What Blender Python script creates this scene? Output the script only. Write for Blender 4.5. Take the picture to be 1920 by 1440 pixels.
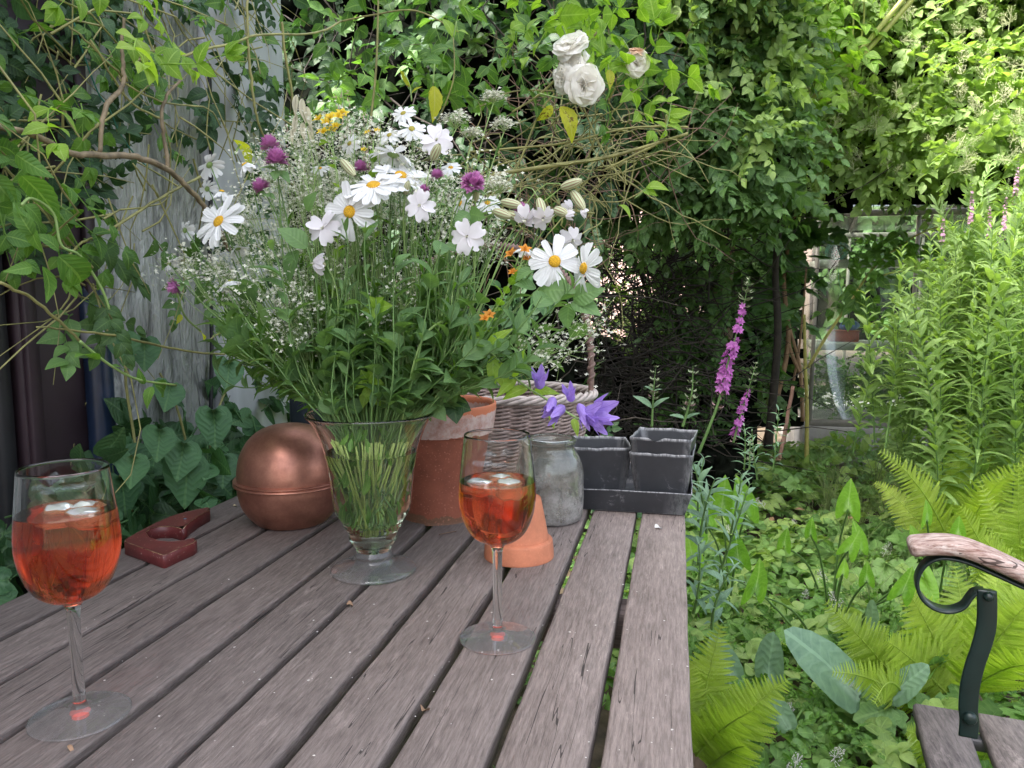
import bpy, math, random
import numpy as np
from math import radians, sin, cos, pi, tau, atan2, sqrt

for o in list(bpy.data.objects): bpy.data.objects.remove(o)
SC = bpy.context.scene
# ------------------------------------------------------------------ camera
F = 1450.0                      # focal length in photo pixels (photo 1920 x 1440)
CAM = np.array([0.0, 0.0, 1.07])
PITCH, YAW = radians(6.7), radians(11.9)
cam_d = bpy.data.cameras.new('camera')
cam = bpy.data.objects.new('camera', cam_d); SC.collection.objects.link(cam)
cam.location = CAM; cam.rotation_euler = (radians(90) - PITCH, 0, YAW)
cam_d.sensor_width = 36; cam_d.lens = 36 * F / 1920; cam_d.clip_start = .02; cam_d.clip_end = 400
SC.camera = cam
# ------------------------------------------------------------------ sky, sun, exposure
SUN_EL, SUN_AZ = radians(54), radians(232)      # azimuth clockwise from +Y
w = bpy.data.worlds.new('World'); SC.world = w; w.use_nodes = True
nt = w.node_tree; bg = nt.nodes['Background']
sky = nt.nodes.new('ShaderNodeTexSky'); sky.sky_type = 'NISHITA'; sky.sun_disc = False
sky.sun_elevation = SUN_EL; sky.sun_rotation = SUN_AZ
sky.air_density = 1.0; sky.dust_density = 6.0; sky.ozone_density = 1.0
hs = nt.nodes.new('ShaderNodeHueSaturation'); hs.inputs['Saturation'].default_value = .5     # thin high cloud
nt.links.new(sky.outputs[0], hs.inputs['Color']); nt.links.new(hs.outputs[0], bg.inputs[0]); bg.inputs[1].default_value = 0.15
sd = bpy.data.lights.new('sun', 'SUN'); so = bpy.data.objects.new('sun', sd); SC.collection.objects.link(so)
sd.energy = 2.6; sd.angle = radians(9); sd.color = (1, .95, .86)
so.rotation_euler = (radians(90) - SUN_EL, 0, -SUN_AZ + pi)   # light travels from the azimuth down
so.location = (3, 3, 6)
SC.view_settings.view_transform = 'Standard'; SC.view_settings.look = 'None'
SC.view_settings.exposure = 2.5; SC.view_settings.gamma = 1
cy = SC.cycles
cy.max_bounces = 12; cy.diffuse_bounces = 4; cy.glossy_bounces = 5; cy.transmission_bounces = 12
cy.transparent_max_bounces = 16; cy.use_denoising = True
cy.sample_clamp_indirect = 6
cy.blur_glossy = 0.05

# ------------------------------------------------------------------ photo pixel -> world point
def cam_axes():
    f = np.array([-sin(YAW) * cos(PITCH), cos(YAW) * cos(PITCH), -sin(PITCH)])
    r = np.array([cos(YAW), sin(YAW), 0.0])
    return r, np.cross(r, f), f
CR, CU, CF = cam_axes()
def ray(px, py):
    px = np.asarray(px, float); py = np.asarray(py, float)
    return ((px - 960) / F)[..., None] * CR + ((720 - py) / F)[..., None] * CU + CF
def PY(px, py, Y):
    d = ray(px, py); return CAM + d * (np.asarray(Y) / d[..., 1])[..., None]
def PZ(px, py, z):
    d = ray(px, py); return CAM + d * ((np.asarray(z) - CAM[2]) / d[..., 2])[..., None]
def PX(px, py, X):
    d = ray(px, py); return CAM + d * (np.asarray(X) / d[..., 0])[..., None]
def PXPL(px, py, p0, n):
    d = ray(px, py); p0 = np.asarray(p0); n = np.asarray(n)
    return CAM + d * ((p0 - CAM) @ n / (d @ n))[..., None]

TZ = 0.72
COL = SC.collection
# ------------------------------------------------------------------ object helpers
def tag(o, label=None, cat=None, group=None, kind=None):
    if label: o['label'] = label
    if cat: o['category'] = cat
    if group: o['group'] = group
    if kind: o['kind'] = kind
    return o
def thing(name, label, cat, loc=(0, 0, 0), rz=0, group=None):
    o = bpy.data.objects.new(name, None); COL.objects.link(o)
    o.location = [float(v) for v in loc]; o.rotation_euler = (0, 0, rz); o.empty_display_size = .02
    return tag(o, label, cat, group)

def nrm(v): 
    v = np.asarray(v, float); return v / np.maximum(np.linalg.norm(v, axis=-1, keepdims=True), 1e-9)

class MB:
    def __init__(s): s.V = []; s.F = {3: [], 4: []}; s.L = []; s.n = 0
    def add(s, V, Fs, L=None):
        V = np.asarray(V, float).reshape(-1, 3)
        for f in Fs:
            f = np.asarray(f, int)
            if len(f): s.F[f.shape[1]].append(f + s.n)
        s.V.append(V); s.L.append(np.zeros_like(V) if L is None else np.broadcast_to(np.asarray(L, float), V.shape)); s.n += len(V)
        return s
    def build(s, name, mat, parent=None, smooth=True, origin=None):
        me = bpy.data.meshes.new(name)
        V = np.concatenate(s.V) if s.V else np.zeros((0, 3)); L = np.concatenate(s.L) if s.L else V
        if parent is not None:   # parts are modelled in world space, parents carry loc and rz
            loc = np.array(parent_origin(parent)); rz = parent_rz(parent)
            V = V - loc
            if rz: c, q = cos(-rz), sin(-rz); V = np.stack([V[:, 0] * c - V[:, 1] * q, V[:, 0] * q + V[:, 1] * c, V[:, 2]], 1)
        elif origin is not None: V = V - np.asarray(origin)
        fs = [(k, np.concatenate(s.F[k])) for k in (3, 4) if s.F[k]]
        nl = sum(f.size for _, f in fs); npo = sum(len(f) for _, f in fs)
        me.vertices.add(len(V)); me.loops.add(nl); me.polygons.add(npo)
        me.vertices.foreach_set('co', V.astype(np.float32).ravel())
        me.loops.foreach_set('vertex_index', np.concatenate([f.ravel() for _, f in fs]).astype(np.int32))
        st = []; c = 0
        for k, f in fs: st.append(c + np.arange(len(f)) * k); c += f.size
        me.polygons.foreach_set('loop_start', np.concatenate(st).astype(np.int32))
        if smooth: me.polygons.foreach_set('use_smooth', np.ones(npo, bool))
        a = me.attributes.new('lc', 'FLOAT_VECTOR', 'POINT'); a.data.foreach_set('vector', L.astype(np.float32).ravel())
        me.update(calc_edges=True); me.validate()
        if mat: me.materials.append(mat)
        o = bpy.data.objects.new(name, me); COL.objects.link(o)
        if parent is not None: o.parent = parent
        elif origin is not None: o.location = [float(v) for v in origin]
        return o
def parent_origin(p):
    l = np.array(p.location)
    return l + parent_origin(p.parent) if p.parent else l
def parent_rz(p):
    return p.rotation_euler[2] + (parent_rz(p.parent) if p.parent else 0)

def frames(P):
    P = np.asarray(P, float); T = np.gradient(P, axis=0); T = nrm(T)
    a = np.array([0, 0, 1.0]) if abs(T[0, 2]) < .9 else np.array([1.0, 0, 0])
    N = [nrm(np.cross(T[0], a))]
    for i in range(1, len(P)):
        v = N[-1] - T[i] * (N[-1] @ T[i]); N.append(nrm(v))
    N = np.array(N); return T, N, np.cross(T, N)
def tube(mb, P, r, n=6, L=(0, 0, .5), flat=None, cap=True):
    """round (or flattened: flat=(a,b) scale) bar along P"""
    P = np.asarray(P, float); m = len(P); r = np.broadcast_to(np.asarray(r, float), (m,))
    T, N, B = frames(P); th = np.arange(n) * tau / n
    fa, fb = flat or (1, 1)
    V = P[:, None] + r[:, None, None] * (np.cos(th)[None, :, None] * N[:, None] * fa + np.sin(th)[None, :, None] * B[:, None] * fb)
    i = np.arange(m - 1)[:, None] * n; j = np.arange(n)[None]; k = (j + 1) % n
    Q = np.stack([i + j, i + k, i + n + k, i + n + j], -1).reshape(-1, 4)
    V = V.reshape(-1, 3); Fs = [Q]
    if cap:
        V = np.vstack([V, P[0], P[-1]]); j = np.arange(n); k = (j + 1) % n
        Fs.append(np.stack([k, j, np.full(n, m * n)], 1)); Fs.append(np.stack([(m - 1) * n + j, (m - 1) * n + k, np.full(n, m * n + 1)], 1))
    mb.add(V, Fs, L); return mb
def lathe(mb, prof, c, n=48, L=(0, 0, .5), mod=None, closed=False):
    """prof: list of (r, z); revolves about the vertical through c"""
    prof = np.asarray(prof, float); m = len(prof); th = np.arange(n) * tau / n
    R = prof[:, 0][:, None] * np.ones(n)
    if mod is not None: R = R * mod(prof[:, 1][:, None], th[None])
    V = np.stack([R * np.cos(th), R * np.sin(th), prof[:, 1][:, None] * np.ones(n)], -1) + np.asarray(c)
    i = np.arange(m - 1 + (1 if closed else 0))[:, None]; i2 = ((i + 1) % m) * n; i = i * n; j = np.arange(n)[None]; k = (j + 1) % n
    Q = np.stack([i + j, i + k, i2 + k, i2 + j], -1).reshape(-1, 4)
    mb.add(V.reshape(-1, 3), [Q], L); return mb
def smooth_prof(P, per=5):
    """Catmull-Rom through the profile points"""
    P = np.asarray(P, float); out = []
    for i in range(len(P) - 1):
        p0 = P[max(i - 1, 0)]; p1 = P[i]; p2 = P[i + 1]; p3 = P[min(i + 2, len(P) - 1)]
        for t in np.arange(per) / per:
            out.append(.5 * (2 * p1 + (p2 - p0) * t + (2 * p0 - 5 * p1 + 4 * p2 - p3) * t * t + (3 * p1 - 3 * p2 + p3 - p0) * t ** 3))
    out.append(P[-1]); return np.array(out)
def box(mb, c, s, R=None, bev=0.0, L=(0, 0, .5)):
    """box with chamfered edges; c centre, s size, R 3x3"""
    h = np.asarray(s, float) / 2; b = min(bev, h.min() * .9)
    if b <= 0:
        V = np.array([[x, y, z] for x in (-1, 1) for y in (-1, 1) for z in (-1, 1)]) * h
        Q = [[0, 1, 3, 2], [4, 6, 7, 5], [0, 4, 5, 1], [2, 3, 7, 6], [0, 2, 6, 4], [1, 5, 7, 3]]; Fs = [Q]
    else:
        V = []; idx = {}
        for a in (-1, 1):
            for e in (-1, 1):
                for g in (-1, 1):
                    sg = np.array([a, e, g])
                    for ax in range(3):
                        q = sg * (h - b); q[ax] = sg[ax] * h[ax]; idx[(a, e, g, ax)] = len(V); V.append(q)
        V = np.array(V); Q = []; T3 = []
        for ax in range(3):
            u, v = [k for k in range(3) if k != ax]
            for sgn in (-1, 1):
                f = []
                for (p, q) in ((-1, -1), (1, -1), (1, 1), (-1, 1)):
                    k = [0, 0, 0]; k[ax] = sgn; k[u] = p; k[v] = q; f.append(idx[(*k, ax)])
                Q.append(f)
            for p in (-1, 1):
                for q in (-1, 1):   # edge along ax
                    k0 = [0, 0, 0]; k0[ax] = -1; k0[u] = p; k0[v] = q; k1 = list(k0); k1[ax] = 1
                    Q.append([idx[(*k0, u)], idx[(*k1, u)], idx[(*k1, v)], idx[(*k0, v)]])
        for a in (-1, 1):
            for e in (-1, 1):
                for g in (-1, 1): T3.append([idx[(a, e, g, 0)], idx[(a, e, g, 1)], idx[(a, e, g, 2)]])
        Q = [orient(V, f) for f in Q]; T3 = [orient(V, f) for f in T3]; Fs = [Q, T3]
    if R is not None: V = V @ np.asarray(R).T
    mb.add(V + np.asarray(c), Fs, L); return mb
def orient(V, f):
    a, b, c = V[f[0]], V[f[1]], V[f[2]]
    return f if np.cross(b - a, c - a) @ (V[f].mean(0)) > 0 else f[::-1]
def rotz(a): return np.array([[cos(a), -sin(a), 0], [sin(a), cos(a), 0], [0, 0, 1.0]])
def grid(mb, G, L=None, flip=False):
    G = np.asarray(G, float); a, b = G.shape[:2]; i = np.arange(a - 1)[:, None] * b; j = np.arange(b - 1)[None]
    Q = np.stack([i + j, i + j + 1, i + b + j + 1, i + b + j], -1).reshape(-1, 4)
    if flip: Q = Q[:, ::-1]
    mb.add(G.reshape(-1, 3), [Q], L); return mb

# ------------------------------------------------------------------ leaf templates: (V, [faces], L);  +Y from the stalk to the tip, +Z the upper side
def W(kind, t):
    t = np.asarray(t, float)
    if kind == 'ovate': return .33 * np.sin(pi * t ** .72) ** .9 * (1 - .15 * t)
    if kind == 'lance': return .14 * np.sin(pi * t ** .75) ** .85
    if kind == 'narrow': return .075 * np.sin(pi * t ** .7) ** .8
    if kind == 'round': return .44 * np.sin(pi * t ** .85) ** .6
    if kind == 'petal': return .14 * (np.sin(pi * np.clip(t * .93 + .05, 0, 1) ** 1.25) ** .55)
    return .3 * np.sin(pi * t)
def leaf(kind='ovate', n=5, fold=.28, droop=.25, twist=0., serr=0.):
    t = np.linspace(0, 1, n + 1); wd = W(kind, np.clip(t, .015, .985)); 
    if serr: wd = wd * (1 + serr * ((np.arange(n + 1) % 2) - .5))
    y = t * (1 - .25 * droop * t); z = -droop * t ** 1.8 * .6 + .06 * np.sin(pi * t)
    V = []; L = []
    for k in range(n + 1):
        for sx in (-1, 0, 1):
            V.append([sx * wd[k], y[k], z[k] + fold * wd[k] * abs(sx) + twist * sx * wd[k] * t[k]]); L.append([abs(sx), t[k], 0])
    Q = []
    for k in range(n):
        a = 3 * k; Q += [[a, a + 1, a + 4, a + 3], [a + 1, a + 2, a + 5, a + 4]]
    return np.array(V), [np.array(Q)], np.array(L)
def outline_leaf(out, lobes, droop=.15, cup=.1):
    """fan leaf from an outline (n,2), stalk at the origin; lobes = angles of the main veins"""
    out = np.asarray(out, float); n = len(out); c = np.array([0, .06])
    V = [[0, 0.02, 0]]; L = [[0, 0, 0]]
    for s_ in (.5, 1.):
        for k in range(n):
            p = c + (out[k] - c) * s_; r = np.linalg.norm(out[k]) * s_
            a = atan2(p[0], p[1]); dv = min(abs(a - q) for q in lobes)
            V.append([p[0], p[1], -droop * (p[1] ** 2 + .7 * p[0] ** 2) + cup * min(dv * 2, 1) * r * .35]); L.append([min(1, abs(sin(min(dv, 1.2))) * 2.2), r, 0])
    T = [[0, 1 + (k + 1) % n, 1 + k] for k in range(n)]
    Q = [[1 + k, 1 + (k + 1) % n, 1 + n + (k + 1) % n, 1 + n + k] for k in range(n)]
    return np.array(V), [np.array(T), np.array(Q)], np.array(L)
def sym(pts):   # half outline (x>0, from the stalk notch to the tip) mirrored
    pts = list(pts); return pts + [(-x, y) for x, y in pts[::-1] if x > 1e-6]
HEART = outline_leaf(sym([(0.02, .03), (.16, -.09), (.33, -.05), (.44, .12), (.45, .32), (.36, .54), (.2, .76), (.07, .93), (0, 1.0)])[::-1], [0, .7, -.7, 1.5, -1.5])
IVY = outline_leaf(sym([(0.02, .0), (.2, -.1), (.38, .0), (.5, .14), (.36, .3), (.32, .42), (.3, .56), (.12, .7), (0, .95)])[::-1], [0, .95, -.95])
GRAPE = outline_leaf(sym([(.02, .0), (.14, -.16), (.3, -.2), (.36, -.08), (.5, -.06), (.44, .1), (.34, .16), (.52, .26), (.62, .42), (.48, .46), (.44, .56), (.26, .52), (.26, .68), (.16, .76), (.12, .9), (0, 1.0)])[::-1], [0, .9, -.9, 1.9, -1.9])
ARROW = outline_leaf(sym([(.01, .04), (.08, -.12), (.2, -.3), (.3, -.36), (.34, -.2), (.33, .05), (.3, .3), (.22, .55), (.1, .8), (0, .95)])[::-1], [0, 2.8, -2.8], .2, .15)
OV = [leaf('ovate', 6, .25, d, tw) for d, tw in ((.1, 0), (.35, .3), (.6, -.3))]
OVC = [leaf('ovate', 10, .22, d, tw, .16) for d, tw in ((.12, .1), (.4, .35), (.65, -.35))]
LA = [leaf('lance', 5, .3, d, tw) for d, tw in ((.1, .2), (.35, -.3), (.7, .3))]
NA = [leaf('narrow', 5, .3, d, 0) for d in (.1, .4, .8)]
RO = [leaf('round', 5, .2, d, 0) for d in (.1, .4)]

def inst(mb, T, pos, yd, nd, size, rnd=None, wx=None, rng=np.random):
    V, Fs, L = T; pos = np.asarray(pos, float).reshape(-1, 3); n = len(pos)
    if n == 0: return mb
    yd = nrm(np.broadcast_to(yd, pos.shape)); nd = np.broadcast_to(nd, pos.shape)
    x = nrm(np.cross(yd, nd)); z = np.cross(x, yd)
    s = np.broadcast_to(np.asarray(size, float), (n,))[:, None, None]
    X = V[None, :, 0, None] * (1 if wx is None else np.asarray(wx).reshape(-1, 1, 1))
    P = pos[:, None] + s * (X * x[:, None] + V[None, :, 1, None] * yd[:, None] + V[None, :, 2, None] * z[:, None])
    m = len(V); LL = np.broadcast_to(L, (n, m, 3)).copy()
    if rnd is None: rnd = rng.rand(n)
    LL[:, :, 2] = np.clip(LL[:, :, 2] * .5 + np.asarray(rnd)[:, None], 0, 1.5)
    off = np.arange(n)[:, None, None] * m
    mb.add(P.reshape(-1, 3), [(f[None] + off).reshape(-1, f.shape[1]) for f in Fs], LL.reshape(-1, 3)); return mb
def merge(parts):
    mb = MB()
    for V, Fs, L in parts: mb.add(V, Fs, L)
    return tmpl(mb)
def tmpl(mb):
    return np.concatenate(mb.V), [np.concatenate(f) for k, f in mb.F.items() if f], np.concatenate(mb.L)
def sprig(seed, leaves, n=9, length=1., lsize=.34, wob=.12, pairs=False, r=.008, up=.35, spread=1.0, tip=True):
    """a leafy twig growing along +Y, droops to -Z"""
    g = np.random.RandomState(seed); mb = MB(); t = np.linspace(0, 1, 7)
    ph = g.rand() * 6; P = np.stack([wob * np.sin(t * 3 + ph) - wob * sin(ph), t * length, -.18 * t ** 2 * length + .03 * np.sin(t * 9)], 1)
    tube(mb, P, r * (1.25 - t), 4, (0, 0, .25), cap=False)
    for i in range(n):
        ti = .12 + .85 * i / max(1, n - 1); p = np.array([np.interp(ti, t, P[:, k]) for k in range(3)])
        for sd_ in ((-1, 1) if pairs else ((-1) ** i,)):
            a = spread * (1.1 - .55 * ti) * (.7 + .6 * g.rand()); yd = np.array([sd_ * sin(a), cos(a), .15 * g.randn() - .15])
            nd = np.array([g.randn() * up, g.randn() * up, 1.0]); s_ = lsize * (.65 + .5 * g.rand()) * (1.1 - .4 * ti)
            inst(mb, leaves[g.randint(len(leaves))], [p], yd, nd, s_, rnd=[(g.rand() - .5) * .5])
    if tip: inst(mb, leaves[0], [P[-1]], P[-1] - P[-2], [0, .2, 1], lsize * .7, rnd=[.3])
    return tmpl(mb)
def inside(poly, x, y):
    poly = np.asarray(poly, float); r = np.zeros(x.shape, bool); j = len(poly) - 1
    for i in range(len(poly)):
        xi, yi = poly[i]; xj, yj = poly[j]
        with np.errstate(divide='ignore', invalid='ignore'):
            c = ((yi > y) != (yj > y)) & (x < (xj - xi) * (y - yi) / (yj - yi + 1e-12) + xi)
        r ^= c; j = i
    return r
def pick(g, poly, n):
    poly = np.asarray(poly, float); lo, hi = poly.min(0), poly.max(0); X = []; c = 0
    while c < n:
        q = lo + g.rand(n * 2 + 8, 2) * (hi - lo); q = q[inside(poly, q[:, 0], q[:, 1])]; X.append(q); c += len(q)
    return np.concatenate(X)[:n]
def lump(x, y, s=1., seed=0):
    """smooth pseudo noise, about -1..1"""
    a = 0
    for k in range(5):
        q = seed * 7.3 + k * 2.1; f = s * (1 + k * .8)
        a = a + np.sin(x * f * (1 + .3 * sin(q)) + q) * np.sin(y * f * (1.1 + .3 * cos(q)) + q * 1.7) / (1 + k * .5)
    return a / 2.

# ------------------------------------------------------------------ materials
def mat(name):
    m = bpy.data.materials.new(name); m.use_nodes = True; nt = m.node_tree
    return m, nt, nt.nodes['Principled BSDF'], nt.nodes['Material Output']
def N(nt, t, **kw):
    n = nt.nodes.new(t)
    for k, v in kw.items():
        if k.startswith('i_'):
            key = k[2:]; key = int(key) if key.isdigit() else key
            n.inputs[key].default_value = v
        else: setattr(n, k, v)
    return n
def ramp(nt, fac, stops):
    r = nt.nodes.new('ShaderNodeValToRGB'); e = r.color_ramp.elements
    while len(e) < len(stops): e.new(.5)
    for q, (p, c) in zip(e, stops): q.position = p; q.color = (*c, 1) if len(c) == 3 else c
    nt.links.new(fac, r.inputs[0]); return r.outputs[0]
def math_(nt, op, a, b=None, c=None, clamp=False):
    n = nt.nodes.new('ShaderNodeMath'); n.operation = op; n.use_clamp = clamp
    for i, v in enumerate((a, b, c)):
        if v is None: continue
        if isinstance(v, (int, float)): n.inputs[i].default_value = v
        else: nt.links.new(v, n.inputs[i])
    return n.outputs[0]
def mixc(nt, f, a, b, mode='MIX'):
    n = nt.nodes.new('ShaderNodeMix'); n.data_type = 'RGBA'; n.blend_type = mode
    for s_, v in ((n.inputs[0], f), (n.inputs[6], a), (n.inputs[7], b)):
        if isinstance(v, (int, float)): s_.default_value = v
        elif isinstance(v, tuple): s_.default_value = (*v, 1)
        else: nt.links.new(v, s_)
    return n.outputs[2]
def noise(nt, scale, detail=4, rough=.6, vec=None, sc=(1, 1, 1), dist=0):
    n = N(nt, 'ShaderNodeTexNoise'); n.inputs['Scale'].default_value = scale; n.inputs['Detail'].default_value = detail
    n.inputs['Roughness'].default_value = rough; n.inputs['Distortion'].default_value = dist
    if vec is None: vec = nt.nodes.new('ShaderNodeTexCoord').outputs['Object']
    mp = N(nt, 'ShaderNodeMapping'); mp.inputs['Scale'].default_value = sc; nt.links.new(vec, mp.inputs[0])
    nt.links.new(mp.outputs[0], n.inputs['Vector']); return n.outputs[0]
def bump(nt, h, b, strength=.3, dist=.01, prev=None):
    n = N(nt, 'ShaderNodeBump'); n.inputs['Strength'].default_value = strength; n.inputs['Distance'].default_value = dist
    nt.links.new(h, n.inputs['Height'])
    if prev is not None: nt.links.new(prev, n.inputs['Normal'])
    if b is not None: nt.links.new(n.outputs[0], b.inputs['Normal'])
    return n.outputs[0]
def leafmat(name, cols, vein=(.3, .45, .12), trans=.35, tcol=None, rough=.5, veinw=.08, spec=.38, spots=0, under=None):
    """cols: three base colours, dark to light, picked per leaf"""
    m, nt, b, out = mat(name); at = N(nt, 'ShaderNodeAttribute', attribute_name='lc')
    sp = N(nt, 'ShaderNodeSeparateXYZ'); nt.links.new(at.outputs['Vector'], sp.inputs[0])
    u, v, r = sp.outputs
    c = ramp(nt, r, [(0, cols[0]), (.5, cols[1]), (1, cols[2])])
    nz = noise(nt, 45, 3, .6); c = mixc(nt, .35, c, ramp(nt, nz, [(.3, tuple(.62 * k for k in cols[1])), (.7, tuple(1.25 * k for k in cols[2]))]), 'MIX')
    mid = math_(nt, 'LESS_THAN', u, veinw)
    sv = math_(nt, 'SINE', math_(nt, 'MULTIPLY', math_(nt, 'SUBTRACT', v, math_(nt, 'MULTIPLY', u, .22)), 50.))
    svm = math_(nt, 'MULTIPLY', math_(nt, 'GREATER_THAN', sv, .82), .35)
    vm = math_(nt, 'MULTIPLY', math_(nt, 'MAXIMUM', mid, svm), .6)
    c = mixc(nt, vm, c, vein)
    if spots:
        sn = math_(nt, 'ADD', noise(nt, 210, 5, .8), math_(nt, 'MULTIPLY', math_(nt, 'SUBTRACT', noise(nt, 40, 2, .5), .5), .7)); c = mixc(nt, math_(nt, 'MULTIPLY', math_(nt, 'GREATER_THAN', sn, .64), spots), c, (.12, .05, .015))
    nt.links.new(c, b.inputs['Base Color']); b.inputs['Roughness'].default_value = rough
    b.inputs['Specular IOR Level'].default_value = spec
    bump(nt, sv, b, .18, .002)
    tr = N(nt, 'ShaderNodeBsdfTranslucent'); 
    tc = mixc(nt, 1.0, c, tcol or (1.5, 1.6, .6), 'MULTIPLY'); nt.links.new(tc, tr.inputs[0])
    mx = N(nt, 'ShaderNodeMixShader'); mx.inputs[0].default_value = trans
    nt.links.new(b.outputs[0], mx.inputs[1]); nt.links.new(tr.outputs[0], mx.inputs[2]); nt.links.new(mx.outputs[0], out.inputs[0])
    return m
def plain(name, col, rough=.5, metal=0, var=.25, scale=30, bmp=.1, spec=.5, sc=(1, 1, 1), trans=0):
    m, nt, b, out = mat(name); nz = noise(nt, scale, 4, .6, sc=sc)
    c = ramp(nt, nz, [(.3, tuple(k * (1 - var) for k in col)), (.7, tuple(min(1, k * (1 + var)) for k in col))])
    nt.links.new(c, b.inputs['Base Color']); b.inputs['Roughness'].default_value = rough; b.inputs['Metallic'].default_value = metal
    b.inputs['Specular IOR Level'].default_value = spec
    if bmp: bump(nt, nz, b, bmp, .003)
    if trans:
        tr = N(nt, 'ShaderNodeBsdfTranslucent'); nt.links.new(c, tr.inputs[0]); mx = N(nt, 'ShaderNodeMixShader'); mx.inputs[0].default_value = trans
        nt.links.new(b.outputs[0], mx.inputs[1]); nt.links.new(tr.outputs[0], mx.inputs[2]); nt.links.new(mx.outputs[0], out.inputs[0])
    return m
def wood(name, cols, grain=(1, .06, 1), cracks=.8, scale=60, rough=.75, light=None):
    """weathered boards, grain along the axis with the small scale"""
    m, nt, b, out = mat(name); tc = nt.nodes.new('ShaderNodeTexCoord').outputs['Object']
    geo = N(nt, 'ShaderNodeAttribute', attribute_name='lc'); sp = N(nt, 'ShaderNodeSeparateXYZ'); nt.links.new(geo.outputs['Vector'], sp.inputs[0])
    off = N(nt, 'ShaderNodeVectorMath', operation='MULTIPLY_ADD'); nt.links.new(geo.outputs['Vector'], off.inputs[0]); off.inputs[1].default_value = (0, 0, 7.3)
    nt.links.new(tc, off.inputs[2]); vec = off.outputs[0]
    big = noise(nt, 9, 5, .75, vec, (1, .35, 1)); fine = noise(nt, scale * 5, 4, .75, vec, tuple(min(1, k * 1.4) for k in grain)); grn = noise(nt, scale, 6, .7, vec, grain, .6)
    c = ramp(nt, grn, [(.25, cols[0]), (.5, cols[1]), (.75, cols[2])])
    c = mixc(nt, math_(nt, 'MULTIPLY', ramp(nt, big, [(.42, (0, 0, 0)), (.68, (1, 1, 1))]), .55), c, light or tuple(min(1, k * 1.35) for k in cols[2]))
    blot = noise(nt, 38, 5, .75, vec, (1, .5, 1)); c = mixc(nt, math_(nt, 'MULTIPLY', ramp(nt, blot, [(.5, (0, 0, 0)), (.7, (1, 1, 1))]), .35), c, tuple(k * .6 for k in cols[0]))
    c = mixc(nt, .5, c, ramp(nt, fine, [(.34, tuple(k * .45 for k in cols[0])), (.66, tuple(k * 1.15 for k in cols[2]))]))
    fl = noise(nt, scale * 1.3, 5, .8, vec, (grain[0] * 1., grain[1] * 3, 1) if grain[1] < 1 else (grain[0] * 3, 1, 1), .3); flg = noise(nt, 11, 3, .6, vec, (1, .5, 1)); c = mixc(nt, math_(nt, 'MULTIPLY', math_(nt, 'MULTIPLY', ramp(nt, fl, [(.56, (0, 0, 0)), (.66, (1, 1, 1))]), ramp(nt, flg, [(.42, (0.1,) * 3), (.62, (1,) * 3)])), .42), c, tuple(min(1, k * 1.9) for k in cols[2]))
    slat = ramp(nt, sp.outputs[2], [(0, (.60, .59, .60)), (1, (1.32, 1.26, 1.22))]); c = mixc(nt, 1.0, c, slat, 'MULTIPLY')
    cr = noise(nt, scale * .9, 2, .5, vec, (1, grain[1] * .45, 1) if grain[1] < 1 else (grain[0] * .45, 1, 1), .35)
    crm = math_(nt, 'LESS_THAN', math_(nt, 'ABSOLUTE', math_(nt, 'SUBTRACT', cr, .5)), .0042)
    gate = math_(nt, 'GREATER_THAN', noise(nt, 7, 2, .5, vec, (1, .6, 1)), .52)
    crk = math_(nt, 'MULTIPLY', math_(nt, 'MULTIPLY', crm, gate), cracks)
    c = mixc(nt, crk, c, tuple(k * .12 for k in cols[0]))
    nt.links.new(c, b.inputs['Base Color']); b.inputs['Roughness'].default_value = rough; b.inputs['Specular IOR Level'].default_value = .35
    h = math_(nt, 'SUBTRACT', math_(nt, 'ADD', math_(nt, 'MULTIPLY', grn, .6), math_(nt, 'MULTIPLY', fine, .5)), math_(nt, 'MULTIPLY', crk, 1.2))
    bump(nt, h, b, .7, .0022); return m
def glassmat(name, col=(1, 1, 1), rough=0.0, ior=1.45):
    m, nt, b, out = mat(name); g = N(nt, 'ShaderNodeBsdfGlass'); g.inputs['Color'].default_value = (*col, 1); g.inputs['Roughness'].default_value = rough; g.inputs['IOR'].default_value = ior
    nt.links.new(g.outputs[0], out.inputs[0]); return m

M = {}
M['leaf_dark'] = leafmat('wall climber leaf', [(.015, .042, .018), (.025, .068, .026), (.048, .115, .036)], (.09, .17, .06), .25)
M['leaf_wall'] = leafmat('heart leaf', [(.03, .085, .04), (.045, .12, .05), (.07, .17, .06)], (.12, .24, .09), .25)
M['leaf_rose'] = leafmat('rose leaf', [(.045, .11, .03), (.075, .18, .035), (.15, .30, .04)], (.25, .4, .1), .4)
M['leaf_young'] = leafmat('young leaf', [(.12, .26, .03), (.2, .36, .04), (.32, .46, .06)], (.4, .55, .15), .5)
M['leaf_yellow'] = leafmat('yellowing leaf', [(.3, .36, .03), (.42, .45, .03), (.5, .48, .04)], (.5, .5, .15), .5, spots=.9)
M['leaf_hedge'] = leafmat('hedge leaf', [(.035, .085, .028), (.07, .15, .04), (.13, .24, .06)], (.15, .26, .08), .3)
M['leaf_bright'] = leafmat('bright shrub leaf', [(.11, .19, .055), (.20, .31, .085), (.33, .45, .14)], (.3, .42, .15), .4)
M['leaf_grape'] = leafmat('vine leaf', [(.05, .12, .04), (.08, .18, .055), (.12, .24, .075)], (.18, .3, .12), .35)
M['fern'] = leafmat('fern frond', [(.15, .25, .03), (.26, .37, .045), (.40, .50, .08)], (.4, .5, .12), .5, veinw=.14)
M['leaf_willow'] = leafmat('tall perennial leaf', [(.10, .18, .055), (.18, .29, .08), (.31, .43, .14)], (.3, .42, .18), .4)
M['leaf_ground'] = leafmat('ground cover leaf', [(.06, .14, .045), (.11, .23, .06), (.21, .35, .09)], (.22, .36, .12), .35)
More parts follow.
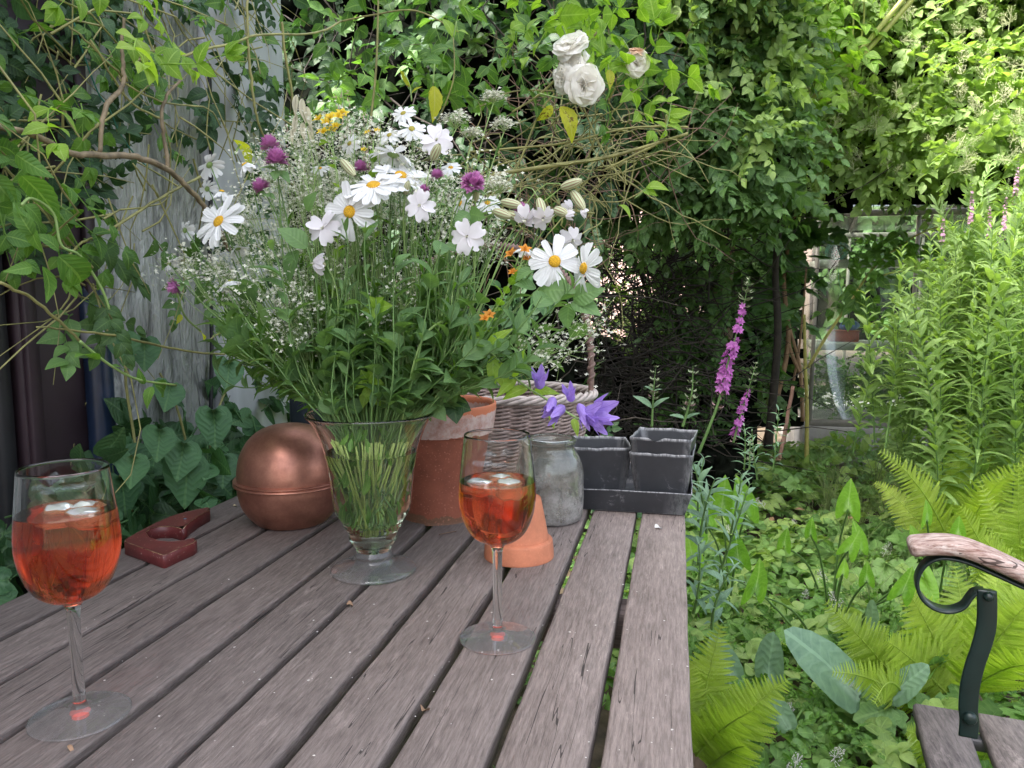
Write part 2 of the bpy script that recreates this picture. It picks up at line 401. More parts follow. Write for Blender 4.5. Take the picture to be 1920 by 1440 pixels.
M['leaf_grey'] = leafmat('glaucous leaf', [(.085, .165, .11), (.13, .23, .15), (.2, .31, .18)], (.22, .35, .23), .2, rough=.5, veinw=.06)
M['leaf_arum'] = leafmat('arum leaf', [(.11, .26, .03), (.17, .36, .04), (.26, .46, .07)], (.33, .5, .15), .5, rough=.3)
M['leaf_bouquet'] = leafmat('bouquet leaf', [(.06, .135, .045), (.11, .215, .075), (.20, .33, .125)], (.2, .33, .12), .35)
M['stem_green'] = plain('green stem', (.12, .22, .06), .5, var=.3, trans=.15)
M['stem_pale'] = plain('pale green stem', (.22, .33, .1), .5, var=.3)
M['twig_brown'] = plain('brown twig', (.14, .085, .055), .7, var=.4)
M['twig_olive'] = plain('olive twig', (.24, .23, .08), .6, var=.4)
M['twig_dark'] = plain('dark twig', (.024, .018, .014), .85, var=.5)
M['twig_tan'] = plain('tan bramble twig', (.26, .21, .12), .7, var=.4)
M['bark'] = plain('bark', (.13, .09, .065), .9, var=.5, scale=40, sc=(1, 1, .25), bmp=.6)
M['core'] = plain('deep foliage shade', (.007, .009, .006), 1., var=.6, scale=25, spec=.05, bmp=.5)  # near-black colour stands in for the deep shade inside foliage
# ================================================================== ground, house wall, garden wall, greenhouse
def wave_tube(mb, pts, r, n=6, L=(0, 0, .5), sub=6, wob=0., g=None, cap=True):
    P = smooth_prof(np.asarray(pts, float), sub)
    if wob and g is not None: P = P + g.randn(*P.shape) * wob
    rr = np.interp(np.linspace(0, 1, len(P)), np.linspace(0, 1, len(np.atleast_1d(r))), np.atleast_1d(r)) if np.ndim(r) else r
    return tube(mb, P, rr, n, L, cap=cap)

g0 = np.random.RandomState(1)
xs = np.concatenate([[-60, -30, -12, -6], np.linspace(-3, 7, 70), [9, 14, 30, 60]]); ys = np.concatenate([[-60, -20, -6], np.linspace(-2, 10, 80), [14, 25, 50, 60]])
XX, YY = np.meshgrid(xs, ys, indexing='ij')
ZZ = np.where((XX > -2) & (XX < 8) & (YY > -1) & (YY < 11), .025 * lump(XX, YY, 3.1, 2) + .012 * lump(XX, YY, 9, 5), 0)
m_soil = plain('garden soil', (.075, .055, .035), .95, var=.55, scale=14, bmp=.8)
mb = MB(); grid(mb, np.stack([XX, YY, ZZ], -1)); o = mb.build('ground', m_soil); tag(o, kind='structure')

# house wall along the left of the table -----------------------------------------------------
WX = -1.03
m_wall, nt, b, out = mat('rough white painted wall')
tc = nt.nodes.new('ShaderNodeTexCoord').outputs['Object']
n1 = noise(nt, 30, 5, .62, tc, (1, 1, .2), 1.2); n2 = noise(nt, 90, 3, .6, tc, (1, 1, .35), .6); n3 = noise(nt, 3, 3, .6, tc)
c = ramp(nt, n1, [(.38, (.22, .22, .22)), (.47, (.48, .48, .48)), (.7, (.60, .60, .60))])
c = mixc(nt, math_(nt, 'MULTIPLY', ramp(nt, n3, [(.4, (0, 0, 0)), (.7, (1, 1, 1))]), .35), c, (.3, .31, .29)); nt.links.new(c, b.inputs['Base Color'])
b.inputs['Roughness'].default_value = .8
bump(nt, math_(nt, 'ADD', n1, math_(nt, 'MULTIPLY', n2, .4)), b, 1.0, .02)
Yend = float(PX(535, 400, WX)[1]); Yseam = float(PX(383, 300, WX)[1])
house = thing('house_wall', 'rough white painted wall behind the climbing plants at the left', 'wall', (WX - .1, 0, 0))
mb = MB(); box(mb, (WX - .1, (Yseam - 3.0) / 2, 2.5), (.2, Yseam + 3.0, 5.0), bev=.004); mb.build('wall_face', m_wall, house, smooth=False)  # unseen height above the view set to shade table and hedge
m_board = plain('pale grey board', (.5, .51, .54), .75, var=.12, scale=20, sc=(1, 1, .15), bmp=.3)
mb = MB(); box(mb, (WX - .1, (Yseam + Yend) / 2 + .004, 2.5), (.216, Yend - Yseam - .004, 5.0), bev=.004); mb.build('corner_board', m_board, house, smooth=False)
m_panel = plain('dark plum painted panel', (.030, .016, .022), .55, var=.25, scale=8, bmp=.15)
ya, yb = float(PX(4, 700, WX)[1]), float(PX(150, 700, WX)[1])
pn = thing('plum_panel', 'dark plum coloured panel on the white wall behind the left wine glass', 'panel', (WX, ya, .45))
mb = MB(); box(mb, (WX + .021, (ya + yb) / 2, 1.0), (.036, yb - ya, 1.16), bev=.003); mb.build('panel_board', m_panel, pn, smooth=False)
mb = MB()
for yy in (ya + .012, yb - .012): box(mb, (WX + .045, yy, 1.0), (.012, .024, 1.16), bev=.002)
box(mb, (WX + .045, (ya + yb) / 2, 1.568), (.012, yb - ya - .05, .024), bev=.002); mb.build('panel_frame', m_panel, pn, smooth=False)
m_black = plain('black rubber', (.012, .012, .014), .5, var=.2, bmp=.05)
yk = float(PX(-12, 800, WX)[1]); o = MB(); box(o, (WX + .015, yk, .95), (.03, .03, 1.5), bev=.006); o = o.build('black_post', m_black, origin=(WX + .015, yk, 0)); tag(o, 'narrow black upright post at the left end of the plum panel', 'post')
# drainpipe
m_pipe = plain('dark blue pipe', (.012, .022, .05), .3, var=.2, bmp=.03)
p_t = PX(176, 545, WX + .05); yp = float(p_t[1]); pipe = thing('drainpipe', 'dark blue drainpipe standing against the white wall', 'pipe', (WX + .05, yp, 0))
zt = float(p_t[2])
mb = MB(); tube(mb, [(WX + .048, yp, 0), (WX + .048, yp, .5), (WX + .048, yp, zt - .12), (WX + .04, yp, zt - .03), (WX + .012, yp + .015, zt + .03)], .024, 20); mb.build('pipe_tube', m_pipe, pipe)
mb = MB(); zc = float(PX(176, 632, WX + .05)[2]); lathe(mb, [(.0245, zc - .016), (.027, zc - .016), (.027, zc + .016), (.0245, zc + .016)], (WX + .048, yp, 0), 24); mb.build('pipe_collar', plain('grey clip', (.25, .25, .27), .4), pipe)
# cable down the wall joint
m_cable = plain('cable', (.015, .015, .018), .5)
pc = [PX(x, y, WX + .012) for x, y in ((392, 120), (396, 300), (393, 480), (397, 640), (395, 800), (398, 960))]
mb = MB(); wave_tube(mb, pc, .0045, 6); o = mb.build('wall_cable', m_cable, origin=pc[-1]); tag(o, 'thin black cable running down the wall joint', 'cable')
mb = MB(); pw = [PX(x, y, WX + .14) for x, y in ((139, -20), (138, 40), (180, 165), (205, 205), (228, 255), (262, 300), (300, 330))]
wave_tube(mb, pw, .0012, 5); o = mb.build('plastic_wire', plain('green wire', (.02, .16, .12), .4), origin=pw[0]); tag(o, 'thin green plastic training wire hanging in front of the wall', 'wire')

# pink garden wall far behind the dark hedge --------------------------------------------------
m_pink = plain('pink rendered wall', (.50, .35, .31), .8, var=.12, scale=3, bmp=.3)
gw = thing('garden_wall', 'pink rendered wall glimpsed through the gap in the dark hedge', 'wall', (-.4, 7.6, 0))
mb = MB(); box(mb, (-.4, 7.6, 1.1), (3.2, .2, 2.2), bev=.01); mb.build('wall_face', m_pink, gw, smooth=False)
mb = MB(); box(mb, (-.4, 7.6, 2.23), (3.3, .3, .06), bev=.01); mb.build('coping', plain('coping stone', (.3, .28, .26), .9), gw, smooth=False)

# greenhouse ------------------------------------------------------------------------------
GY = 5.1
m_alu = plain('weathered aluminium', (.24, .225, .20), .5, .2, var=.25, scale=12, bmp=.2)
m_gl, nt, b, out = mat('dusty greenhouse glass')
tr = N(nt, 'ShaderNodeBsdfTransparent'); tr.inputs[0].default_value = (.86, .9, .87, 1); gl = N(nt, 'ShaderNodeBsdfGlossy'); gl.inputs['Roughness'].default_value = .06
df = N(nt, 'ShaderNodeBsdfDiffuse'); df.inputs[0].default_value = (.30, .33, .26, 1); fr = N(nt, 'ShaderNodeFresnel'); fr.inputs[0].default_value = 1.5
a = N(nt, 'ShaderNodeMixShader'); nt.links.new(math_(nt, 'MULTIPLY', fr.outputs[0], .35), a.inputs[0]); nt.links.new(tr.outputs[0], a.inputs[1]); nt.links.new(gl.outputs[0], a.inputs[2])
a2 = N(nt, 'ShaderNodeMixShader'); nt.links.new(ramp(nt, noise(nt, 7., 6, .75), [(.3, (.04,) * 3), (.75, (.11,) * 3)]), a2.inputs[0]); nt.links.new(a.outputs[0], a2.inputs[1]); nt.links.new(df.outputs[0], a2.inputs[2]); nt.links.new(a2.outputs[0], out.inputs[0])
x0 = float(PY(1527, 600, GY)[0]); px1 = float(PY(1712, 600, GY)[0]); bay = px1 - x0
zeave = float(PY(1712, 404, GY)[2]); zsh = float(PY(1600, 652, GY)[2]); zmid = float(PY(1600, 492, GY)[2]); zb = float(PY(1600, 800, GY)[2])
gh = thing('greenhouse', 'old aluminium greenhouse with dusty panes beside the tall green plants', 'greenhouse', (x0, GY, 0))
nb = 5; xe = x0 + nb * bay; GD = 1.9
mb = MB(); box(mb, ((x0 + xe) / 2, GY + GD / 2, zb / 2), (xe - x0 + .1, GD + .1, zb), bev=.01); mb.build('base', plain('concrete footing', (.33, .32, .30), .9, var=.25, scale=9, bmp=.4), gh, smooth=False)
mb = MB()
for i in range(nb + 1):
    for yy in (GY, GY + GD): box(mb, (x0 + i * bay, yy, (zb + zeave) / 2), (.022, .03, zeave - zb), bev=.004)
    # roof bars up to the ridge
    for s_ in (0, 1):
        P0 = np.array([x0 + i * bay, GY + s_ * GD, zeave + .04]); P1 = np.array([x0 + i * bay, GY + GD / 2, zeave + .55]); tube(mb, [P0, P1], .014, 4)
for yy in (GY, GY + GD):
    box(mb, ((x0 + xe) / 2, yy, zeave + .02), (xe - x0, .045, .036), bev=.005); box(mb, ((x0 + xe) / 2, yy, zb + .02), (xe - x0, .05, .038), bev=.005)
box(mb, ((x0 + xe) / 2, GY + GD / 2, zeave + .56), (xe - x0, .05, .05), bev=.005)
for xx in (x0, xe): 
    box(mb, (xx, GY + GD / 2, zeave + .022), (.03, GD - .08, .04), bev=.004); box(mb, (xx, GY + GD / 2, zb + .021), (.03, GD - .08, .036), bev=.004)
mb.build('frame', m_alu, gh, smooth=False)
for i in range(nb):
    mb = MB(); box(mb, (x0 + (i + .5) * bay, GY, (zb + zeave) / 2 + .02), (bay - .036, .004, zeave - zb - .046)); mb.build('pane', m_gl, gh, smooth=False)
    for s_ in (0, 1):
        A = np.array([x0 + i * bay + .02, GY + s_ * GD, zeave + .055]); B_ = np.array([x0 + i * bay + .02, GY + GD / 2, zeave + .565]); dx = np.array([bay - .04, 0, 0])
        mb = MB(); nn = np.array([0, 0, .004]); grid(mb, [[A, A + dx], [B_, B_ + dx]]); grid(mb, [[A + nn, A + dx + nn], [B_ + nn, B_ + dx + nn]], flip=True); mb.build('roof_pane', m_gl, gh, smooth=False)
mb = MB(); box(mb, (x0 - .0, GY + GD / 2, (zb + zeave) / 2), (.004, GD - .06, zeave - zb - .05)); mb.build('pane', m_gl, gh, smooth=False)
m_shelf = plain('pale shelf', (.50, .52, .47), .6, .0, var=.2)
mb = MB()
for k, zz in enumerate((zsh, zmid)): box(mb, ((x0 + xe) / 2, GY + .28, zz), (xe - x0 - .06, .4, .045), bev=.004)
mb.build('shelf', m_shelf, gh, smooth=False)
def gp(x, y, Y=GY + .2): return PY(x, y, Y)
p = gp(1585, 642); o = MB(); box(o, (p[0], GY + .28, zsh + .023 + .035), (.17, .13, .07), bev=.006); box(o, (p[0], GY + .28, zsh + .023 + .068), (.18, .14, .01), bev=.003)
o = o.build('seed_box', plain('red brown plastic', (.32, .05, .03), .5), origin=(p[0], GY + .28, zsh + .024), smooth=False); tag(o, 'red brown seed box on the greenhouse shelf', 'box')
g = np.random.RandomState(4); th = np.linspace(0, tau, 20)
pr = [(0.001, 0), (.035, .0), (.055, .02), (.05, .045), (.03, .06), (.001, .064)]
o = MB(); lathe(o, smooth_prof(pr, 4), (p[0] + .035, GY + .28, zsh + .097), 24, mod=lambda z, t: 1 + .16 * np.sin(3 * t + 30 * z) + .1 * np.sin(7 * t)); o = o.build('crumpled_bag', plain('blue plastic', (.06, .15, .38), .4), origin=(p[0] + .035, GY + .28, zsh + .097)); tag(o, 'blue crumpled bag lying on the red seed box', 'bag')
o = MB(); P = []; p = gp(1570, 470, GY + .1)
for k in range(160):
    a = k * .7; P.append(p + np.array([.07 * sin(a) * cos(k * .31), .03 * sin(k * .5), .055 * cos(a) + .01 * sin(k)]))
tube(o, P, .0022, 4); wave_tube(o, [p + [.02, 0, -.05], gp(1572, 520, GY + .1), gp(1580, 555, GY + .1), gp(1592, 590, GY + .1)], .0022, 4)
o = o.build('garden_twine', plain('turquoise twine', (.01, .25, .18), .6), origin=p); tag(o, 'tangle of turquoise twine hanging inside the greenhouse', 'twine')

# ================================================================== hedges and trees behind
def sprays(name, T, poly, n, Yf, size, mt, seed, parent=None, face=.55, droop=.35, depth=.3, up=(0, -.35, .85), ret=False, wx=None):
    """n leafy twigs on the outside of a plant whose front surface stands at Yf(px, py)"""
    g = np.random.RandomState(seed); q = pick(g, poly, n); Y = Yf(q[:, 0], q[:, 1]) + depth * g.rand(n) ** 1.4
    P = PY(q[:, 0], q[:, 1], Y); mb = MB(); k = g.randint(len(T), size=n)
    sz = np.asarray(size[0] + (size[1] - size[0]) * g.rand(n))
    ang = g.rand(n) * tau; yd = np.stack([np.cos(ang), -face * np.ones(n), .8 * np.sin(ang) - droop], 1) + .35 * g.randn(n, 3)
    nd = np.array(up) + .55 * g.randn(n, 3); rnd = np.clip(.3 + .18 * g.randn(n) + .25 * lump(P[:, 0] * 2, P[:, 2] * 2, 2.5, seed), 0, .9)
    for j in range(len(T)):
        mm = k == j; inst(mb, T[j], P[mm], yd[mm], nd[mm], sz[mm], rnd[mm])
    return mb.build(name, mt, parent)
def core(name, xr, yr, Yf, off, mt, parent, seed, poly=None, amp=.12, nx=60, ny=50):  # lumpy dark sheet behind the leaves, painted shade instead of real twigs
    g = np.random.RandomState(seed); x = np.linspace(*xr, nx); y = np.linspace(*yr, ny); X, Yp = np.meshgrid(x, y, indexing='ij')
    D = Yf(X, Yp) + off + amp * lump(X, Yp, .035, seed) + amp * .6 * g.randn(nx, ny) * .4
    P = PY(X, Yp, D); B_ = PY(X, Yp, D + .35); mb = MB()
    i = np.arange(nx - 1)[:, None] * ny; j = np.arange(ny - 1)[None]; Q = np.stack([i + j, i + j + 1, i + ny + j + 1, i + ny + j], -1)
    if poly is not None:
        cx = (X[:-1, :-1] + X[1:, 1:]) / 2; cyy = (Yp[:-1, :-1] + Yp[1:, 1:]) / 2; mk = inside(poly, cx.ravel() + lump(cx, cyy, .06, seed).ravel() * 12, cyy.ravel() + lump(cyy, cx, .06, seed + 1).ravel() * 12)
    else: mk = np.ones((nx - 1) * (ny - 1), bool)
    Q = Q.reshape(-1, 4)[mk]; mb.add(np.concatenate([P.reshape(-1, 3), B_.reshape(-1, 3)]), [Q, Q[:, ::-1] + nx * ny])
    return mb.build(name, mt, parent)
def twigs(mb, g, starts, dirs, length, r, n=6, sides=4, wig=.12, grav=.0, rnd=.5):
    for s_, d in zip(starts, dirs):
        t = np.linspace(0, 1, n); L = length[0] + (length[1] - length[0]) * g.rand(); d = nrm(d); k = nrm(np.cross(d, g.randn(3))); q = g.rand() * 6
        P = s_ + d * (t * L)[:, None] + k * (wig * L * (np.sin(t * 4 + q) - sin(q)))[:, None]; P[:, 2] -= grav * L * t ** 2
        P[1:-1] += g.randn(n - 2, 3) * .012 * L
        tube(mb, P, r * (1.1 - .75 * t), sides, (0, 0, rnd), cap=False)
    return mb

SP_IVY = [sprig(s, [HEART, IVY, HEART], 8, 1, .30, .1, up=.5) for s in (1, 2, 3)]
SP_OV = [sprig(s, OV, 9, 1, .36, .12, up=.5) for s in (11, 12, 13)]
SP_OVP = [sprig(s, OV, 5, 1, .40, .08, pairs=True, up=.4) for s in (21, 22, 23)]
SP_HEART = [sprig(s, [HEART], 5, 1, .42, .1, up=.5) for s in (31, 32)]
SP_GRAPE = [sprig(s, [GRAPE], 4, 1, .55, .1, up=.4) for s in (41, 42, 43)]
SP_ROSE = [sprig(s, OV, 4, 1, .42, .08, pairs=True, up=.35) for s in (51, 52, 53)]
SP_LA = [sprig(s, LA, 9, 1, .42, .08, up=.4, spread=.8) for s in (61, 62, 63)]
SP_SMALL = [sprig(s, OV + RO, 13, 1, .22, .14, up=.6) for s in (71, 72, 73)]

# far tree line: closes the garden behind the greenhouse and the wall
def farY(x, y): return 9.2 + .5 * lump(x, y, .01, 3)
for nm, lab, xr, seed, grp in (('beech_tree', 'dark green tree behind the climbers over the left of the garden', (-700, 820), 81, None),
                          ('maple_tree', 'dim green tree standing behind the greenhouse roof', (820, 2700), 82, None)):
    cx = float(PY(sum(xr) / 2 + 420, 550, 9.5)[0]); t = thing(nm, lab, 'tree', (cx, 9.6, 0))
    mb = MB(); wave_tube(mb, [(cx, 9.8, 0), (cx + .1, 9.8, 1.2), (cx - .1, 9.9, 2.6), (cx + .2, 9.9, 4.2)], [.2, .16, .12, .05], 12); mb.build('trunk', M['bark'], t)
    pl = [(xr[0], -420), (xr[1], -420), (xr[1], 620), (xr[0], 620)]
    sprays('crown', SP_OV, pl, 1500, farY, (.35, .6), M['leaf_hedge'], seed, t, depth=1.2)
    core('shade_core', xr, (-380, 640), farY, 1.3, M['core'], t, seed, amp=.4, nx=30, ny=24)

# dark hedge behind the bouquet
def dY(x, y): return 2.75 + .22 * lump(x, y, .012, 7) + np.where(x < 620, (620 - x) * .0006, 0)
polyD = [(360, -260), (1190, -260), (1200, 380), (1120, 420), (1085, 560), (1080, 700), (1110, 830), (1100, 960), (420, 960), (470, 500), (400, 380)]
hd = thing('dark_hedge', 'tall dark green leafy hedge behind the flower bouquet', 'hedge', (-.9, 3.1, 0))
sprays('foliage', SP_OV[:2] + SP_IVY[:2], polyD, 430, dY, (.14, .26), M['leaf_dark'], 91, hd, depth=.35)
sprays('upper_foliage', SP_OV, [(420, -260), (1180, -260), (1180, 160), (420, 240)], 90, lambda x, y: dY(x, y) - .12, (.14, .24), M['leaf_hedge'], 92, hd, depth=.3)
core('shade_core', (360, 1190), (-260, 960), dY, .42, M['core'], hd, 93, polyD)
g = np.random.RandomState(94); mb = MB(); q = pick(g, polyD, 240); twigs(mb, g, PY(q[:, 0], q[:, 1], dY(q[:, 0], q[:, 1]) + .1), g.randn(240, 3) * [1, .3, 1] + [0, 0, .3], (.2, .6), .004); mb.build('twigs', M['twig_dark'], hd)

# ivy mound over the dark gap
def iY(x, y): return 3.05 + .2 * lump(x, y, .013, 17) + .0006 * np.abs(x - 1300)
polyI = [(1120, -260), (1470, -260), (1500, 200), (1520, 330), (1450, 430), (1400, 395), (1340, 440), (1270, 400), (1210, 445), (1150, 430), (1110, 380)]
iv = thing('ivy_mound', 'dark glossy ivy mass hanging over the shady gap in the middle', 'ivy', (.1, 3.3, 0))
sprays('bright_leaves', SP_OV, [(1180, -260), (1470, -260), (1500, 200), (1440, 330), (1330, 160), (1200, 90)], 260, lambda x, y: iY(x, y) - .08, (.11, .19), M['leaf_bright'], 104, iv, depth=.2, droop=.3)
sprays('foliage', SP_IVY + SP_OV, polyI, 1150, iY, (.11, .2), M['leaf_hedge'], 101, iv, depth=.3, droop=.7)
core('shade_core', (1110, 1520), (-260, 450), iY, .38, M['core'], iv, 103, [(1130, -260), (1500, -260), (1500, 330), (1400, 380), (1200, 400), (1130, 370)], nx=50)
mb = MB()
wave_tube(mb, [PY(1440, 840, 3.9), PY(1458, 640, 3.85), PY(1454, 500, 3.8), PY(1470, 360, 3.5)], [.022, .018, .015, .012], 8)
mb.build('stem', M['twig_dark'], iv)

# twiggy thicket in the shady gap
tk = thing('bare_thicket', 'tangle of dark bare twigs in the shady gap beneath the ivy', 'thicket', (-.2, 4.0, 0))
g = np.random.RandomState(111); mb = MB(); q = pick(g, [(1080, 390), (1370, 390), (1350, 830), (1080, 830)], 700); Y = 3.5 + 1.1 * g.rand(700)
twigs(mb, g, PY(q[:, 0], q[:, 1], Y), g.randn(700, 3) * [1, .5, .8] + [0, 0, .25], (.15, .7), .0035, n=5, wig=.2)
q = pick(g, [(1210, 400), (1300, 400), (1300, 830), (1180, 830)], 22)
twigs(mb, g, PY(q[:, 0], q[:, 1] + 60, 3.9 + .3 * g.rand(22)), g.randn(22, 3) * [.25, .2, .2] + [0, 0, 1], (.4, .9), .012, n=6, sides=6); mb.build('twigs', M['twig_dark'], tk)
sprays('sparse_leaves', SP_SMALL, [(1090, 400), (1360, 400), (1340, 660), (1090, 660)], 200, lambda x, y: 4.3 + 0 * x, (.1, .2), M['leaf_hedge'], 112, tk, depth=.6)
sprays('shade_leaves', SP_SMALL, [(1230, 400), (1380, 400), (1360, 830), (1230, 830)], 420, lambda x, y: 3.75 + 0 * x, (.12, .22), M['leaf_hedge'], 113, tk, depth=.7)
sprays('sunlit_tint_leaves', SP_SMALL, [(1150, 560), (1340, 530), (1320, 670), (1140, 660)], 130, lambda x, y: 4.25 + 0 * x, (.1, .18), M['leaf_bright'], 116, tk, depth=.4)  # paler leaf colour paints soft light into the gap
core('gap_shade_core', (1040, 1420), (590, 930), lambda x, y: 4.6 - (y - 600) * .0034, .0, M['core'], tk, 114, [(1040, 610), (1180, 640), (1260, 560), (1420, 400), (1420, 930), (1040, 930)], amp=.2, nx=40, ny=34)  # black sheet painted as the deep shadow low in the gap
g = np.random.RandomState(115); mb = MB(); q = pick(g, [(1060, 650), (1350, 650), (1350, 860), (1060, 860)], 120)
twigs(mb, g, PY(q[:, 0], q[:, 1], 3.45 + .3 * g.rand(120)), g.randn(120, 3) * [1, .4, .35], (.2, .6), .004, n=5); mb.build('fallen_twigs', M['twig_dark'], tk)
# tan trunk standing in the gap
mb = MB(); wave_tube(mb, [PY(1352, 900, 4.2), PY(1356, 700, 4.2), PY(1350, 560, 4.2), PY(1362, 400, 4.2), PY(1350, 250, 4.25)], [.07, .062, .058, .05, .045], 14, wob=.004, g=g)
t = thing('tree_trunk', 'bare tan tree trunk rising behind the ivy beside the thicket', 'tree', PY(1352, 900, 4.2)); mb.build('trunk', plain('tan bark', (.17, .12, .08), .85, var=.3, scale=30, sc=(1, 1, .2), bmp=.5), t)

# bright flowering shrub, upper right
def bY(x, y): return 4.05 + .22 * lump(x, y, .011, 27) - .0006 * (x - 1300) - .0011 * np.clip(y - 50, 0, 400) * np.clip((x - 1300) / 600, 0, 1)
polyB = [(1270, -380), (2350, -380), (2350, 400), (1900, 350), (1800, 390), (1640, 380), (1560, 400), (1500, 380), (1460, 340), (1430, 200), (1330, 60)]
bs = thing('flowering_shrub', 'big sunlit pale green shrub with budding sprays at the upper right', 'shrub', (2.2, 4.3, 0))
sprays('foliage', SP_OV + SP_OVP, [(x, y - 45 if y > 0 else y) for x, y in polyB], 3200, bY, (.11, .2), M['leaf_bright'], 121, bs, depth=.4, droop=.15, up=(0, -.1, 1))
core('shade_core', (1270, 2350), (-380, 400), bY, .5, M['core'], bs, 123, polyB, amp=.16)
def panicle(seed):
    g = np.random.RandomState(seed); mb = MB(); P = []
    for k in range(46):
        t = g.rand(); a = g.rand() * tau; r = .3 * (1 - t * .6); e = np.array([r * cos(a), .25 + t * .75, r * sin(a)]); P.append(e)
        if k % 3 == 0: tube(mb, [np.array([0, e[1] * .7, 0]), e], .006, 3, (0, 0, .2), cap=False)
    tube(mb, [np.zeros(3), [0, 1, 0]], .012, 4, (0, 0, .2), cap=False)
    for e in P:
        v = np.array([[1, 0, 0], [-1, 0, 0], [0, 1, 0], [0, -1, 0], [0, 0, 1], [0, 0, -1]]) * .024 + e
        mb.add(v, [[[0, 2, 4], [2, 1, 4], [1, 3, 4], [3, 0, 4], [2, 0, 5], [1, 2, 5], [3, 1, 5], [0, 3, 5]]], (0, 0, .9))
    return tmpl(mb)
PAN = [panicle(s) for s in (1, 2, 3)]
m_pan = plain('cream buds', (.5, .53, .3), .7, var=.2, trans=.3)
sprays('flower_buds', PAN, [(1330, -200), (2300, -200), (2300, 330), (1560, 330), (1400, 180)], 420, lambda x, y: bY(x, y) - .10, (.05, .10), m_pan, 125, bs, depth=.1, droop=-1.2, face=.3)
mb = MB()
for (a_, b_, c_, d_) in (((1725, -40), (1600, 110), (1500, 210), (1440, 320)), ((1760, -60), (1640, 80), (1540, 185), (1400, 380))):
    wave_tube(mb, [PY(*p_, 3.55 + .05 * k) for k, p_ in enumerate((a_, b_, c_, d_))], [.012, .01, .008, .004], 8)
for (a_, b_) in (((1590, 120), (1600, 5)), ((1570, 110), (1545, -10)), ((1527, 165), (1535, 75)), ((1480, 235), (1478, 160)), ((1610, 90), (1620, 0))):
    wave_tube(mb, [PY(*a_, 3.6), PY((a_[0] + b_[0]) / 2 + 4, (a_[1] + b_[1]) / 2, 3.58), PY(*b_, 3.55)], [.005, .003], 6)
mb.build('long_branches', plain('yellow green branch', (.3, .33, .09), .55, var=.2), bs)
sprays('shoot_leaves', SP_OVP, [(1470, -60), (1660, -60), (1600, 130), (1500, 230), (1400, 420), (1460, 200)], 46, lambda x, y: 3.5 + 0 * x, (.12, .2), M['leaf_young'], 126, bs, depth=.1)

# vine over the greenhouse corner
def vY(x, y): return 4.55 + .1 * lump(x, y, .02, 37)
vn = thing('grape_vine', 'broad leaved vine trailing over the left corner of the greenhouse', 'vine', PY(1470, 860, 4.6) * [1, 1, 0])
sprays('foliage', SP_GRAPE, [(1390, 380), (1470, 370), (1480, 390), (1470, 470), (1450, 560), (1440, 620), (1400, 640), (1360, 560), (1370, 440)], 130, vY, (.18, .28), M['leaf_grape'], 131, vn, depth=.3, droop=.5)
sprays('trailing_leaves', SP_SMALL + SP_OVP, [(1440, 290), (1900, 300), (1880, 340), (1650, 335), (1560, 345), (1500, 400), (1420, 430)], 290, lambda x, y: vY(x, y) - .15, (.14, .24), M['leaf_hedge'], 132, vn, depth=.5, droop=.6)
sprays('inner_leaves', SP_IVY, [(1290, 400), (1460, 400), (1470, 760), (1300, 760)], 150, lambda x, y: 4.4 + 0 * x, (.13, .22), M['leaf_hedge'], 133, vn, depth=.5, droop=.5)
m_vs = plain('orange brown vine stem', (.27, .16, .09), .7, var=.3)
for pts, r in ((((1430, 850), (1455, 750), (1478, 640), (1470, 520), (1490, 400)), [.02, .016, .012, .008]), (((1505, 790), (1500, 690), (1478, 600), (1468, 480)), [.012, .009, .006]),
              (((1465, 870), (1480, 760), (1500, 640), (1512, 500)), [.009, .007, .005]), (((1395, 870), (1398, 700), (1380, 560), (1375, 420)), [.013, .01, .007]), (((1500, 700), (1482, 655), (1475, 600)), [.012, .008])):
    mb = MB(); wave_tube(mb, [PY(*p_, 4.5) for p_ in pts], r, 7); mb.build('stem', m_vs, vn)
core('vine_shade_core', (1290, 1520), (380, 800), lambda x, y: 5.0 + 0 * x, .1, M['core'], vn, 134, [(1375, 380), (1505, 380), (1500, 800), (1375, 800)], nx=20, ny=24)  # black sheet behind the vine, shade put in as colour
cn = thing('rose_cane', 'pruned yellow green rose cane forking in front of the greenhouse panes', 'cane', PY(1512, 880, 4.2))
mb = MB(); wave_tube(mb, [PY(*p_, 4.2) for p_ in ((1512, 880), (1513, 760), (1510, 690), (1508, 590))], [.012, .009, .007], 8)
wave_tube(mb, [PY(*p_, 4.2) for p_ in ((1515, 690), (1550, 630), (1592, 570))], [.008, .007], 8); wave_tube(mb, [PY(*p_, 4.2) for p_ in ((1592, 570), (1640, 500), (1712, 445), (1760, 425))], [.006, .004], 6)
wave_tube(mb, [PY(*p_, 4.2) for p_ in ((1632, 532), (1660, 515), (1692, 508))], [.005, .004], 6)
mb.build('cane', plain('yellow cane', (.34, .31, .08), .55, var=.25), cn)
sprays('leaves', SP_ROSE, [(1560, 500), (1640, 440), (1720, 400), (1720, 450), (1650, 540), (1600, 590)], 22, lambda x, y: 4.15 + 0 * x, (.14, .22), M['leaf_rose'], 135, cn, depth=.1)
for k, (a_, b_, lab) in enumerate((((1462, 860), (1487, 725), 'slanting reddish garden stake between the vine and the loosestrife'),)):
    o = MB(); wave_tube(o, [PY(*a_, 3.6), PY((a_[0] + b_[0]) / 2, (a_[1] + b_[1]) / 2, 3.6), PY(*b_, 3.6)], .008, 8, wob=.0015, g=np.random.RandomState(3)); o = o.build('garden_stake', plain('weathered stake', (.33, .18, .14), .8, var=.3), origin=PY(*a_, 3.6)); tag(o, lab, 'stake')

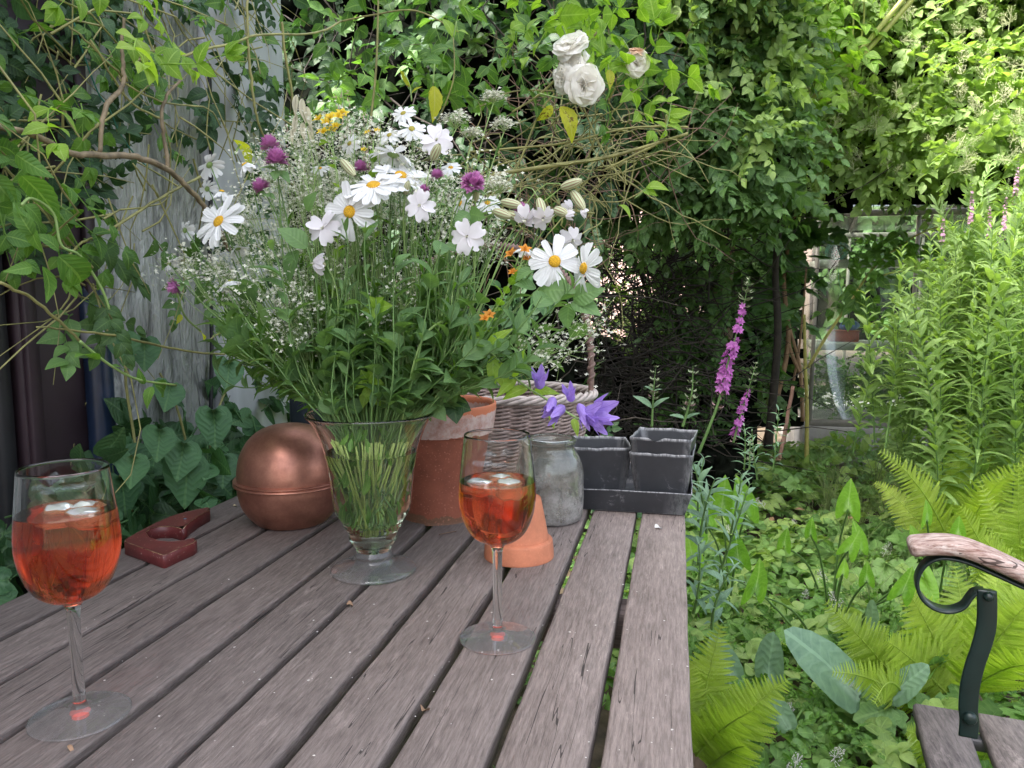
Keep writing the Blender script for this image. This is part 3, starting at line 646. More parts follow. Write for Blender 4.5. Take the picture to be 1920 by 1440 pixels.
# plants in the greenhouse
def mound(name, lab, cat, T, base, R, H, n, size, mt, seed, grp=None, dy=None):
    g = np.random.RandomState(seed); t = thing(name, lab, cat, base, group=grp); a = g.rand(n) * tau; e = g.rand(n) ** .6; ph = g.rand(n) * pi / 2
    P = np.array(base) + np.stack([R * e * np.cos(a) * np.cos(ph * .6), R * e * np.sin(a) * np.cos(ph * .6), .03 + H * np.sin(ph) * (.4 + .6 * g.rand(n))], 1)
    yd = np.stack([np.cos(a), np.sin(a), .2 + .8 * g.rand(n)], 1) + .4 * g.randn(n, 3); mb = MB(); k = g.randint(len(T), size=n); sz = size[0] + (size[1] - size[0]) * g.rand(n)
    for j in range(len(T)): inst(mb, T[j], P[k == j], yd[k == j], (np.array([0, -.3, 1]) + .5 * g.randn(n, 3))[k == j], sz[k == j], np.clip(.4 + .25 * g.randn(n), 0, 1)[k == j])
    mb.build('foliage', mt, t); mb = MB()
    for i in range(8): twigs(mb, g, [np.array(base)], [np.array([g.randn() * .5, g.randn() * .5, 1.])], (H * .5, H * .9), .004)
    mb.build('stems', M['stem_green'], t); return t
mound('greenhouse_plant', 'bushy olive green seedlings growing under the greenhouse shelf', 'plant', SP_SMALL, (float(gp(1585, 780, GY + .5)[0]), GY + .5, zb), .32, .36, 240, (.08, .16), M['leaf_rose'], 141)
mound('greenhouse_plant', 'leafy plants behind the second greenhouse pane from the left', 'plant', SP_SMALL, (float(gp(1770, 780, GY + .5)[0]), GY + .6, zb), .35, .5, 240, (.1, .2), M['leaf_hedge'], 142)
# ================================================================== climbers on the wall, rose bush, garden plants
cl = thing('wall_climber', 'leafy rambling climber covering the upper part of the white wall', 'climber', (WX + .1, 1.1, 0))
g = np.random.RandomState(201)
def wY(off):
    def f(x, y):
        P = PX(x, y, WX + off); return np.clip(P[:, 1], .55, 2.6)
    return f
def wsprays(name, T, poly, n, off, size, mt, seed, parent, depth=.12, droop=.5, face=.3):
    """twigs spread in a layer in front of the wall plane"""
    g = np.random.RandomState(seed); q = pick(g, poly, n); X = WX + off + depth * g.rand(n); P = PX(q[:, 0], q[:, 1], X)
    ang = g.rand(n) * tau; yd = np.stack([.35 + .3 * g.randn(n), np.cos(ang), .7 * np.sin(ang) - droop], 1); nd = np.stack([.9 + .3 * g.randn(n), -.4 + .4 * g.randn(n), .7 + .4 * g.randn(n)], 1)
    k = g.randint(len(T), size=n); sz = size[0] + (size[1] - size[0]) * g.rand(n); mb = MB(); rnd = np.clip(.4 + .28 * g.randn(n), 0, 1)
    for j in range(len(T)): inst(mb, T[j], P[k == j], yd[k == j], nd[k == j], sz[k == j], rnd[k == j])
    return mb.build(name, mt, parent)
OVC = [leaf('ovate', 12, .16, d, tw, .09) for d, tw in ((.12, .1), (.4, .35), (.65, -.35))]
SP_RC = [sprig(s, OVC, 3, 1, .44, .09, pairs=True, up=.35, r=.012) for s in (55, 56, 57)]
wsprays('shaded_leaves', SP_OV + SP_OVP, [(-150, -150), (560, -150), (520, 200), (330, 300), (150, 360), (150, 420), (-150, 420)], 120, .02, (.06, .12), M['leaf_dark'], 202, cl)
wsprays('leaves', SP_RC, [(-150, -150), (330, -150), (520, -100), (480, 180), (300, 260), (160, 300), (150, 400), (-150, 400)], 46, .10, (.06, .10), M['leaf_rose'], 203, cl, .2)
wsprays('leaves', SP_RC, [(-60, 260), (130, 260), (125, 400), (90, 470), (-60, 480)], 9, .22, (.07, .10), M['leaf_rose'], 204, cl, .1, .8)
wsprays('lower_leaves', SP_OV + SP_OVP, [(150, 430), (390, 420), (400, 560), (300, 560), (230, 620), (60, 640), (130, 560)], 11, .12, (.07, .12), M['leaf_hedge'], 205, cl, .15)
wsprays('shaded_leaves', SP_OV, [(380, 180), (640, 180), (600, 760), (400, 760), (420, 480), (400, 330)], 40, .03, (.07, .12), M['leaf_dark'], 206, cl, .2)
wsprays('young_leaves', SP_RC[:2], [(60, -20), (420, -20), (440, 150), (260, 190), (100, 240)], 8, .26, (.07, .10), M['leaf_young'], 207, cl, .12)
mb = MB(); g = np.random.RandomState(208); q = pick(g, [(-100, -100), (500, -100), (480, 420), (150, 560), (-100, 430)], 130)
twigs(mb, g, PX(q[:, 0], q[:, 1], WX + .05 + .25 * g.rand(130)), g.randn(130, 3) * [.15, 1, .8], (.12, .4), .0016, n=6, wig=.15); mb.build('thin_twigs', M['twig_olive'], cl)
mb = MB()
def br(pts, r, off=.3, m=None): wave_tube(m or mb, [PX(x, y, WX + off) for x, y in pts], r, 7, wob=.0006, g=g)
br(((-60, 215), (0, 238), (62, 252), (130, 286), (190, 291), (255, 294), (315, 318), (350, 350), (388, 395), (430, 470)), [.0028, .0038, .0045, .0042, .004])
br(((315, 316), (308, 260), (303, 222), (312, 180), (340, 150)), [.0032, .0026, .002]); br(((188, 287), (192, 225), (205, 190), (228, 165), (232, 130), (229, 90), (233, 34)), [.0028, .0034, .0028, .002])
mb.build('main_branch', plain('tan brown branch', (.20, .15, .09), .65, var=.45, scale=60, bmp=.3), cl)
mb = MB()
for pts, r in ((((250, 118), (270, 110), (330, 108), (400, 88), (440, 82), (480, 66), (590, 62), (640, 40)), [.0018, .0024, .0022]), (((465, -20), (463, 40), (467, 110), (475, 180), (483, 225), (498, 265)), [.0022, .0026, .002]),
               (((528, 40), (535, 105), (545, 160), (556, 232)), [.0026, .0024]), (((130, 478), (155, 455), (205, 432), (300, 372), (388, 325)), [.0014, .002, .0022]),
               (((70, 612), (150, 622), (230, 632), (330, 655), (420, 665)), [.0012, .0018, .0018]), (((0, 530), (60, 560), (120, 610), (150, 640)), [.002, .0018]), (((300, 222), (240, 185), (170, 75)), [.0018, .0014]),
               (((232, 92), (295, 97)), [.0018, .0018]), (((130, 48), (175, 90), (215, 130), (238, 150)), [.0012, .0018]), (((250, 308), (300, 372)), [.001, .0014]), (((225, 150), (300, 190), (390, 205), (415, 240)), [.0014, .0014, .001]),
               (((390, 640), (420, 620), (470, 600)), [.0016, .0016])):
    br(pts, r, .28, mb)
mb.build('green_shoots', M['twig_olive'], cl)
# individual nearer shoots with a few readable leaves
def leafshoot(parent, name, pts, leaves, off=None, Y=None, mt='leaf_rose', T=None, r=.0016, cat=None):
    f = (lambda x, y: PX(x, y, WX + off)) if off is not None else (lambda x, y: PY(x, y, Y))
    mb = MB(); wave_tube(mb, [f(x, y) for x, y in pts], r, 6); mb.build(name + '_stalk' if name else 'stalk', M['stem_pale'], parent)
    mb = MB(); g = np.random.RandomState(int(pts[0][0] * 7 + pts[0][1]) % 9999)
    for (x0_, y0_, x1_, y1_) in leaves:
        a = f(x0_, y0_); b_ = f(x1_, y1_); d = b_ - a; L_ = np.linalg.norm(d); n_ = np.array([.3, -.8, .6]) + .35 * g.randn(3); inst(mb, (T or OVC)[g.randint(len(T or OVC))], [a], d + np.array([0, -.15, 0]) * L_, n_, L_ * 1.08, [.4 + .4 * g.rand()], wx=[.72])
    mb.build(name + '_leaves' if name else 'leaves', M[mt], parent)
leafshoot(cl, 'near', ((40, 385), (60, 372), (100, 400), (115, 460), (150, 480), (190, 540), (205, 580)), [(30, 290, 90, 325), (40, 330, 115, 400), (30, 380, 48, 410), (60, 440, 30, 380), (60, 420, 75, 475), (110, 480, 190, 545), (80, 500, 110, 560), (110, 470, 75, 430), (130, 500, 135, 530), (60, 500, 20, 510)], off=.36)
leafshoot(cl, 'near', ((150, 640), (180, 665), (215, 690), (260, 712), (330, 722)), [(185, 675, 140, 650), (235, 695, 210, 682), (270, 720, 262, 690), (285, 725, 272, 765), (290, 722, 330, 735)], off=.38)
leafshoot(cl, 'near', ((330, 540), (345, 590), (375, 620)), [(340, 590, 333, 608), (372, 620, 390, 632)], off=.3, mt='leaf_yellow')
leafshoot(cl, 'near', ((440, 290), (450, 270)), [(438, 262, 480, 292)], off=.3, mt='leaf_yellow')

# heart leaved creeper low on the wall
hc = thing('heart_leaf_creeper', 'creeper with large heart shaped leaves beside the copper pot', 'creeper', (WX + .15, 1.25, 0))
wsprays('foliage', SP_HEART, [(200, 800), (300, 770), (470, 740), (520, 820), (500, 960), (330, 1010), (210, 1010)], 52, .02, (.14, .22), M['leaf_wall'], 211, hc, .16, .55)
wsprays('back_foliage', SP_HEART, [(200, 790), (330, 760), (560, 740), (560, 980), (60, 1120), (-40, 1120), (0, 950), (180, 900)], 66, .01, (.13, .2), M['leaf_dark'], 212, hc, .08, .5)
mb = MB(); g = np.random.RandomState(213)
for (a, b_, c_, d_) in ((350, 900, 60, 95), (345, 860, 60, 70), (400, 800, 60, 75), (300, 830, 50, 60), (230, 650, 45, 60), (270, 660, 60, 60), (430, 700, 45, 55), (320, 740, 40, 50), (250, 880, 50, 60), (420, 880, 60, 60)):
    A = PX(a, b_ - d_ * .45, WX + .22); B_ = PX(a + g.randint(-10, 10), b_ + d_ * .55, WX + .24); inst(mb, HEART, [A], B_ - A, [.8, -.55, .35], np.linalg.norm(B_ - A), [.6 + .3 * g.rand()])
mb.build('large_leaves', M['leaf_wall'], hc)
mb = MB()
for pts in (((240, 1000), (255, 860), (235, 700), (260, 640)), ((400, 960), (395, 840), (420, 740), (470, 670)), ((330, 940), (350, 850), (330, 760), (300, 700))): mb = MB(); wave_tube(mb, [PX(x, y, WX + .12) for x, y in pts], [.003, .002], 6); mb.build('stem', M['twig_olive'], hc)
o = MB(); 
p = PY(592, 850, 1.52); box(o, (p[0], 1.52, TZ + .105), (.08, .08, .21), bev=.006); o = o.build('dark_box', plain('dark slate blue', (.02, .028, .04), .5), origin=(p[0], 1.52, TZ), smooth=False); tag(o, 'dark slate blue box standing behind the copper ball pot', 'box')

# rose bush behind the bouquet ------------------------------------------------------------
rb = thing('rose_bush', 'straggly rambling rose bush with spotted leaves behind the bouquet', 'rose bush', (-.35, 2.2, 0))
g = np.random.RandomState(221); mb = MB()
q = pick(g, [(880, 240), (960, 200), (1190, 190), (1230, 300), (1160, 400), (1090, 420), (900, 400)], 120); Y = 1.75 + .45 * g.rand(120)
d = g.randn(120, 3) * [1, .5, .9] + np.array([.2, 0, .25])
twigs(mb, g, PY(q[:, 0] - 20, q[:, 1] + 10, Y), d, (.08, .34), .0019, n=9, wig=.2, grav=.2); mb.build('tangled_twigs', M['twig_olive'], rb)
mb = MB(); q = pick(g, [(850, 200), (1250, 150), (1280, 330), (1150, 480), (900, 520)], 100); twigs(mb, g, PY(q[:, 0], q[:, 1], 2.0 + .45 * g.rand(100)), g.randn(100, 3), (.1, .4), .0016, n=7, wig=.15); mb.build('old_twigs', M['twig_brown'], rb)
mb = MB()
for pts, r in ((((905, 332), (960, 322), (1040, 310), (1150, 292), (1290, 250)), [.004, .005, .003]), (((880, 285), (960, 278), (1060, 268), (1180, 240), (1290, 238)), [.0025, .0022]), (((960, 210), (1020, 170), (1080, 105), (1120, 60)), [.002, .003, .0026]),
               (((1130, 320), (1190, 290), (1240, 262), (1250, 215)), [.002, .003, .0025]), (((900, 380), (960, 330), (1010, 215), (1040, 175)), [.003, .0024, .002]), (((1170, 340), (1140, 300), (1110, 240), (1090, 190)), [.0015, .002]),
               (((1100, 372), (1130, 378), (1170, 376), (1215, 352)), [.0012, .0016]), (((1170, 365), (1175, 300)), [.001, .0014]), (((1040, 170), (960, 172), (900, 200)), [.0016, .0014]), (((690, 265), (705, 130), (710, -30)), [.003, .0026, .002]),
               (((640, 40), (700, 28), (780, 20), (860, 60)), [.002, .0016]), (((820, 230), (850, 150), (850, 70)), [.002, .0016, .001])):
    wave_tube(mb, [PY(x, y, 1.72) for x, y in pts], r, 7)
mb.build('main_canes', M['twig_olive'], rb)
sprays('leaves', SP_RC, [(560, -120), (1250, -120), (1240, 120), (1150, 200), (1060, 150), (880, 230), (700, 200), (560, 120)], 70, lambda x, y: 1.75 + 0 * x, (.09, .14), M['leaf_rose'], 222, rb, depth=.5, droop=.3)
sprays('young_leaves', SP_RC, [(900, -60), (1270, -60), (1260, 160), (1190, 190), (1120, 60), (960, 150)], 26, lambda x, y: 1.7 + 0 * x, (.09, .14), M['leaf_young'], 223, rb, depth=.2, droop=.1)
leafshoot(rb, 'shoot', ((1245, 255), (1255, 215), (1260, 175)), [(1250, 190, 1225, 185), (1250, 190, 1275, 182), (1255, 215, 1228, 205), (1255, 215, 1295, 212), (1252, 235, 1285, 240), (1250, 240, 1228, 228), (1250, 245, 1240, 262), (1256, 200, 1270, 200), (1255, 228, 1278, 225)], Y=1.7, mt='leaf_young', T=OV)
leafshoot(rb, 'spotted', ((1010, 175), (1040, 182), (1080, 190)), [(1035, 198, 1012, 232), (1052, 200, 1090, 258)], Y=1.66, mt='leaf_yellow')
leafshoot(rb, 'spotted', ((815, 120), (812, 160)), [(814, 162, 816, 228)], Y=1.66, mt='leaf_yellow')
leafshoot(rb, 'spotted', ((1140, 120), (1143, 150)), [(1142, 130, 1145, 168)], Y=1.68, mt='leaf_yellow')
leafshoot(rb, 'shoot', ((850, 70), (856, 40)), [(850, 70, 835, 30), (856, 60, 880, 55)], Y=1.66, mt='leaf_young')
leafshoot(rb, 'shoot', ((1190, 372), (1215, 352)), [(1212, 352, 1255, 345), (1205, 358, 1235, 362), (1160, 385, 1190, 400)], Y=1.7, mt='leaf_young', T=OV)
leafshoot(rb, 'red', ((772, 190), (768, 160), (758, 135)), [(770, 165, 752, 132), (772, 175, 790, 160), (760, 140, 748, 130)], Y=1.6, mt='leaf_yellow', T=LA)
# roses
def rose(pos, axis, R, seed, mt, parent):
    g = np.random.RandomState(seed); axis = nrm(axis); a = nrm(np.cross(axis, [.3, .2, 1])); b_ = np.cross(axis, a); mb = MB()
    for lay, (cnt, tilt, ln, wd) in enumerate(((2, .15, .5, .5), (3, .35, .66, .62), (4, .55, .84, .78), (4, .85, .98, .9), (5, 1.25, 1.02, .95))):
        for k in range(cnt):
            th = tau * (k + g.rand() * .4) / cnt + lay * 1.1; rad = a * cos(th) + b_ * sin(th); tg = -a * sin(th) + b_ * cos(th); tl = tilt * (.85 + .3 * g.rand()); s_ = np.linspace(0, 1, 7); u = np.linspace(-1, 1, 7)
            cur = np.concatenate([[0], np.cumsum(np.diff(s_))]) * R * ln
            G = np.zeros((7, 7, 3))
            for i, t in enumerate(s_):
                an = tl * (1.5 - .9 * (1 - t) ** 2) - .35 * (1 - t) + (.6 * max(0, t - .75) / .25 if lay > 1 else -.4 * t); 
                if i == 0: c0 = rad * .03 * R
                else: c0 = c0 + (rad * sin(an) + axis * cos(an)) * R * ln / 6
                wv = wd * R * sin(pi * min(1, .12 + t * .62)) ** .7 * (1 - .25 * max(0, t - .8) / .2)
                for j, uu in enumerate(u): G[i, j] = c0 + tg * uu * wv - rad * (uu * uu) * wv * (.45 if lay < 3 else .25) + axis * .05 * R * sin(uu * 5 + k * 2 + t * 3) * t
            grid(mb, G + pos, (abs(.5), .5, g.rand()))
    return mb.build('petals', mt, parent)
m_rose, nt, b, out = mat('white rose petal'); b.inputs['Base Color'].default_value = (.93, .92, .88, 1); b.inputs['Roughness'].default_value = .6; b.inputs['Subsurface Weight'].default_value = 0; b.inputs['Subsurface Radius'].default_value = (.01, .008, .006)
tr = N(nt, 'ShaderNodeBsdfTranslucent'); tr.inputs[0].default_value = (.95, .92, .84, 1); mx = N(nt, 'ShaderNodeMixShader'); mx.inputs[0].default_value = .4; nt.links.new(b.outputs[0], mx.inputs[1]); nt.links.new(tr.outputs[0], mx.inputs[2]); nt.links.new(mx.outputs[0], out.inputs[0])
m_rose2 = plain('peach rose petal', (.80, .58, .42), .6, var=.12, trans=.3)
for k, (x, y, d_, lab, ax) in enumerate(((1068, 76, 54, 'white rose at the top of the hanging cluster', (-.2, -.6, .7)), (1072, 128, 58, 'white rose in the middle of the hanging cluster', (-.5, -.8, .1)),
        (1098, 160, 56, 'creamy white rose at the bottom of the hanging cluster, largest and fullest', (.3, -.9, -.3)), (1050, 150, 42, 'small white rose tucked at the lower left of the cluster', (-.7, -.6, -.2)))):
    p = PY(x, y, 1.66 - .02 * (k == 2)); t = thing('rose_flower', lab, 'rose', p, group='white roses in the hanging cluster'); R = d_ / 1450 * 1.75 * .62
    rose(p - nrm(ax) * R * .5, np.array(ax), R, 30 + k, m_rose, t); mb = MB(); tube(mb, smooth_prof([p - nrm(ax) * R * .5, p - nrm(ax) * R * 1.1 + [0, .01, 0], p + [(-.02), .03, .04]], 4), .0016, 6); mb.build('stem', M['stem_pale'], t)
for (x, y, d_, lab, ax, mt) in ((1196, 118, 44, 'faded white rose to the right of the hanging cluster', (.3, -.8, -.2), m_rose), (1193, 92, 26, 'withered peach coloured rose above the faded white rose', (.1, -.3, .9), m_rose2)):
    p = PY(x, y, 1.75); t = thing('rose_flower', lab, 'rose', p); R = d_ / 1450 * 1.8 * .55; rose(p - nrm(ax) * R * .5, np.array(ax), R, 50 + x, mt, t)
    mb = MB(); tube(mb, smooth_prof([p - nrm(ax) * R * .5, p - nrm(ax) * R * 1.1, p + [-.03, .03, .03]], 4), .0015, 6); mb.build('stem', M['stem_pale'], t)

# ------------------------------------------------------------------ ground cover
g = np.random.RandomState(301)
def hgt(X, Y): return .10 + .07 * lump(X, Y, 4., 9) + .05 * np.clip(Y - 2, 0, 2)
def cover(name, T, n, xr, yr, size, mt, seed, lab, extra=0., keep=None, bias=1.0, zlo=.35, lift=.6):
    g = np.random.RandomState(seed); X = xr[0] + (xr[1] - xr[0]) * g.rand(n); Y = yr[0] + (yr[1] - yr[0]) * g.rand(n) ** bias
    k = np.ones(n, bool) if keep is None else keep(X, Y); X, Y = X[k], Y[k]; n = len(X)
    Z = np.clip(hgt(X, Y) + extra, .03, 1) * (zlo + (1 - zlo) * g.rand(n)); a = g.rand(n) * tau; yd = np.stack([np.cos(a), np.sin(a), lift * g.rand(n)], 1); nd = np.array([0, -.25, 1]) + .4 * g.randn(n, 3)
    sz = size[0] + (size[1] - size[0]) * g.rand(n); mb = MB(); kk = g.randint(len(T), size=n); rnd = np.clip(.45 + .2 * g.randn(n) + .3 * lump(X, Y, 5, seed), 0, 1)
    for j in range(len(T)): inst(mb, T[j], np.stack([X, Y, Z], 1)[kk == j], yd[kk == j], nd[kk == j], sz[kk == j], rnd[kk == j])
    o = mb.build(name, mt); tag(o, lab, 'ground cover', kind='stuff'); return o
PAN_SMALL = [panicle(s) for s in (7, 8)]
right = lambda X, Y: (X > .02) | (Y > 1.95)
cover('undergrowth', SP_SMALL + SP_OV, 3600, (-.3, 4.2), (.5, 4.9), (.12, .22), M['leaf_ground'], 302, 'mixed low green ground cover plants across the garden bed', keep=right, bias=1.15)
cover('undergrowth_leaves', SP_OVP + SP_HEART, 1700, (-.2, 4), (.6, 4.8), (.11, .19), M['leaf_bright'], 303, 'lighter green low leaves among the ground cover', .03, keep=right, bias=1.2)
cover('shade_groundcover', SP_SMALL, 420, (-1.2, .1), (.2, 3.2), (.1, .18), M['leaf_ground'], 304, 'weeds growing in the shade beneath the table', -.05)
cover('bramble_leaves', SP_GRAPE, 170, (.5, 3.2), (1.7, 3.6), (.14, .22), M['leaf_ground'], 305, 'toothed dark leaves among the ground cover', .08, keep=right)
cover('small_groundcover', SP_SMALL, 1500, (.05, 2.2), (.7, 2.6), (.06, .11), M['leaf_rose'], 306, 'tiny leaved weeds threading through the near part of the bed', .02, keep=right, zlo=.7, lift=1.4)
cover('leaf_litter', [OV[2], LA[2], OV[0]], 500, (.05, 3.), (.7, 4.2), (.02, .05), plain('dead brown leaf', (.26, .16, .09), .85, var=.5), 307, 'dead brown leaves lying among the ground cover', .0, keep=right, zlo=.6)
cover('tiny_white_flowers', PAN_SMALL, 70, (.2, 2.4), (1.0, 3.4), (.03, .07), plain('tiny white flowers', (.7, .66, .66), .7, trans=.2), 308, 'tiny whitish flower sprays among the ground cover', .05, keep=right, zlo=.9, lift=2.5)
# wispy dry grass
def blade(seed):
    g = np.random.RandomState(seed); mb = MB()
    for k in range(9):
        a = g.rand() * tau; t = np.linspace(0, 1, 5); l = .6 + .4 * g.rand(); lean = .25 + .5 * g.rand(); P = np.stack([cos(a) * lean * t ** 2 * l, t * l, sin(a) * lean * t ** 2 * l], 1); tube(mb, P, .007 * (1.05 - t), 3, (.5, 0, g.rand() * .5), cap=False)
    return tmpl(mb)
BL = [blade(s) for s in (1, 2, 3)]
def grass(name, n, xr, yr, size, mt, seed, lab):
    g = np.random.RandomState(seed); X = xr[0] + (xr[1] - xr[0]) * g.rand(n); Y = yr[0] + (yr[1] - yr[0]) * g.rand(n); Z = hgt(X, Y) * .5; mb = MB(); kk = g.randint(3, size=n); sz = size[0] + (size[1] - size[0]) * g.rand(n)
    yd = np.array([0, 0, 1.]) + .35 * g.randn(n, 3)
    for j in range(3): inst(mb, BL[j], np.stack([X, Y, Z], 1)[kk == j], yd[kk == j], g.randn(n, 3)[kk == j], sz[kk == j])
    o = mb.build(name, mt); tag(o, lab, 'grass', kind='stuff')
grass('grass', 420, (.6, 2.6), (2.3, 4.2), (.16, .34), plain('wispy grass', (.22, .3, .1), .6, var=.3, trans=.3), 311, 'wispy thin grass in the middle of the garden bed')
grass('dry_grass', 150, (.9, 2.2), (2.9, 3.7), (.16, .3), plain('dry grass', (.42, .36, .2), .7, var=.3, trans=.2), 312, 'dry straw coloured grass tufts in the bed')

# ------------------------------------------------------------------ ferns
def pinna(seed, n=13):
    g = np.random.RandomState(seed); V = []; Q = []; L = []
    for k in range(n):
        t0_, t1_ = k / n, (k + .92) / n; w0 = .13 * (1 - t0_) ** .75 * (1 + .08 * g.randn()) + .008
        for sx in (-1, 1):
            b0 = len(V); V += [[0, t0_, -.12 * t0_ ** 2], [0, t1_, -.12 * t1_ ** 2], [sx * w0, t1_ + .035, -.12 * t0_ ** 2 + .012], [sx * w0 * .95, t0_ + .03, -.12 * t0_ ** 2 + .012]]
            L += [[0, t0_, 0], [0, t1_, 0], [1, t1_, 0], [1, t0_, 0]]; Q.append([b0, b0 + 1, b0 + 2, b0 + 3])
    return np.array(V), [np.array(Q)], np.array(L)
PN = [pinna(s) for s in (1, 2, 3)]
def frond(parent, base, tip, width, seed, mt, arch=.35, face=(0, -1, .4), npin=30, sag=.0):
    g = np.random.RandomState(seed); fr_c = g.rand(); base = np.asarray(base, float); tip = np.asarray(tip, float); L_ = np.linalg.norm(tip - base)
    t = np.linspace(0, 1, 14); mid = (base + tip) / 2 + np.array([0, 0, arch * L_]) * (1 if abs((tip - base)[2]) < .9 * L_ else .25) + .05 * L_ * g.randn(3)
    P = ((1 - t) ** 2)[:, None] * base + (2 * t * (1 - t))[:, None] * mid + (t ** 2)[:, None] * tip; mb = MB(); tube(mb, P, .0035 * (1.15 - t), 5, (0, 0, .6), cap=False)
    ts = np.linspace(.16, .985, npin); C = np.stack([np.interp(ts, t, P[:, k]) for k in range(3)], 1); T = nrm(np.gradient(C, axis=0)); f = nrm(face)
    side = nrm(np.cross(T, f)); up_ = np.cross(side, T); wd = width * np.sin(pi * (np.clip((ts - .1) / .92, 0, 1)) ** .62) ** .8 * (1 - .55 * (ts - .1)) + .008
    for sx in (-1, 1):
        yd = sx * side + .32 * T - .10 * up_ + .07 * g.randn(npin, 3); inst(mb, PN[seed % 3], C, yd, up_ * 1. + .12 * g.randn(npin, 3), wd * (1 + .06 * g.randn(npin)), np.clip(.45 + .75 * (fr_c - .5) + .12 * g.randn(npin), 0, 1), wx=np.full(npin, 1.25))
    return mb.build('frond', mt, parent)
def fern(lab, base, fronds, mt, seed, grp='ferns in the garden bed'):
    base = np.array(base, float); t = thing('fern', lab, 'fern', base, group=grp)
    for k, (tip, wd, *ar) in enumerate(fronds): frond(t, base + .02 * np.array([sin(k * 2), cos(k * 3), 0]), tip, wd, seed + k, mt, *(ar or [.25]))
    mb = MB(); lathe(mb, [(.0, 0), (.05, 0), (.045, .05), (.02, .09), (.0, .1)], base - [0, 0, .03], 10); mb.build('rootstock', M['bark'], t); return t
def gnd(x, y, Y, z=.1):
    p = PY(x, y, Y); p[2] = z; return p
b1 = gnd(1790, 1040, 2.75, .12)
fern('tall upright fern behind the chair armrest with long yellow green fronds', b1, [(PY(1800, 775, 2.7), .105, .02), (PY(1648, 845, 2.5), .075, .2), (PY(1725, 872, 2.9), .07, .1), (PY(1872, 760, 3.0), .09, .05), (PY(1960, 800, 2.7), .1, .1), (PY(1880, 900, 2.4), .07, .2), (PY(1930, 870, 2.5), .08, .2), (PY(1640, 905, 2.9), .07, .2)], M['fern'], 400)
b2 = gnd(1960, 1060, 2.35)
fern('fern leaning in from the right edge above the armrest', b2, [(PY(1800, 950, 2.2), .08, .2), (PY(1835, 900, 2.4), .07, .2), (PY(1910, 870, 2.3), .08, .1), (PY(1990, 850, 2.2), .09, .1), (PY(1840, 1005, 2.1), .06, .1), (PY(2080, 900, 2.4), .09)], M['fern'], 420)
b3 = PY(1650, 1380, 1.75)
fern('pale fern with a single long frond arching over the grey leaves', gnd(1720, 1370, 1.85), [(PY(1548, 1128, 1.8), .085, .05), (PY(1560, 1260, 1.6), .05, .1), (PY(1640, 1320, 1.45), .05, .2)], M['fern'], 440)
b4 = PY(1310, 1400, 1.55)
fern('fern beside the right edge of the table', gnd(1300, 1360, 1.5), [(PY(1352, 1172, 1.55), .085, .05), (PY(1478, 1275, 1.45), .075, .12), (PY(1420, 1330, 1.3), .06, .15), (PY(1290, 1240, 1.5), .07, .1), (PY(1400, 1400, 1.3), .06, .2)], M['fern'], 460)
b5 = gnd(1800, 1400, 1.9)
fern('broad bright fern spreading behind the chair bracket', b5, [(PY(1700, 1105, 1.8), .10, .08), (PY(1790, 1060, 1.95), .10, .03), (PY(1935, 1120, 1.8), .11, .08), (PY(1660, 1200, 1.7), .09, .12), (PY(1990, 1080, 2.0), .11, .1), (PY(1880, 1040, 2.1), .09, .03), (PY(1960, 1250, 1.6), .09, .2), (PY(1740, 1150, 2.0), .09, .1)], M['fern'], 480)
fern('small low fern at the foot of the chair', gnd(1800, 1470, 1.6), [(PY(1700, 1370, 1.5), .05, .2), (PY(1860, 1400, 1.5), .05, .2), (PY(1740, 1440, 1.3), .05, .2)], M['fern'], 500)

# ------------------------------------------------------------------ arum, glaucous leaves
def leafplant(name, lab, cat, base, leaves, T, mt, grp=None, seed=0, sm='stem_green', nface=(0, -1, .5)):
    g = np.random.RandomState(seed); base = np.array(base, float); t = thing(name, lab, cat, base, group=grp)
    for (x, y, h, ang, Y) in leaves:
        if name == 'arum_plant' and 150 < ang < 210: ang -= 180; y += .4 * h; h *= .8
        # stalk end px, leaf length in px, direction (0 = up, 180 = hanging)
        A = PY(x, y, Y); s_ = h / 1450 * Y; d = np.array([sin(radians(ang)), -.25, cos(radians(ang))]); mb = MB(); wave_tube(mb, [base, (base + A) / 2 + [0, .02, .06], A], [.004, .0022], 6); mb.build('stalk', M[sm], t)
        mb = MB(); inst(mb, T, [A], d, np.array(nface) + .3 * g.randn(3), s_, [g.rand()]); mb.build('leaf', M[mt], t)
    return t
leafplant('arum_plant', 'arum with two upright shining leaves beside the black tray', 'arum', PY(1370, 1080, 2.5) * [1, 1, .2], [(1352, 960, 75, 5, 2.2), (1398, 965, 82, -10, 2.15), (1325, 985, 70, -30, 2.1), (1385, 1020, 80, 170, 2.0)], ARROW, 'leaf_arum', 'arum plants in the bed', 601)
leafplant('arum_plant', 'arum with one large arrow shaped leaf in the middle of the bed', 'arum', PY(1560, 1120, 2.5) * [1, 1, .2], [(1590, 925, 78, 178, 2.2), (1520, 985, 45, 175, 2.1), (1470, 1005, 48, 182, 2.1), (1612, 1000, 75, 170, 2.15), (1590, 1010, 60, 200, 2.0)], ARROW, 'leaf_arum', 'arum plants in the bed', 602)
leafplant('arum_plant', 'arum leaves below the tall fern and above the armrest', 'arum', PY(1760, 1090, 2.5) * [1, 1, .2], [(1738, 955, 52, 178, 2.1), (1796, 985, 48, 175, 2.1), (1720, 1000, 50, 160, 2.2)], ARROW, 'leaf_arum', 'arum plants in the bed', 603)
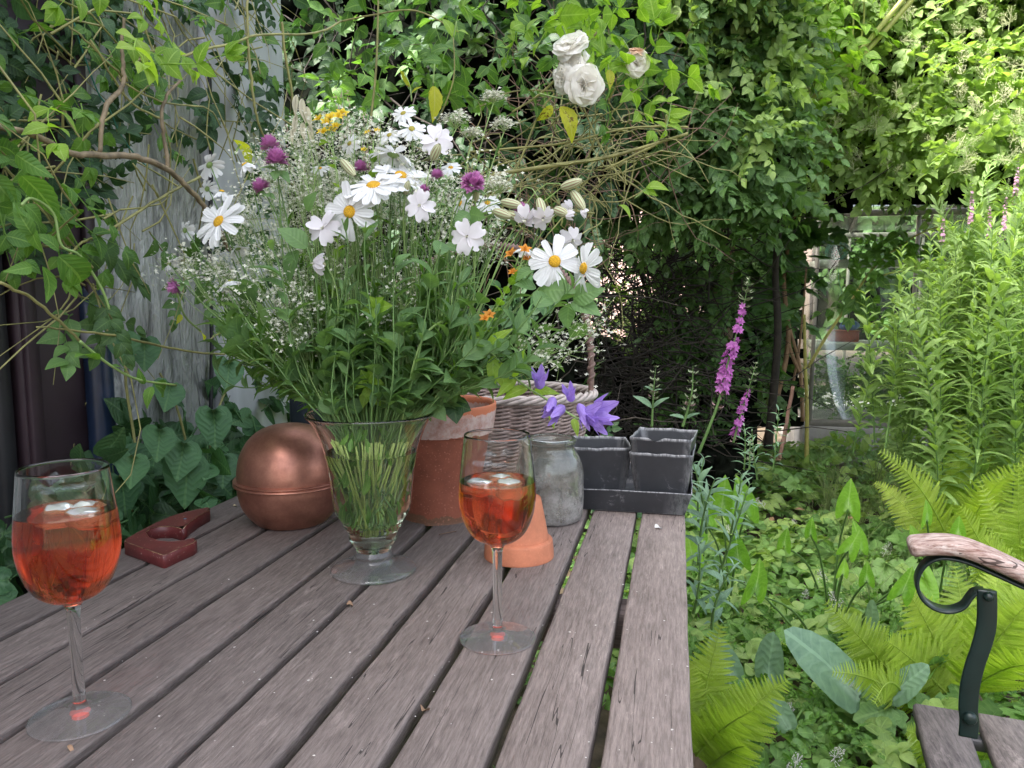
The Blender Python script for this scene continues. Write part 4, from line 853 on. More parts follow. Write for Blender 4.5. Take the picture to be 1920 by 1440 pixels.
leafplant('arum_plant', 'arum with long drooping leaves left of the iron scroll', 'arum', PY(1560, 1300, 2.2) * [1, 1, .2], [(1625, 1070, 50, 175, 1.9), (1580, 1060, 40, 185, 1.9), (1690, 1085, 75, 195, 1.8), (1415, 1075, 95, 190, 1.75), (1300, 1020, 80, 170, 1.9), (1730, 1080, 70, 150, 1.85)], ARROW, 'leaf_arum', 'arum plants in the bed', 604)
HOSTA = outline_leaf([(x * .6, y) for x, y in sym([(.02, .02), (.2, -.04), (.36, .05), (.44, .25), (.43, .5), (.34, .75), (.18, .93), (0, 1.0)])[::-1]], [0, .6, -.6, 1.2, -1.2], .25, -.12)
leafplant('glaucous_plant', 'plant with big blue grey paddle leaves low in the bed', 'plant', PY(1560, 1420, 2.0) * [1, 1, .3], [(1615, 1310, 185, -38, 1.75), (1440, 1290, 110, -5, 1.8), (1680, 1280, 90, 8, 1.9), (1640, 1200, 80, -20, 1.95), (1380, 1290, 110, -20, 1.8), (1665, 1310, 95, 30, 1.75), (1480, 1370, 90, -30, 1.6)], HOSTA, 'leaf_grey', seed=610, nface=(-.35, -.7, 1.1))
# willowherb-like shoots at the left of the bed
def shoots(name, lab, cat, items, T, mt, lsz, seed, grp=None, r=.003, gap=.03, top=.25, start=.25, sm='stem_green', parts=True):
    g = np.random.RandomState(seed); b0 = items[0][0]; t = thing(name, lab, cat, b0, group=grp); mb = MB(); ml = MB()
    for (a, b_) in items:
        a = np.array(a); b_ = np.array(b_); m_ = (a + b_) / 2 + g.randn(3) * .07 * np.linalg.norm(b_ - a); tt = np.linspace(0, 1, 9); P = ((1 - tt) ** 2)[:, None] * a + (2 * tt * (1 - tt))[:, None] * m_ + (tt ** 2)[:, None] * b_
        if len(items) <= 12: m1 = MB(); tube(m1, P, r * (1.15 - .8 * tt), 5, cap=False); m1.build('stem', M[sm], t)
        else: tube(mb, P, r * (1.15 - .8 * tt), 5, cap=False)
        L_ = np.linalg.norm(b_ - a); n = int(L_ * (1 - start) / gap); ts = np.linspace(start, 1, n); C = np.stack([np.interp(ts, tt, P[:, k]) for k in range(3)], 1); up_ = nrm(b_ - a)
        ang = np.arange(n) * pi / 2 + g.rand() * 3 + .3 * g.randn(n); e = nrm(np.cross(up_, [0, 1, .01])); f = np.cross(up_, e); sz = lsz * (1 - .55 * np.clip((ts - 1 + top) / top, 0, 1)) * (.75 + .4 * g.rand(n))
        for s_ in (1, -1):
            rad = s_ * (np.cos(ang)[:, None] * e + np.sin(ang)[:, None] * f); yd = rad + up_ * (.45 + .5 * ts[:, None]) + .1 * g.randn(n, 3); kk = g.randint(len(T), size=n)
            for j in range(len(T)): inst(ml, T[j], C[kk == j], yd[kk == j], (up_ - .5 * rad)[kk == j], sz[kk == j], np.clip(.25 + .5 * ts + .15 * g.randn(n), 0, 1)[kk == j])
    if mb.V: mb.build('stems', M[sm], t)
    ml.build('leaves', M[mt], t); return t
g = np.random.RandomState(620); it = []
for k in range(62):
    bx = g.uniform(1735, 2090); Y = g.uniform(2.8, 3.6); A = PY(bx, 700, Y); A[2] = 0; tx = bx + g.uniform(-90, 60); topy = 330 + 190 * g.rand() + max(0, 1780 - tx) * 1.3 + (130 * g.rand() if k % 2 == 0 else 0); it.append((A, PY(tx, topy, Y - g.uniform(0, .3))))
it += [(PY(1640, 830, 3.0), PY(1622, 552, 2.9)), (PY(1600, 850, 3.0), PY(1650, 640, 2.9)), (PY(1660, 840, 2.9), PY(1690, 470, 2.9)), (PY(1700, 840, 3.1), PY(1745, 440, 3.0))]
shoots('tall_perennial', 'dense clump of tall narrow leaved perennial in front of the greenhouse', 'plant', it, LA + NA + NA, 'leaf_willow', .10, 621, r=.003, gap=.021)
it = [(PY(x, y, Y), PY(x + dx, y - h, Y - .05)) for x, y, Y, dx, h in ((1325, 1000, 1.7, -25, 130), (1310, 1060, 1.6, 30, 160), (1345, 1090, 1.6, 60, 180), (1300, 1150, 1.5, 10, 130), (1370, 1000, 1.9, 20, 110), (1335, 1180, 1.5, 40, 120), (1310, 980, 1.9, 10, 120), (1450, 880, 2.9, 10, 110), (1420, 900, 2.8, -10, 90), (1395, 880, 3.0, 0, 80))]
shoots('spurge_clump', 'blue green narrow leaved shoots growing beside the table edge', 'plant', it, LA + NA, 'leaf_grey', .055, 622, gap=.018, start=.1)

SP_NA = [sprig(s, NA + LA, 12, 1, .34, .1, pairs=True, up=.5, spread=.9) for s in (91, 92, 93)]
for o_ in bpy.data.objects:
    if o_.name == 'tall_perennial': TP = o_
sprays('side_shoots', SP_NA, [(1740, 600), (1790, 450), (1890, 380), (2060, 340), (2060, 880), (1690, 880), (1710, 700)], 280, lambda x, y: 3.0 + .15 * lump(x, y, .03, 5), (.13, .26), M['leaf_willow'], 625, TP, face=.3, droop=-.5, depth=.5)
# loosestrife ------------------------------------------------------------------------------
def starflower():
    mb = MB()
    for k in range(6):
        a = k * tau / 6; inst(mb, leaf('lance', 3, .1, .2), [np.zeros(3)], [cos(a), .5, sin(a)], [0, 1, .2], 1, [.5], wx=[1.7])
    return tmpl(mb)
SF = starflower()
m_mag = leafmat('magenta petal', [(.34, .07, .30), (.45, .12, .41), (.56, .22, .52)], (.3, .05, .26), .35, (1.2, .8, 1.3))
m_pale = plain('pale pink petal', (.52, .30, .42), .7, var=.2, trans=.3); m_bud = plain('grey green bud', (.23, .27, .15), .8, var=.35, trans=.1); m_fade = plain('faded calyx', (.33, .20, .20), .8, var=.3)
def loosestrife(lab, pts, Y, flower, bud, seed, scale=1., grp='purple loosestrife spikes', leaves=()):
    g = np.random.RandomState(seed); P = smooth_prof([PY(x, y, Y) for x, y in pts], 10); n = len(P); t = thing('loosestrife', lab, 'flower', P[0], group=grp); tt = np.linspace(0, 1, n)
    mb = MB(); tube(mb, P, .003 * scale * (1.2 - tt), 6); mb.build('stem', M['stem_green'], t)
    for nm, (a, b_), mt, T, s0, dn in (('flowers', flower, m_mag if scale > .6 else m_pale, SF, .0105, 300), ('buds', bud, m_bud, OV[0], .011, 420), ('spent_flowers', (flower[0] - .12, flower[0] + .03), m_fade, OV[0], .009, 160)):
        L_ = np.linalg.norm(P[-1] - P[0]) * (b_ - a); k = int(L_ * dn / scale) + (8 if b_ > a else 0)
        if b_ <= a: continue
        ts = a + (b_ - a) * g.rand(k); ts = a + (b_ - a) * (np.round((ts - a) / (b_ - a) * L_ / (.016 * scale)) * .016 * scale / L_).clip(0, 1) + .006 * g.randn(k); C = np.stack([np.interp(ts, tt, P[:, q]) for q in range(3)], 1); up_ = nrm(P[-1] - P[0]); e = nrm(np.cross(up_, [0, 1, .01])); f = np.cross(up_, e); an = g.rand(k) * tau
        rad = np.cos(an)[:, None] * e + np.sin(an)[:, None] * f; w_ = (.0065 if nm == 'flowers' else .0045) * scale * (1.1 - .6 * (ts > b_ - .1)); mb = MB(); inst(mb, T, C + rad * np.asarray(w_)[..., None], rad + .5 * up_, rad, s0 * scale * (.8 + .5 * g.rand(k)) * (1.2 - .5 * (ts - a) / (b_ - a)), g.rand(k)); mb.build(nm, mt, t)
    if leaves:
        mb = MB()
        for (x, y, dx, dy) in leaves: A = PY(x, y, Y); d = PY(x + dx, y + dy, Y) - A; inst(mb, LA[0], [A], d, [0, -.5, 1], np.linalg.norm(d), [.8], wx=[1.3])
        mb.build('leaves', M['leaf_grey'], t)
    return t
loosestrife('tallest magenta loosestrife spike leaning beside the dark gap', ((1310, 850), (1345, 760), (1362, 690), (1388, 600), (1405, 522)), 1.9, (.36, .82), (.82, 1.), 631, 1.15)
loosestrife('shorter magenta loosestrife spike right of the tallest one', ((1375, 830), (1388, 780), (1402, 735), (1418, 680)), 2.0, (.12, .68), (.66, 1.), 632, .85)
loosestrife('budding spike with paired leaves behind the stacked black pots, left of two', ((1222, 800), (1224, 760), (1226, 725), (1230, 685)), 1.75, (.6, .6), (.45, 1.), 633, .9, 'budding spikes behind the black pots', ((1223, 765, -36, -25), (1223, 765, 32, -22), (1226, 733, -18, -10), (1226, 733, 16, -4)))
loosestrife('budding spike behind the stacked black pots, right of two', ((1280, 800), (1290, 765), (1298, 730), (1299, 686)), 1.75, (.5, .5), (.3, 1.), 634, 1., 'budding spikes behind the black pots', ((1285, 785, -30, -8), (1285, 785, 28, -12)))
loosestrife('small grey bud spike low among the leaves of the bed', ((1405, 880), (1406, 850), (1407, 825)), 2.1, (.5, .5), (.3, 1.), 635, .8)
for k, (pts, lab) in enumerate(((((1765, 480), (1768, 430), (1770, 385)), 'leftmost thin pink spike rising above the tall clump'), (((1815, 450), (1822, 390), (1822, 320)), 'pink spike above the tall clump, second from the left'),
                              (((1850, 470), (1856, 420), (1852, 350)), 'pink spike in the centre of the group above the tall clump'), (((1880, 470), (1884, 400), (1892, 335)), 'pink spike leaning right above the tall clump'), (((1900, 400), (1906, 340), (1912, 280)), 'tallest pale pink spike at the right edge above the clump'))):
    loosestrife(lab, pts, 2.9, (.3, .7), (.6, 1.), 640 + k, .55, 'pink spikes above the tall clump')
# ================================================================== table
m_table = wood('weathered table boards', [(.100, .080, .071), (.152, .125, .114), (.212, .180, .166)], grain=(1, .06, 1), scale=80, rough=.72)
XR = float(PZ(1291, 1000, TZ)[0]); XL = float(PZ(283, 1000, TZ)[0]); NS = 10; pit = (XR - XL) / NS; TY0, TY1 = -.32, 1.78; GAP = .0095
table = thing('garden_table', 'weathered grey brown slatted wooden garden table', 'table', ((XL + XR) / 2, (TY0 + TY1) / 2, 0))
g = np.random.RandomState(701); mb = MB()
for i in range(NS):
    xa = XL + i * pit + GAP / 2; xb = xa + pit - GAP; th_ = .022; r = .0035; sec = []
    for cx_, cz_, a0 in ((xb - r, -r, 0), (xa + r, -r, 90), (xa + r, -th_ + r, 180), (xb - r, -th_ + r, 270)):
        for a in (a0, a0 + 30, a0 + 60, a0 + 90): sec.append([cx_ + r * cos(radians(a)), cz_ + r * sin(radians(a))])
    sec = np.array(sec); m_ = len(sec); ys_ = np.linspace(TY0, TY1 + .006 * g.randn(), 60); V = np.zeros((len(ys_), m_, 3)); ph = g.rand(3) * 6
    for k, y in enumerate(ys_):
        V[k, :, 0] = sec[:, 0] + .0009 * sin(y * 5 + ph[0]) + .0004 * np.sin(y * 41 + ph[1] + sec[:, 0] * 300); V[k, :, 1] = y; V[k, :, 2] = TZ + sec[:, 1] + .0007 * sin(y * 4 + ph[2]) - (.0009 * (1 - ((sec[:, 0] - (xa + xb) / 2) / (pit / 2)) ** 2) if i % 3 == 0 else 0)
    ii = np.arange(len(ys_) - 1)[:, None] * m_; jj = np.arange(m_)[None]; kk = (jj + 1) % m_; Q = np.stack([ii + jj, ii + m_ + jj, ii + m_ + kk, ii + kk], -1).reshape(-1, 4)
    caps = [[0 + j, 0 + (j + 1), len(V.reshape(-1, 3))] for j in range(m_ - 1)]; VV = np.vstack([V.reshape(-1, 3), V[0].mean(0), V[-1].mean(0)]); nV = len(ys_) * m_; j = np.arange(m_); k2 = (j + 1) % m_
    mb.add(VV, [Q, np.stack([j, k2, np.full(m_, nV)], 1), np.stack([nV - m_ + k2, nV - m_ + j, np.full(m_, nV + 1)], 1)], (0, 0, [.15, .32, .28, .42, .36, .5, .62, .7, .92, .98][i]))  # slat tones fall towards the wall: shade from the house painted in
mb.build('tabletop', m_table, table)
m_under = wood('under frame wood', [(.08, .06, .055), (.13, .10, .095), (.2, .165, .155)], grain=(.06, 1, 1), scale=50)
mb = MB()
for y in (.02, .90, 1.62): mb = MB(); box(mb, ((XL + XR) / 2, y, TZ - .0225 - .0225), (XR - XL - .06, .05, .044), bev=.003); mb.build('cross_bar', m_under, table, smooth=False)
mb = MB()
for x in (XL + .06, XR - .055):
    for ya_, yb_ in ((.047, .873), (.927, 1.593)): box(mb, (x, (ya_ + yb_) / 2, TZ - .048), (.022, yb_ - ya_, .048), bev=.003)
mb.build('rails', m_under, table, smooth=False)
for x in (XL + .06, XR - .055):
    for y in (.0, 1.64):
        mb = MB(); box(mb, (x, y + (.062 if y > 1 else -.045), (TZ - .0235) / 2), (.055, .06, TZ - .0235), bev=.004); mb.build('leg', m_under, table, smooth=False)

# ------------------------------------------------------------------ small helpers for things on the table
def thinglass(name, share, col=(.985, .99, .985), sky_sheen=0):
    m, nt, b, out = mat(name); tr = N(nt, 'ShaderNodeBsdfTransparent'); tr.inputs[0].default_value = (*col, 1); gl = N(nt, 'ShaderNodeBsdfGlossy'); gl.inputs['Roughness'].default_value = .01
    lw = N(nt, 'ShaderNodeLayerWeight'); lw.inputs[0].default_value = .5; f = math_(nt, 'ADD', math_(nt, 'MULTIPLY', math_(nt, 'POWER', lw.outputs['Facing'], 4.), .95), .07)
    mx = N(nt, 'ShaderNodeMixShader'); nt.links.new(f, mx.inputs[0]); nt.links.new(tr.outputs[0], mx.inputs[1]); nt.links.new(gl.outputs[0], mx.inputs[2])
    if share: g_ = N(nt, 'ShaderNodeBsdfGlass'); g_.inputs['IOR'].default_value = 1.45; g_.inputs['Roughness'].default_value = 0; m2 = N(nt, 'ShaderNodeMixShader'); m2.inputs[0].default_value = share; nt.links.new(mx.outputs[0], m2.inputs[1]); nt.links.new(g_.outputs[0], m2.inputs[2]); mx = m2
    if sky_sheen: d_ = N(nt, 'ShaderNodeBsdfDiffuse'); d_.inputs[0].default_value = (.8, .82, .84, 1); m3 = N(nt, 'ShaderNodeMixShader'); m3.inputs[0].default_value = sky_sheen; nt.links.new(mx.outputs[0], m3.inputs[1]); nt.links.new(d_.outputs[0], m3.inputs[2]); mx = m3
    nt.links.new(mx.outputs[0], out.inputs[0]); return m
THIN = glassmat('thin clear glass', (.985, .995, .99)); HALF = thinglass('clear glass', .42, sky_sheen=.05)  # white diffuse share in the feet stands in for reflected sky

m_drink, nt, b, out = mat('orange red drink')
gl = N(nt, 'ShaderNodeBsdfGlass'); gl.inputs['IOR'].default_value = 1.33; gl.inputs['Roughness'].default_value = 0.; gl.inputs['Color'].default_value = (1, .74, .58, 1); va = N(nt, 'ShaderNodeVolumeAbsorption'); va.inputs['Color'].default_value = (1, .45, .12, 1); va.inputs['Density'].default_value = 30
nt.links.new(gl.outputs[0], out.inputs[0]); nt.links.new(va.outputs[0], out.inputs['Volume'])
m_ice, nt, b, out = mat('melting ice'); b.inputs['Base Color'].default_value = (.9, .88, .9, 1); b.inputs['Roughness'].default_value = .15; b.inputs['Transmission Weight'].default_value = .8; b.inputs['IOR'].default_value = 1.31
bump(nt, noise(nt, 120, 3), b, .3, .002)
def wineglass(label, px, py, liq, scale, seed, ices):
    c = PZ(px, py, TZ); c[2] = TZ; t = thing('wine_glass', label, 'wine glass', c, group='two stemmed glasses of orange red drink')
    s_ = scale; outp = smooth_prof([(.0, .101), (.009, .1012), (.019, .1045), (.0285, .113), (.0355, .129), (.0385, .148), (.0375, .168), (.0352, .190), (.0328, .2115)], 6) * [s_, 1]
    stem = smooth_prof([(.0375, .0), (.0388, .0010), (.0378, .0021), (.032, .0030), (.020, .0048), (.0095, .0078), (.0058, .011), (.0048, .022), (.0046, .05), (.0049, .085), (.0062, .096), (.0105, .1012)], 5) * [s_ ** .8, 1]
    tk = .0009; inn = []
    for r, z in outp[::-1]: inn.append((max(r - tk, 0), z + (tk * .6 if z < .118 else 0) * (1 + (0.118 - z) * 60)))
    inn = np.array(inn); inn[-1, 0] = 0
    k = [i for i, q in enumerate(outp) if q[0] > .0118 * s_][0]; prof = np.vstack([[(0, 0)], stem, outp[k:], [(outp[-1, 0] - tk / 2, outp[-1, 1] + .0004)], inn])
    nk_ = len(stem) + 1; top_ = prof[nk_:]; kb = [i for i, q in enumerate(stem) if q[1] > .009][0]
    mb = MB(); lathe(mb, top_, c, 72); mb.build('bowl', THIN, t)
    mb = MB(); lathe(mb, np.vstack([stem[kb:], [(.0118 * s_, .1016), (0, .1018)]]), c, 32); mb.build('stem', THIN, t)
    mb = MB(); lathe(mb, np.vstack([[(0, 0.0002)], stem[:kb + 1]]), c, 72); mb.build('foot', HALF, t)
    zi = liq; ii = [q for q in inn[::-1] if q[1] < zi]; rl = np.interp(zi, inn[::-1, 1], inn[::-1, 0]); e = .00035
    lp = [(0, ii[0][1] - e)] + [(q[0] + e, q[1] - (e if q[0] < .02 else 0)) for q in ii[1:]] + [(rl + e, zi), (rl - .0012, zi - .0004), (0, zi - .0004)]
    mb = MB(); lathe(mb, lp, c, 72); mb.build('drink', m_drink, t)
    mb = MB(); lathe(mb, [(0, .00345), (.0062, .00345), (.0068, .0036), (.0062, .00375), (0, .00375)], c - [0, 0, .0034], 24); mb.build('base_sticker', plain('red sticker', (.75, .10, .06), .5, var=.05), t)
    g = np.random.RandomState(seed)
    for k, (dx, dy, sz, lab) in enumerate(ices):
        p = c + [dx, dy, zi - .0058 - .0008 * k]; th_ = g.rand() * 3; A = np.linspace(0, tau, 17)[:-1]; Bv = np.linspace(-pi / 2, pi / 2, 11); a, b2 = np.meshgrid(A, Bv, indexing='ij')
        se = lambda v, e_: np.sign(v) * abs(v) ** e_; X = se(np.cos(b2), .6) * se(np.cos(a), .6); Yv = se(np.cos(b2), .6) * se(np.sin(a), .6); Z = se(np.sin(b2), .7); V = np.stack([X, Yv, Z * .62], -1) * sz * 1.12 * (1 + .08 * g.randn() ) ; V = V + .0008 * np.sin(V[..., [1, 2, 0]] * 500 + k)
        R = rotz(th_) @ np.array([[1, 0, 0], [0, cos(.25), -sin(.25)], [0, sin(.25), cos(.25)]]); V = V @ R.T; V = np.concatenate([V, V[:1]]); o = MB(); grid(o, V + p); o = o.build('ice_cube', m_ice, origin=p); tag(o, lab, 'ice cube', 'ice cubes floating in the two drinks')
wineglass('larger looking glass of orange red drink standing nearest at the left edge', 151, 1343, .176, 1.0, 5, ((-.012, .006, .0105, 'ice cube at the left of the nearer drink'), (.014, .004, .0115, 'ice cube at the right front of the nearer drink'), (.002, .02, .0105, 'ice cube at the back of the nearer drink')))
wineglass('glass of orange red drink standing in front of the small upturned clay pot', 933, 1197, .165, 1.0, 6, ((-.016, -.006, .0105, 'ice cube at the left of the drink before the clay pot'), (.013, -.004, .012, 'ice cube at the right of the drink before the clay pot'), (.0, .017, .0105, 'ice cube at the back of the drink before the clay pot')))

# glass vase ------------------------------------------------------------------------------
VC = PZ(701, 1069, TZ); VC[2] = TZ
vase = thing('glass_vase', 'footed clear glass vase holding the wild flower bouquet', 'vase', VC)
vo = smooth_prof([(.0525, 0), (.0540, .0018), (.0530, .0042), (.046, .0072), (.030, .011), (.0235, .015), (.0225, .0185), (.0245, .0215), (.0235, .0245), (.0215, .0275)], 4)
v1 = smooth_prof([(.0215, .0275), (.024, .033), (.0300, .041), (.031, .050), (.0365, .058), (.0385, .064), (.0465, .076), (.0490, .092), (.0510, .112), (.0545, .135), (.0600, .156), (.0665, .173), (.0740, .186), (.0790, .1915)], 5)
rimp = smooth_prof([(.0790, .1915), (.0800, .1935), (.0790, .1952), (.0772, .1945)], 4)
vi = smooth_prof([(.0765, .1925), (.0715, .187), (.0640, .174), (.0576, .157), (.0520, .135), (.0484, .112), (.0464, .092), (.0440, .078), (.036, .066), (.0338, .0585), (.0282, .050), (.027, .042), (.018, .036), (0, .034)], 5)
v1[:, 1] = np.where(v1[:, 1] > .0276, .0275 + (v1[:, 1] - .0275) * 1.05, v1[:, 1]); rimp[:, 1] += .0083; vi[:, 1] = .0275 + (vi[:, 1] - .0275) * 1.05
def flute(z, t):
    w_ = np.clip((z - .075) / .03, 0, 1) * np.clip((.15 - z) / .03, 0, 1); rm = np.clip((z - .196) / .003, 0, 1) * np.clip((.203 - z) / .001, 0, 1); ft = np.clip((.008 - z) / .004, 0, 1)
    return 1 + w_ * .018 * np.abs(np.sin(5 * t)) + .006 * rm * np.sin(60 * t)
GL2 = glassmat('thick vase glass', (.98, .995, .985))
mb = MB(); lathe(mb, np.vstack([[(0, 0.0285)], vo[-1:], v1[1:], rimp[1:], vi]), VC, 144, mod=flute); mb.build('vase_body', GL2, vase)
mb = MB(); lathe(mb, np.vstack([[(0, 0.0005)], vo, [(0, .0277)]]), VC, 96); mb.build('foot', HALF, vase)
zi = .155; ii = [q for q in vi[::-1] if q[1] < zi]; rl = np.interp(zi, vi[::-1, 1], vi[::-1, 0])
mb = MB(); lathe(mb, [(0, ii[0][1] - .0004)] + [(q[0] + .0004, q[1]) for q in ii[1:]] + [(rl + .0004, zi), (rl - .001, zi - .0005), (0, zi - .0005)], VC, 96); mb.build('water', glassmat('vase water', (.96, .98, .93), ior=1.33), vase)

# copper ball pot --------------------------------------------------------------------------
m_cu, nt, b, out = mat('aged copper'); n1 = noise(nt, 16, 6, .8); c = ramp(nt, n1, [(.3, (.26, .115, .085)), (.5, (.38, .17, .12)), (.7, (.50, .24, .165))]); tc = nt.nodes.new('ShaderNodeTexCoord').outputs['Object']
nt.links.new(c, b.inputs['Base Color']); b.inputs['Metallic'].default_value = .8; nt.links.new(ramp(nt, noise(nt, 40, 4), [(.3, (.32,) * 3), (.7, (.5,) * 3)]), b.inputs['Roughness']); bump(nt, noise(nt, 26, 2), b, .08, .002)
cc = PZ(548, 978, TZ); cc[2] = TZ; sc_ = 1.0
cu = thing('copper_pot', 'round copper ball shaped pot with a raised belt around it', 'pot', cc)
mb = MB(); lathe(mb, smooth_prof([(0, 0), (.044, .0), (.058, .008), (.0725, .028), (.0785, .05), (.0795, .0625)], 5), cc, 64); mb.build('bowl', m_cu, cu)
mb = MB(); lathe(mb, smooth_prof([(.0790, .0630), (.0840, .0632), (.0848, .0650), (.0838, .0668), (.0825, .0672), (.0845, .0690), (.0838, .0706), (.0790, .0712)], 3), cc, 64); mb.build('belt', m_cu, cu)
mb = MB(); lathe(mb, smooth_prof([(.0790, .0710), (.0785, .085), (.074, .106), (.063, .127), (.046, .1425), (.024, .151), (0, .1535)], 6), cc, 64); mb.build('lid', m_cu, cu)

# terracotta pots -----------------------------------------------------------------------------
def terracotta(name, base, rimc, white):
    m, nt, b, out = mat(name); tc = nt.nodes.new('ShaderNodeTexCoord').outputs['Object']; sp = N(nt, 'ShaderNodeSeparateXYZ'); nt.links.new(tc, sp.inputs[0])
    n1 = noise(nt, 14, 5, .7); c = ramp(nt, n1, [(.3, tuple(k * .68 for k in base)), (.7, tuple(min(1, k * 1.25) for k in base))])
    if rimc is not None:
        zm = ramp(nt, math_(nt, 'ADD', sp.outputs[2], math_(nt, 'MULTIPLY', math_(nt, 'SUBTRACT', noise(nt, 30, 4, .7), .5), .02)), [(0, (0, 0, 0)), (1, (1, 1, 1))])
        z = math_(nt, 'ADD', sp.outputs[2], math_(nt, 'MULTIPLY', math_(nt, 'SUBTRACT', noise(nt, 28, 5, .7), .5), .03))
        wm = math_(nt, 'MULTIPLY', math_(nt, 'MULTIPLY', math_(nt, 'GREATER_THAN', z, .136), math_(nt, 'LESS_THAN', z, .170)), ramp(nt, noise(nt, 60, 5, .75), [(.33, (.25,) * 3), (.6, (.95,) * 3)]))
        c = mixc(nt, math_(nt, 'GREATER_THAN', z, .166), c, rimc); c = mixc(nt, wm, c, white)
        c = mixc(nt, math_(nt, 'MULTIPLY', math_(nt, 'LESS_THAN', z, .012), .6), c, (.12, .10, .06))
    c = mixc(nt, math_(nt, 'MULTIPLY', math_(nt, 'GREATER_THAN', noise(nt, 330, 2, .5), .66), .5 if rimc is not None else .12), c, tuple(min(1, k * 1.9 + .08) for k in base))
    nt.links.new(c, b.inputs['Base Color']); b.inputs['Roughness'].default_value = .62; b.inputs['Specular IOR Level'].default_value = .4; bump(nt, noise(nt, 90, 4, .7), b, .25, .001); return m
tp = PZ(826, 968, TZ); tp[2] = TZ; tp = PY(824, 968, 1.15); tp[2] = TZ
t = thing('terracotta_pot', 'large tall terracotta pot with white limescale under its rim', 'pot', tp)
m_tb = terracotta('weathered terracotta', (.27, .085, .05), (.50, .16, .08), (.52, .42, .39)); m_ts = terracotta('clean terracotta', (.50, .18, .095), None, None)
mb = MB(); lathe(mb, smooth_prof([(0, 0), (.054, 0), (.0575, .003), (.0625, .05), (.0705, .1), (.0765, .137)], 5), tp, 64); mb.build('body', m_tb, t)
mb = MB(); lathe(mb, np.vstack([smooth_prof([(.0765, .137), (.0850, .1365), (.0862, .139), (.0895, .160), (.0912, .178), (.0895, .1815), (.0860, .1800)], 4), smooth_prof([(.0860, .1800), (.0800, .14), (.0640, .06), (.052, .012), (0, .011)], 4)]), tp, 64); mb.build('rim', m_tb, t)
sp_ = PZ(973, 1042, TZ); sp_[2] = TZ
t = thing('terracotta_pot', 'small clean orange clay pot standing upside down behind the wine glass', 'pot', sp_)
mb = MB(); lathe(mb, np.vstack([[(.0425, .0)], smooth_prof([(.0455, .0), (.0468, .002), (.0452, .022), (.0435, .0245)], 4)]), sp_, 64); mb.build('rim', m_ts, t)
mb = MB(); lathe(mb, smooth_prof([(.0435, .0245), (.0398, .0258), (.0390, .030), (.0300, .076), (.0283, .0795), (.024, .0803), (.006, .0803), (.0055, .079), (.0055, .070)], 4), sp_, 64); mb.build('body', m_ts, t)

# old glass jar --------------------------------------------------------------------------------
m_jar, nt, b, out = mat('dirty old glass'); g1 = N(nt, 'ShaderNodeBsdfGlass'); g1.inputs['Roughness'].default_value = .05; g1.inputs['Color'].default_value = (.93, .96, .93, 1)
tc = nt.nodes.new('ShaderNodeTexCoord').outputs['Object']; sx = N(nt, 'ShaderNodeSeparateXYZ'); nt.links.new(tc, sx.inputs[0])
nz = noise(nt, 22, 6, .75, tc, dist=.8); nz2 = noise(nt, 70, 4, .7, tc); zr = ramp(nt, math_(nt, 'MULTIPLY', sx.outputs[2], 7.5), [(0, (.8,) * 3), (.5, (.5,) * 3), (.8, (.22,) * 3), (1, (.06,) * 3)])
df = N(nt, 'ShaderNodeBsdfPrincipled'); nt.links.new(ramp(nt, nz, [(.35, (.16, .14, .12)), (.52, (.36, .34, .32)), (.7, (.55, .54, .52))]), df.inputs['Base Color']); df.inputs['Roughness'].default_value = .35
mx = N(nt, 'ShaderNodeMixShader'); nt.links.new(math_(nt, 'MULTIPLY', zr, ramp(nt, nz2, [(.3, (.3,) * 3), (.65, (1,) * 3)])), mx.inputs[0]); nt.links.new(g1.outputs[0], mx.inputs[1]); nt.links.new(df.outputs[0], mx.inputs[2]); nt.links.new(mx.outputs[0], out.inputs[0])
jc = PY(1033, 972, 1.16); jc[2] = TZ; t = thing('glass_jar', 'old cloudy glass jar with dirt clinging inside, beside the black pots', 'jar', jc)
jo = smooth_prof([(.032, 0), (.042, .001), (.0475, .007), (.0500, .022), (.0505, .06), (.0490, .082), (.0440, .098), (.0375, .109), (.0352, .1165), (.0362, .1205), (.0385, .1232), (.0385, .1268), (.0365, .1290), (.0345, .1285)], 5)
ji = [(max(r - .003, 0), max(z, .004)) for r, z in jo[::-1][2:]]
mb = MB(); lathe(mb, np.vstack([[(0, .001)], jo, ji, [(0, .004)]]), jc, 64); mb.build('jar_body', m_jar, t)
mb = MB(); lathe(mb, smooth_prof([(0, .0055), (.038, .0055), (.044, .008), (.0450, .012), (.03, .016), (.0, .018)], 4), jc, 32, mod=lambda z, t_: 1 + .03 * np.sin(5 * t_)); mb.build('soil_residue', plain('dry soil residue', (.14, .11, .08), .9, var=.4), t)

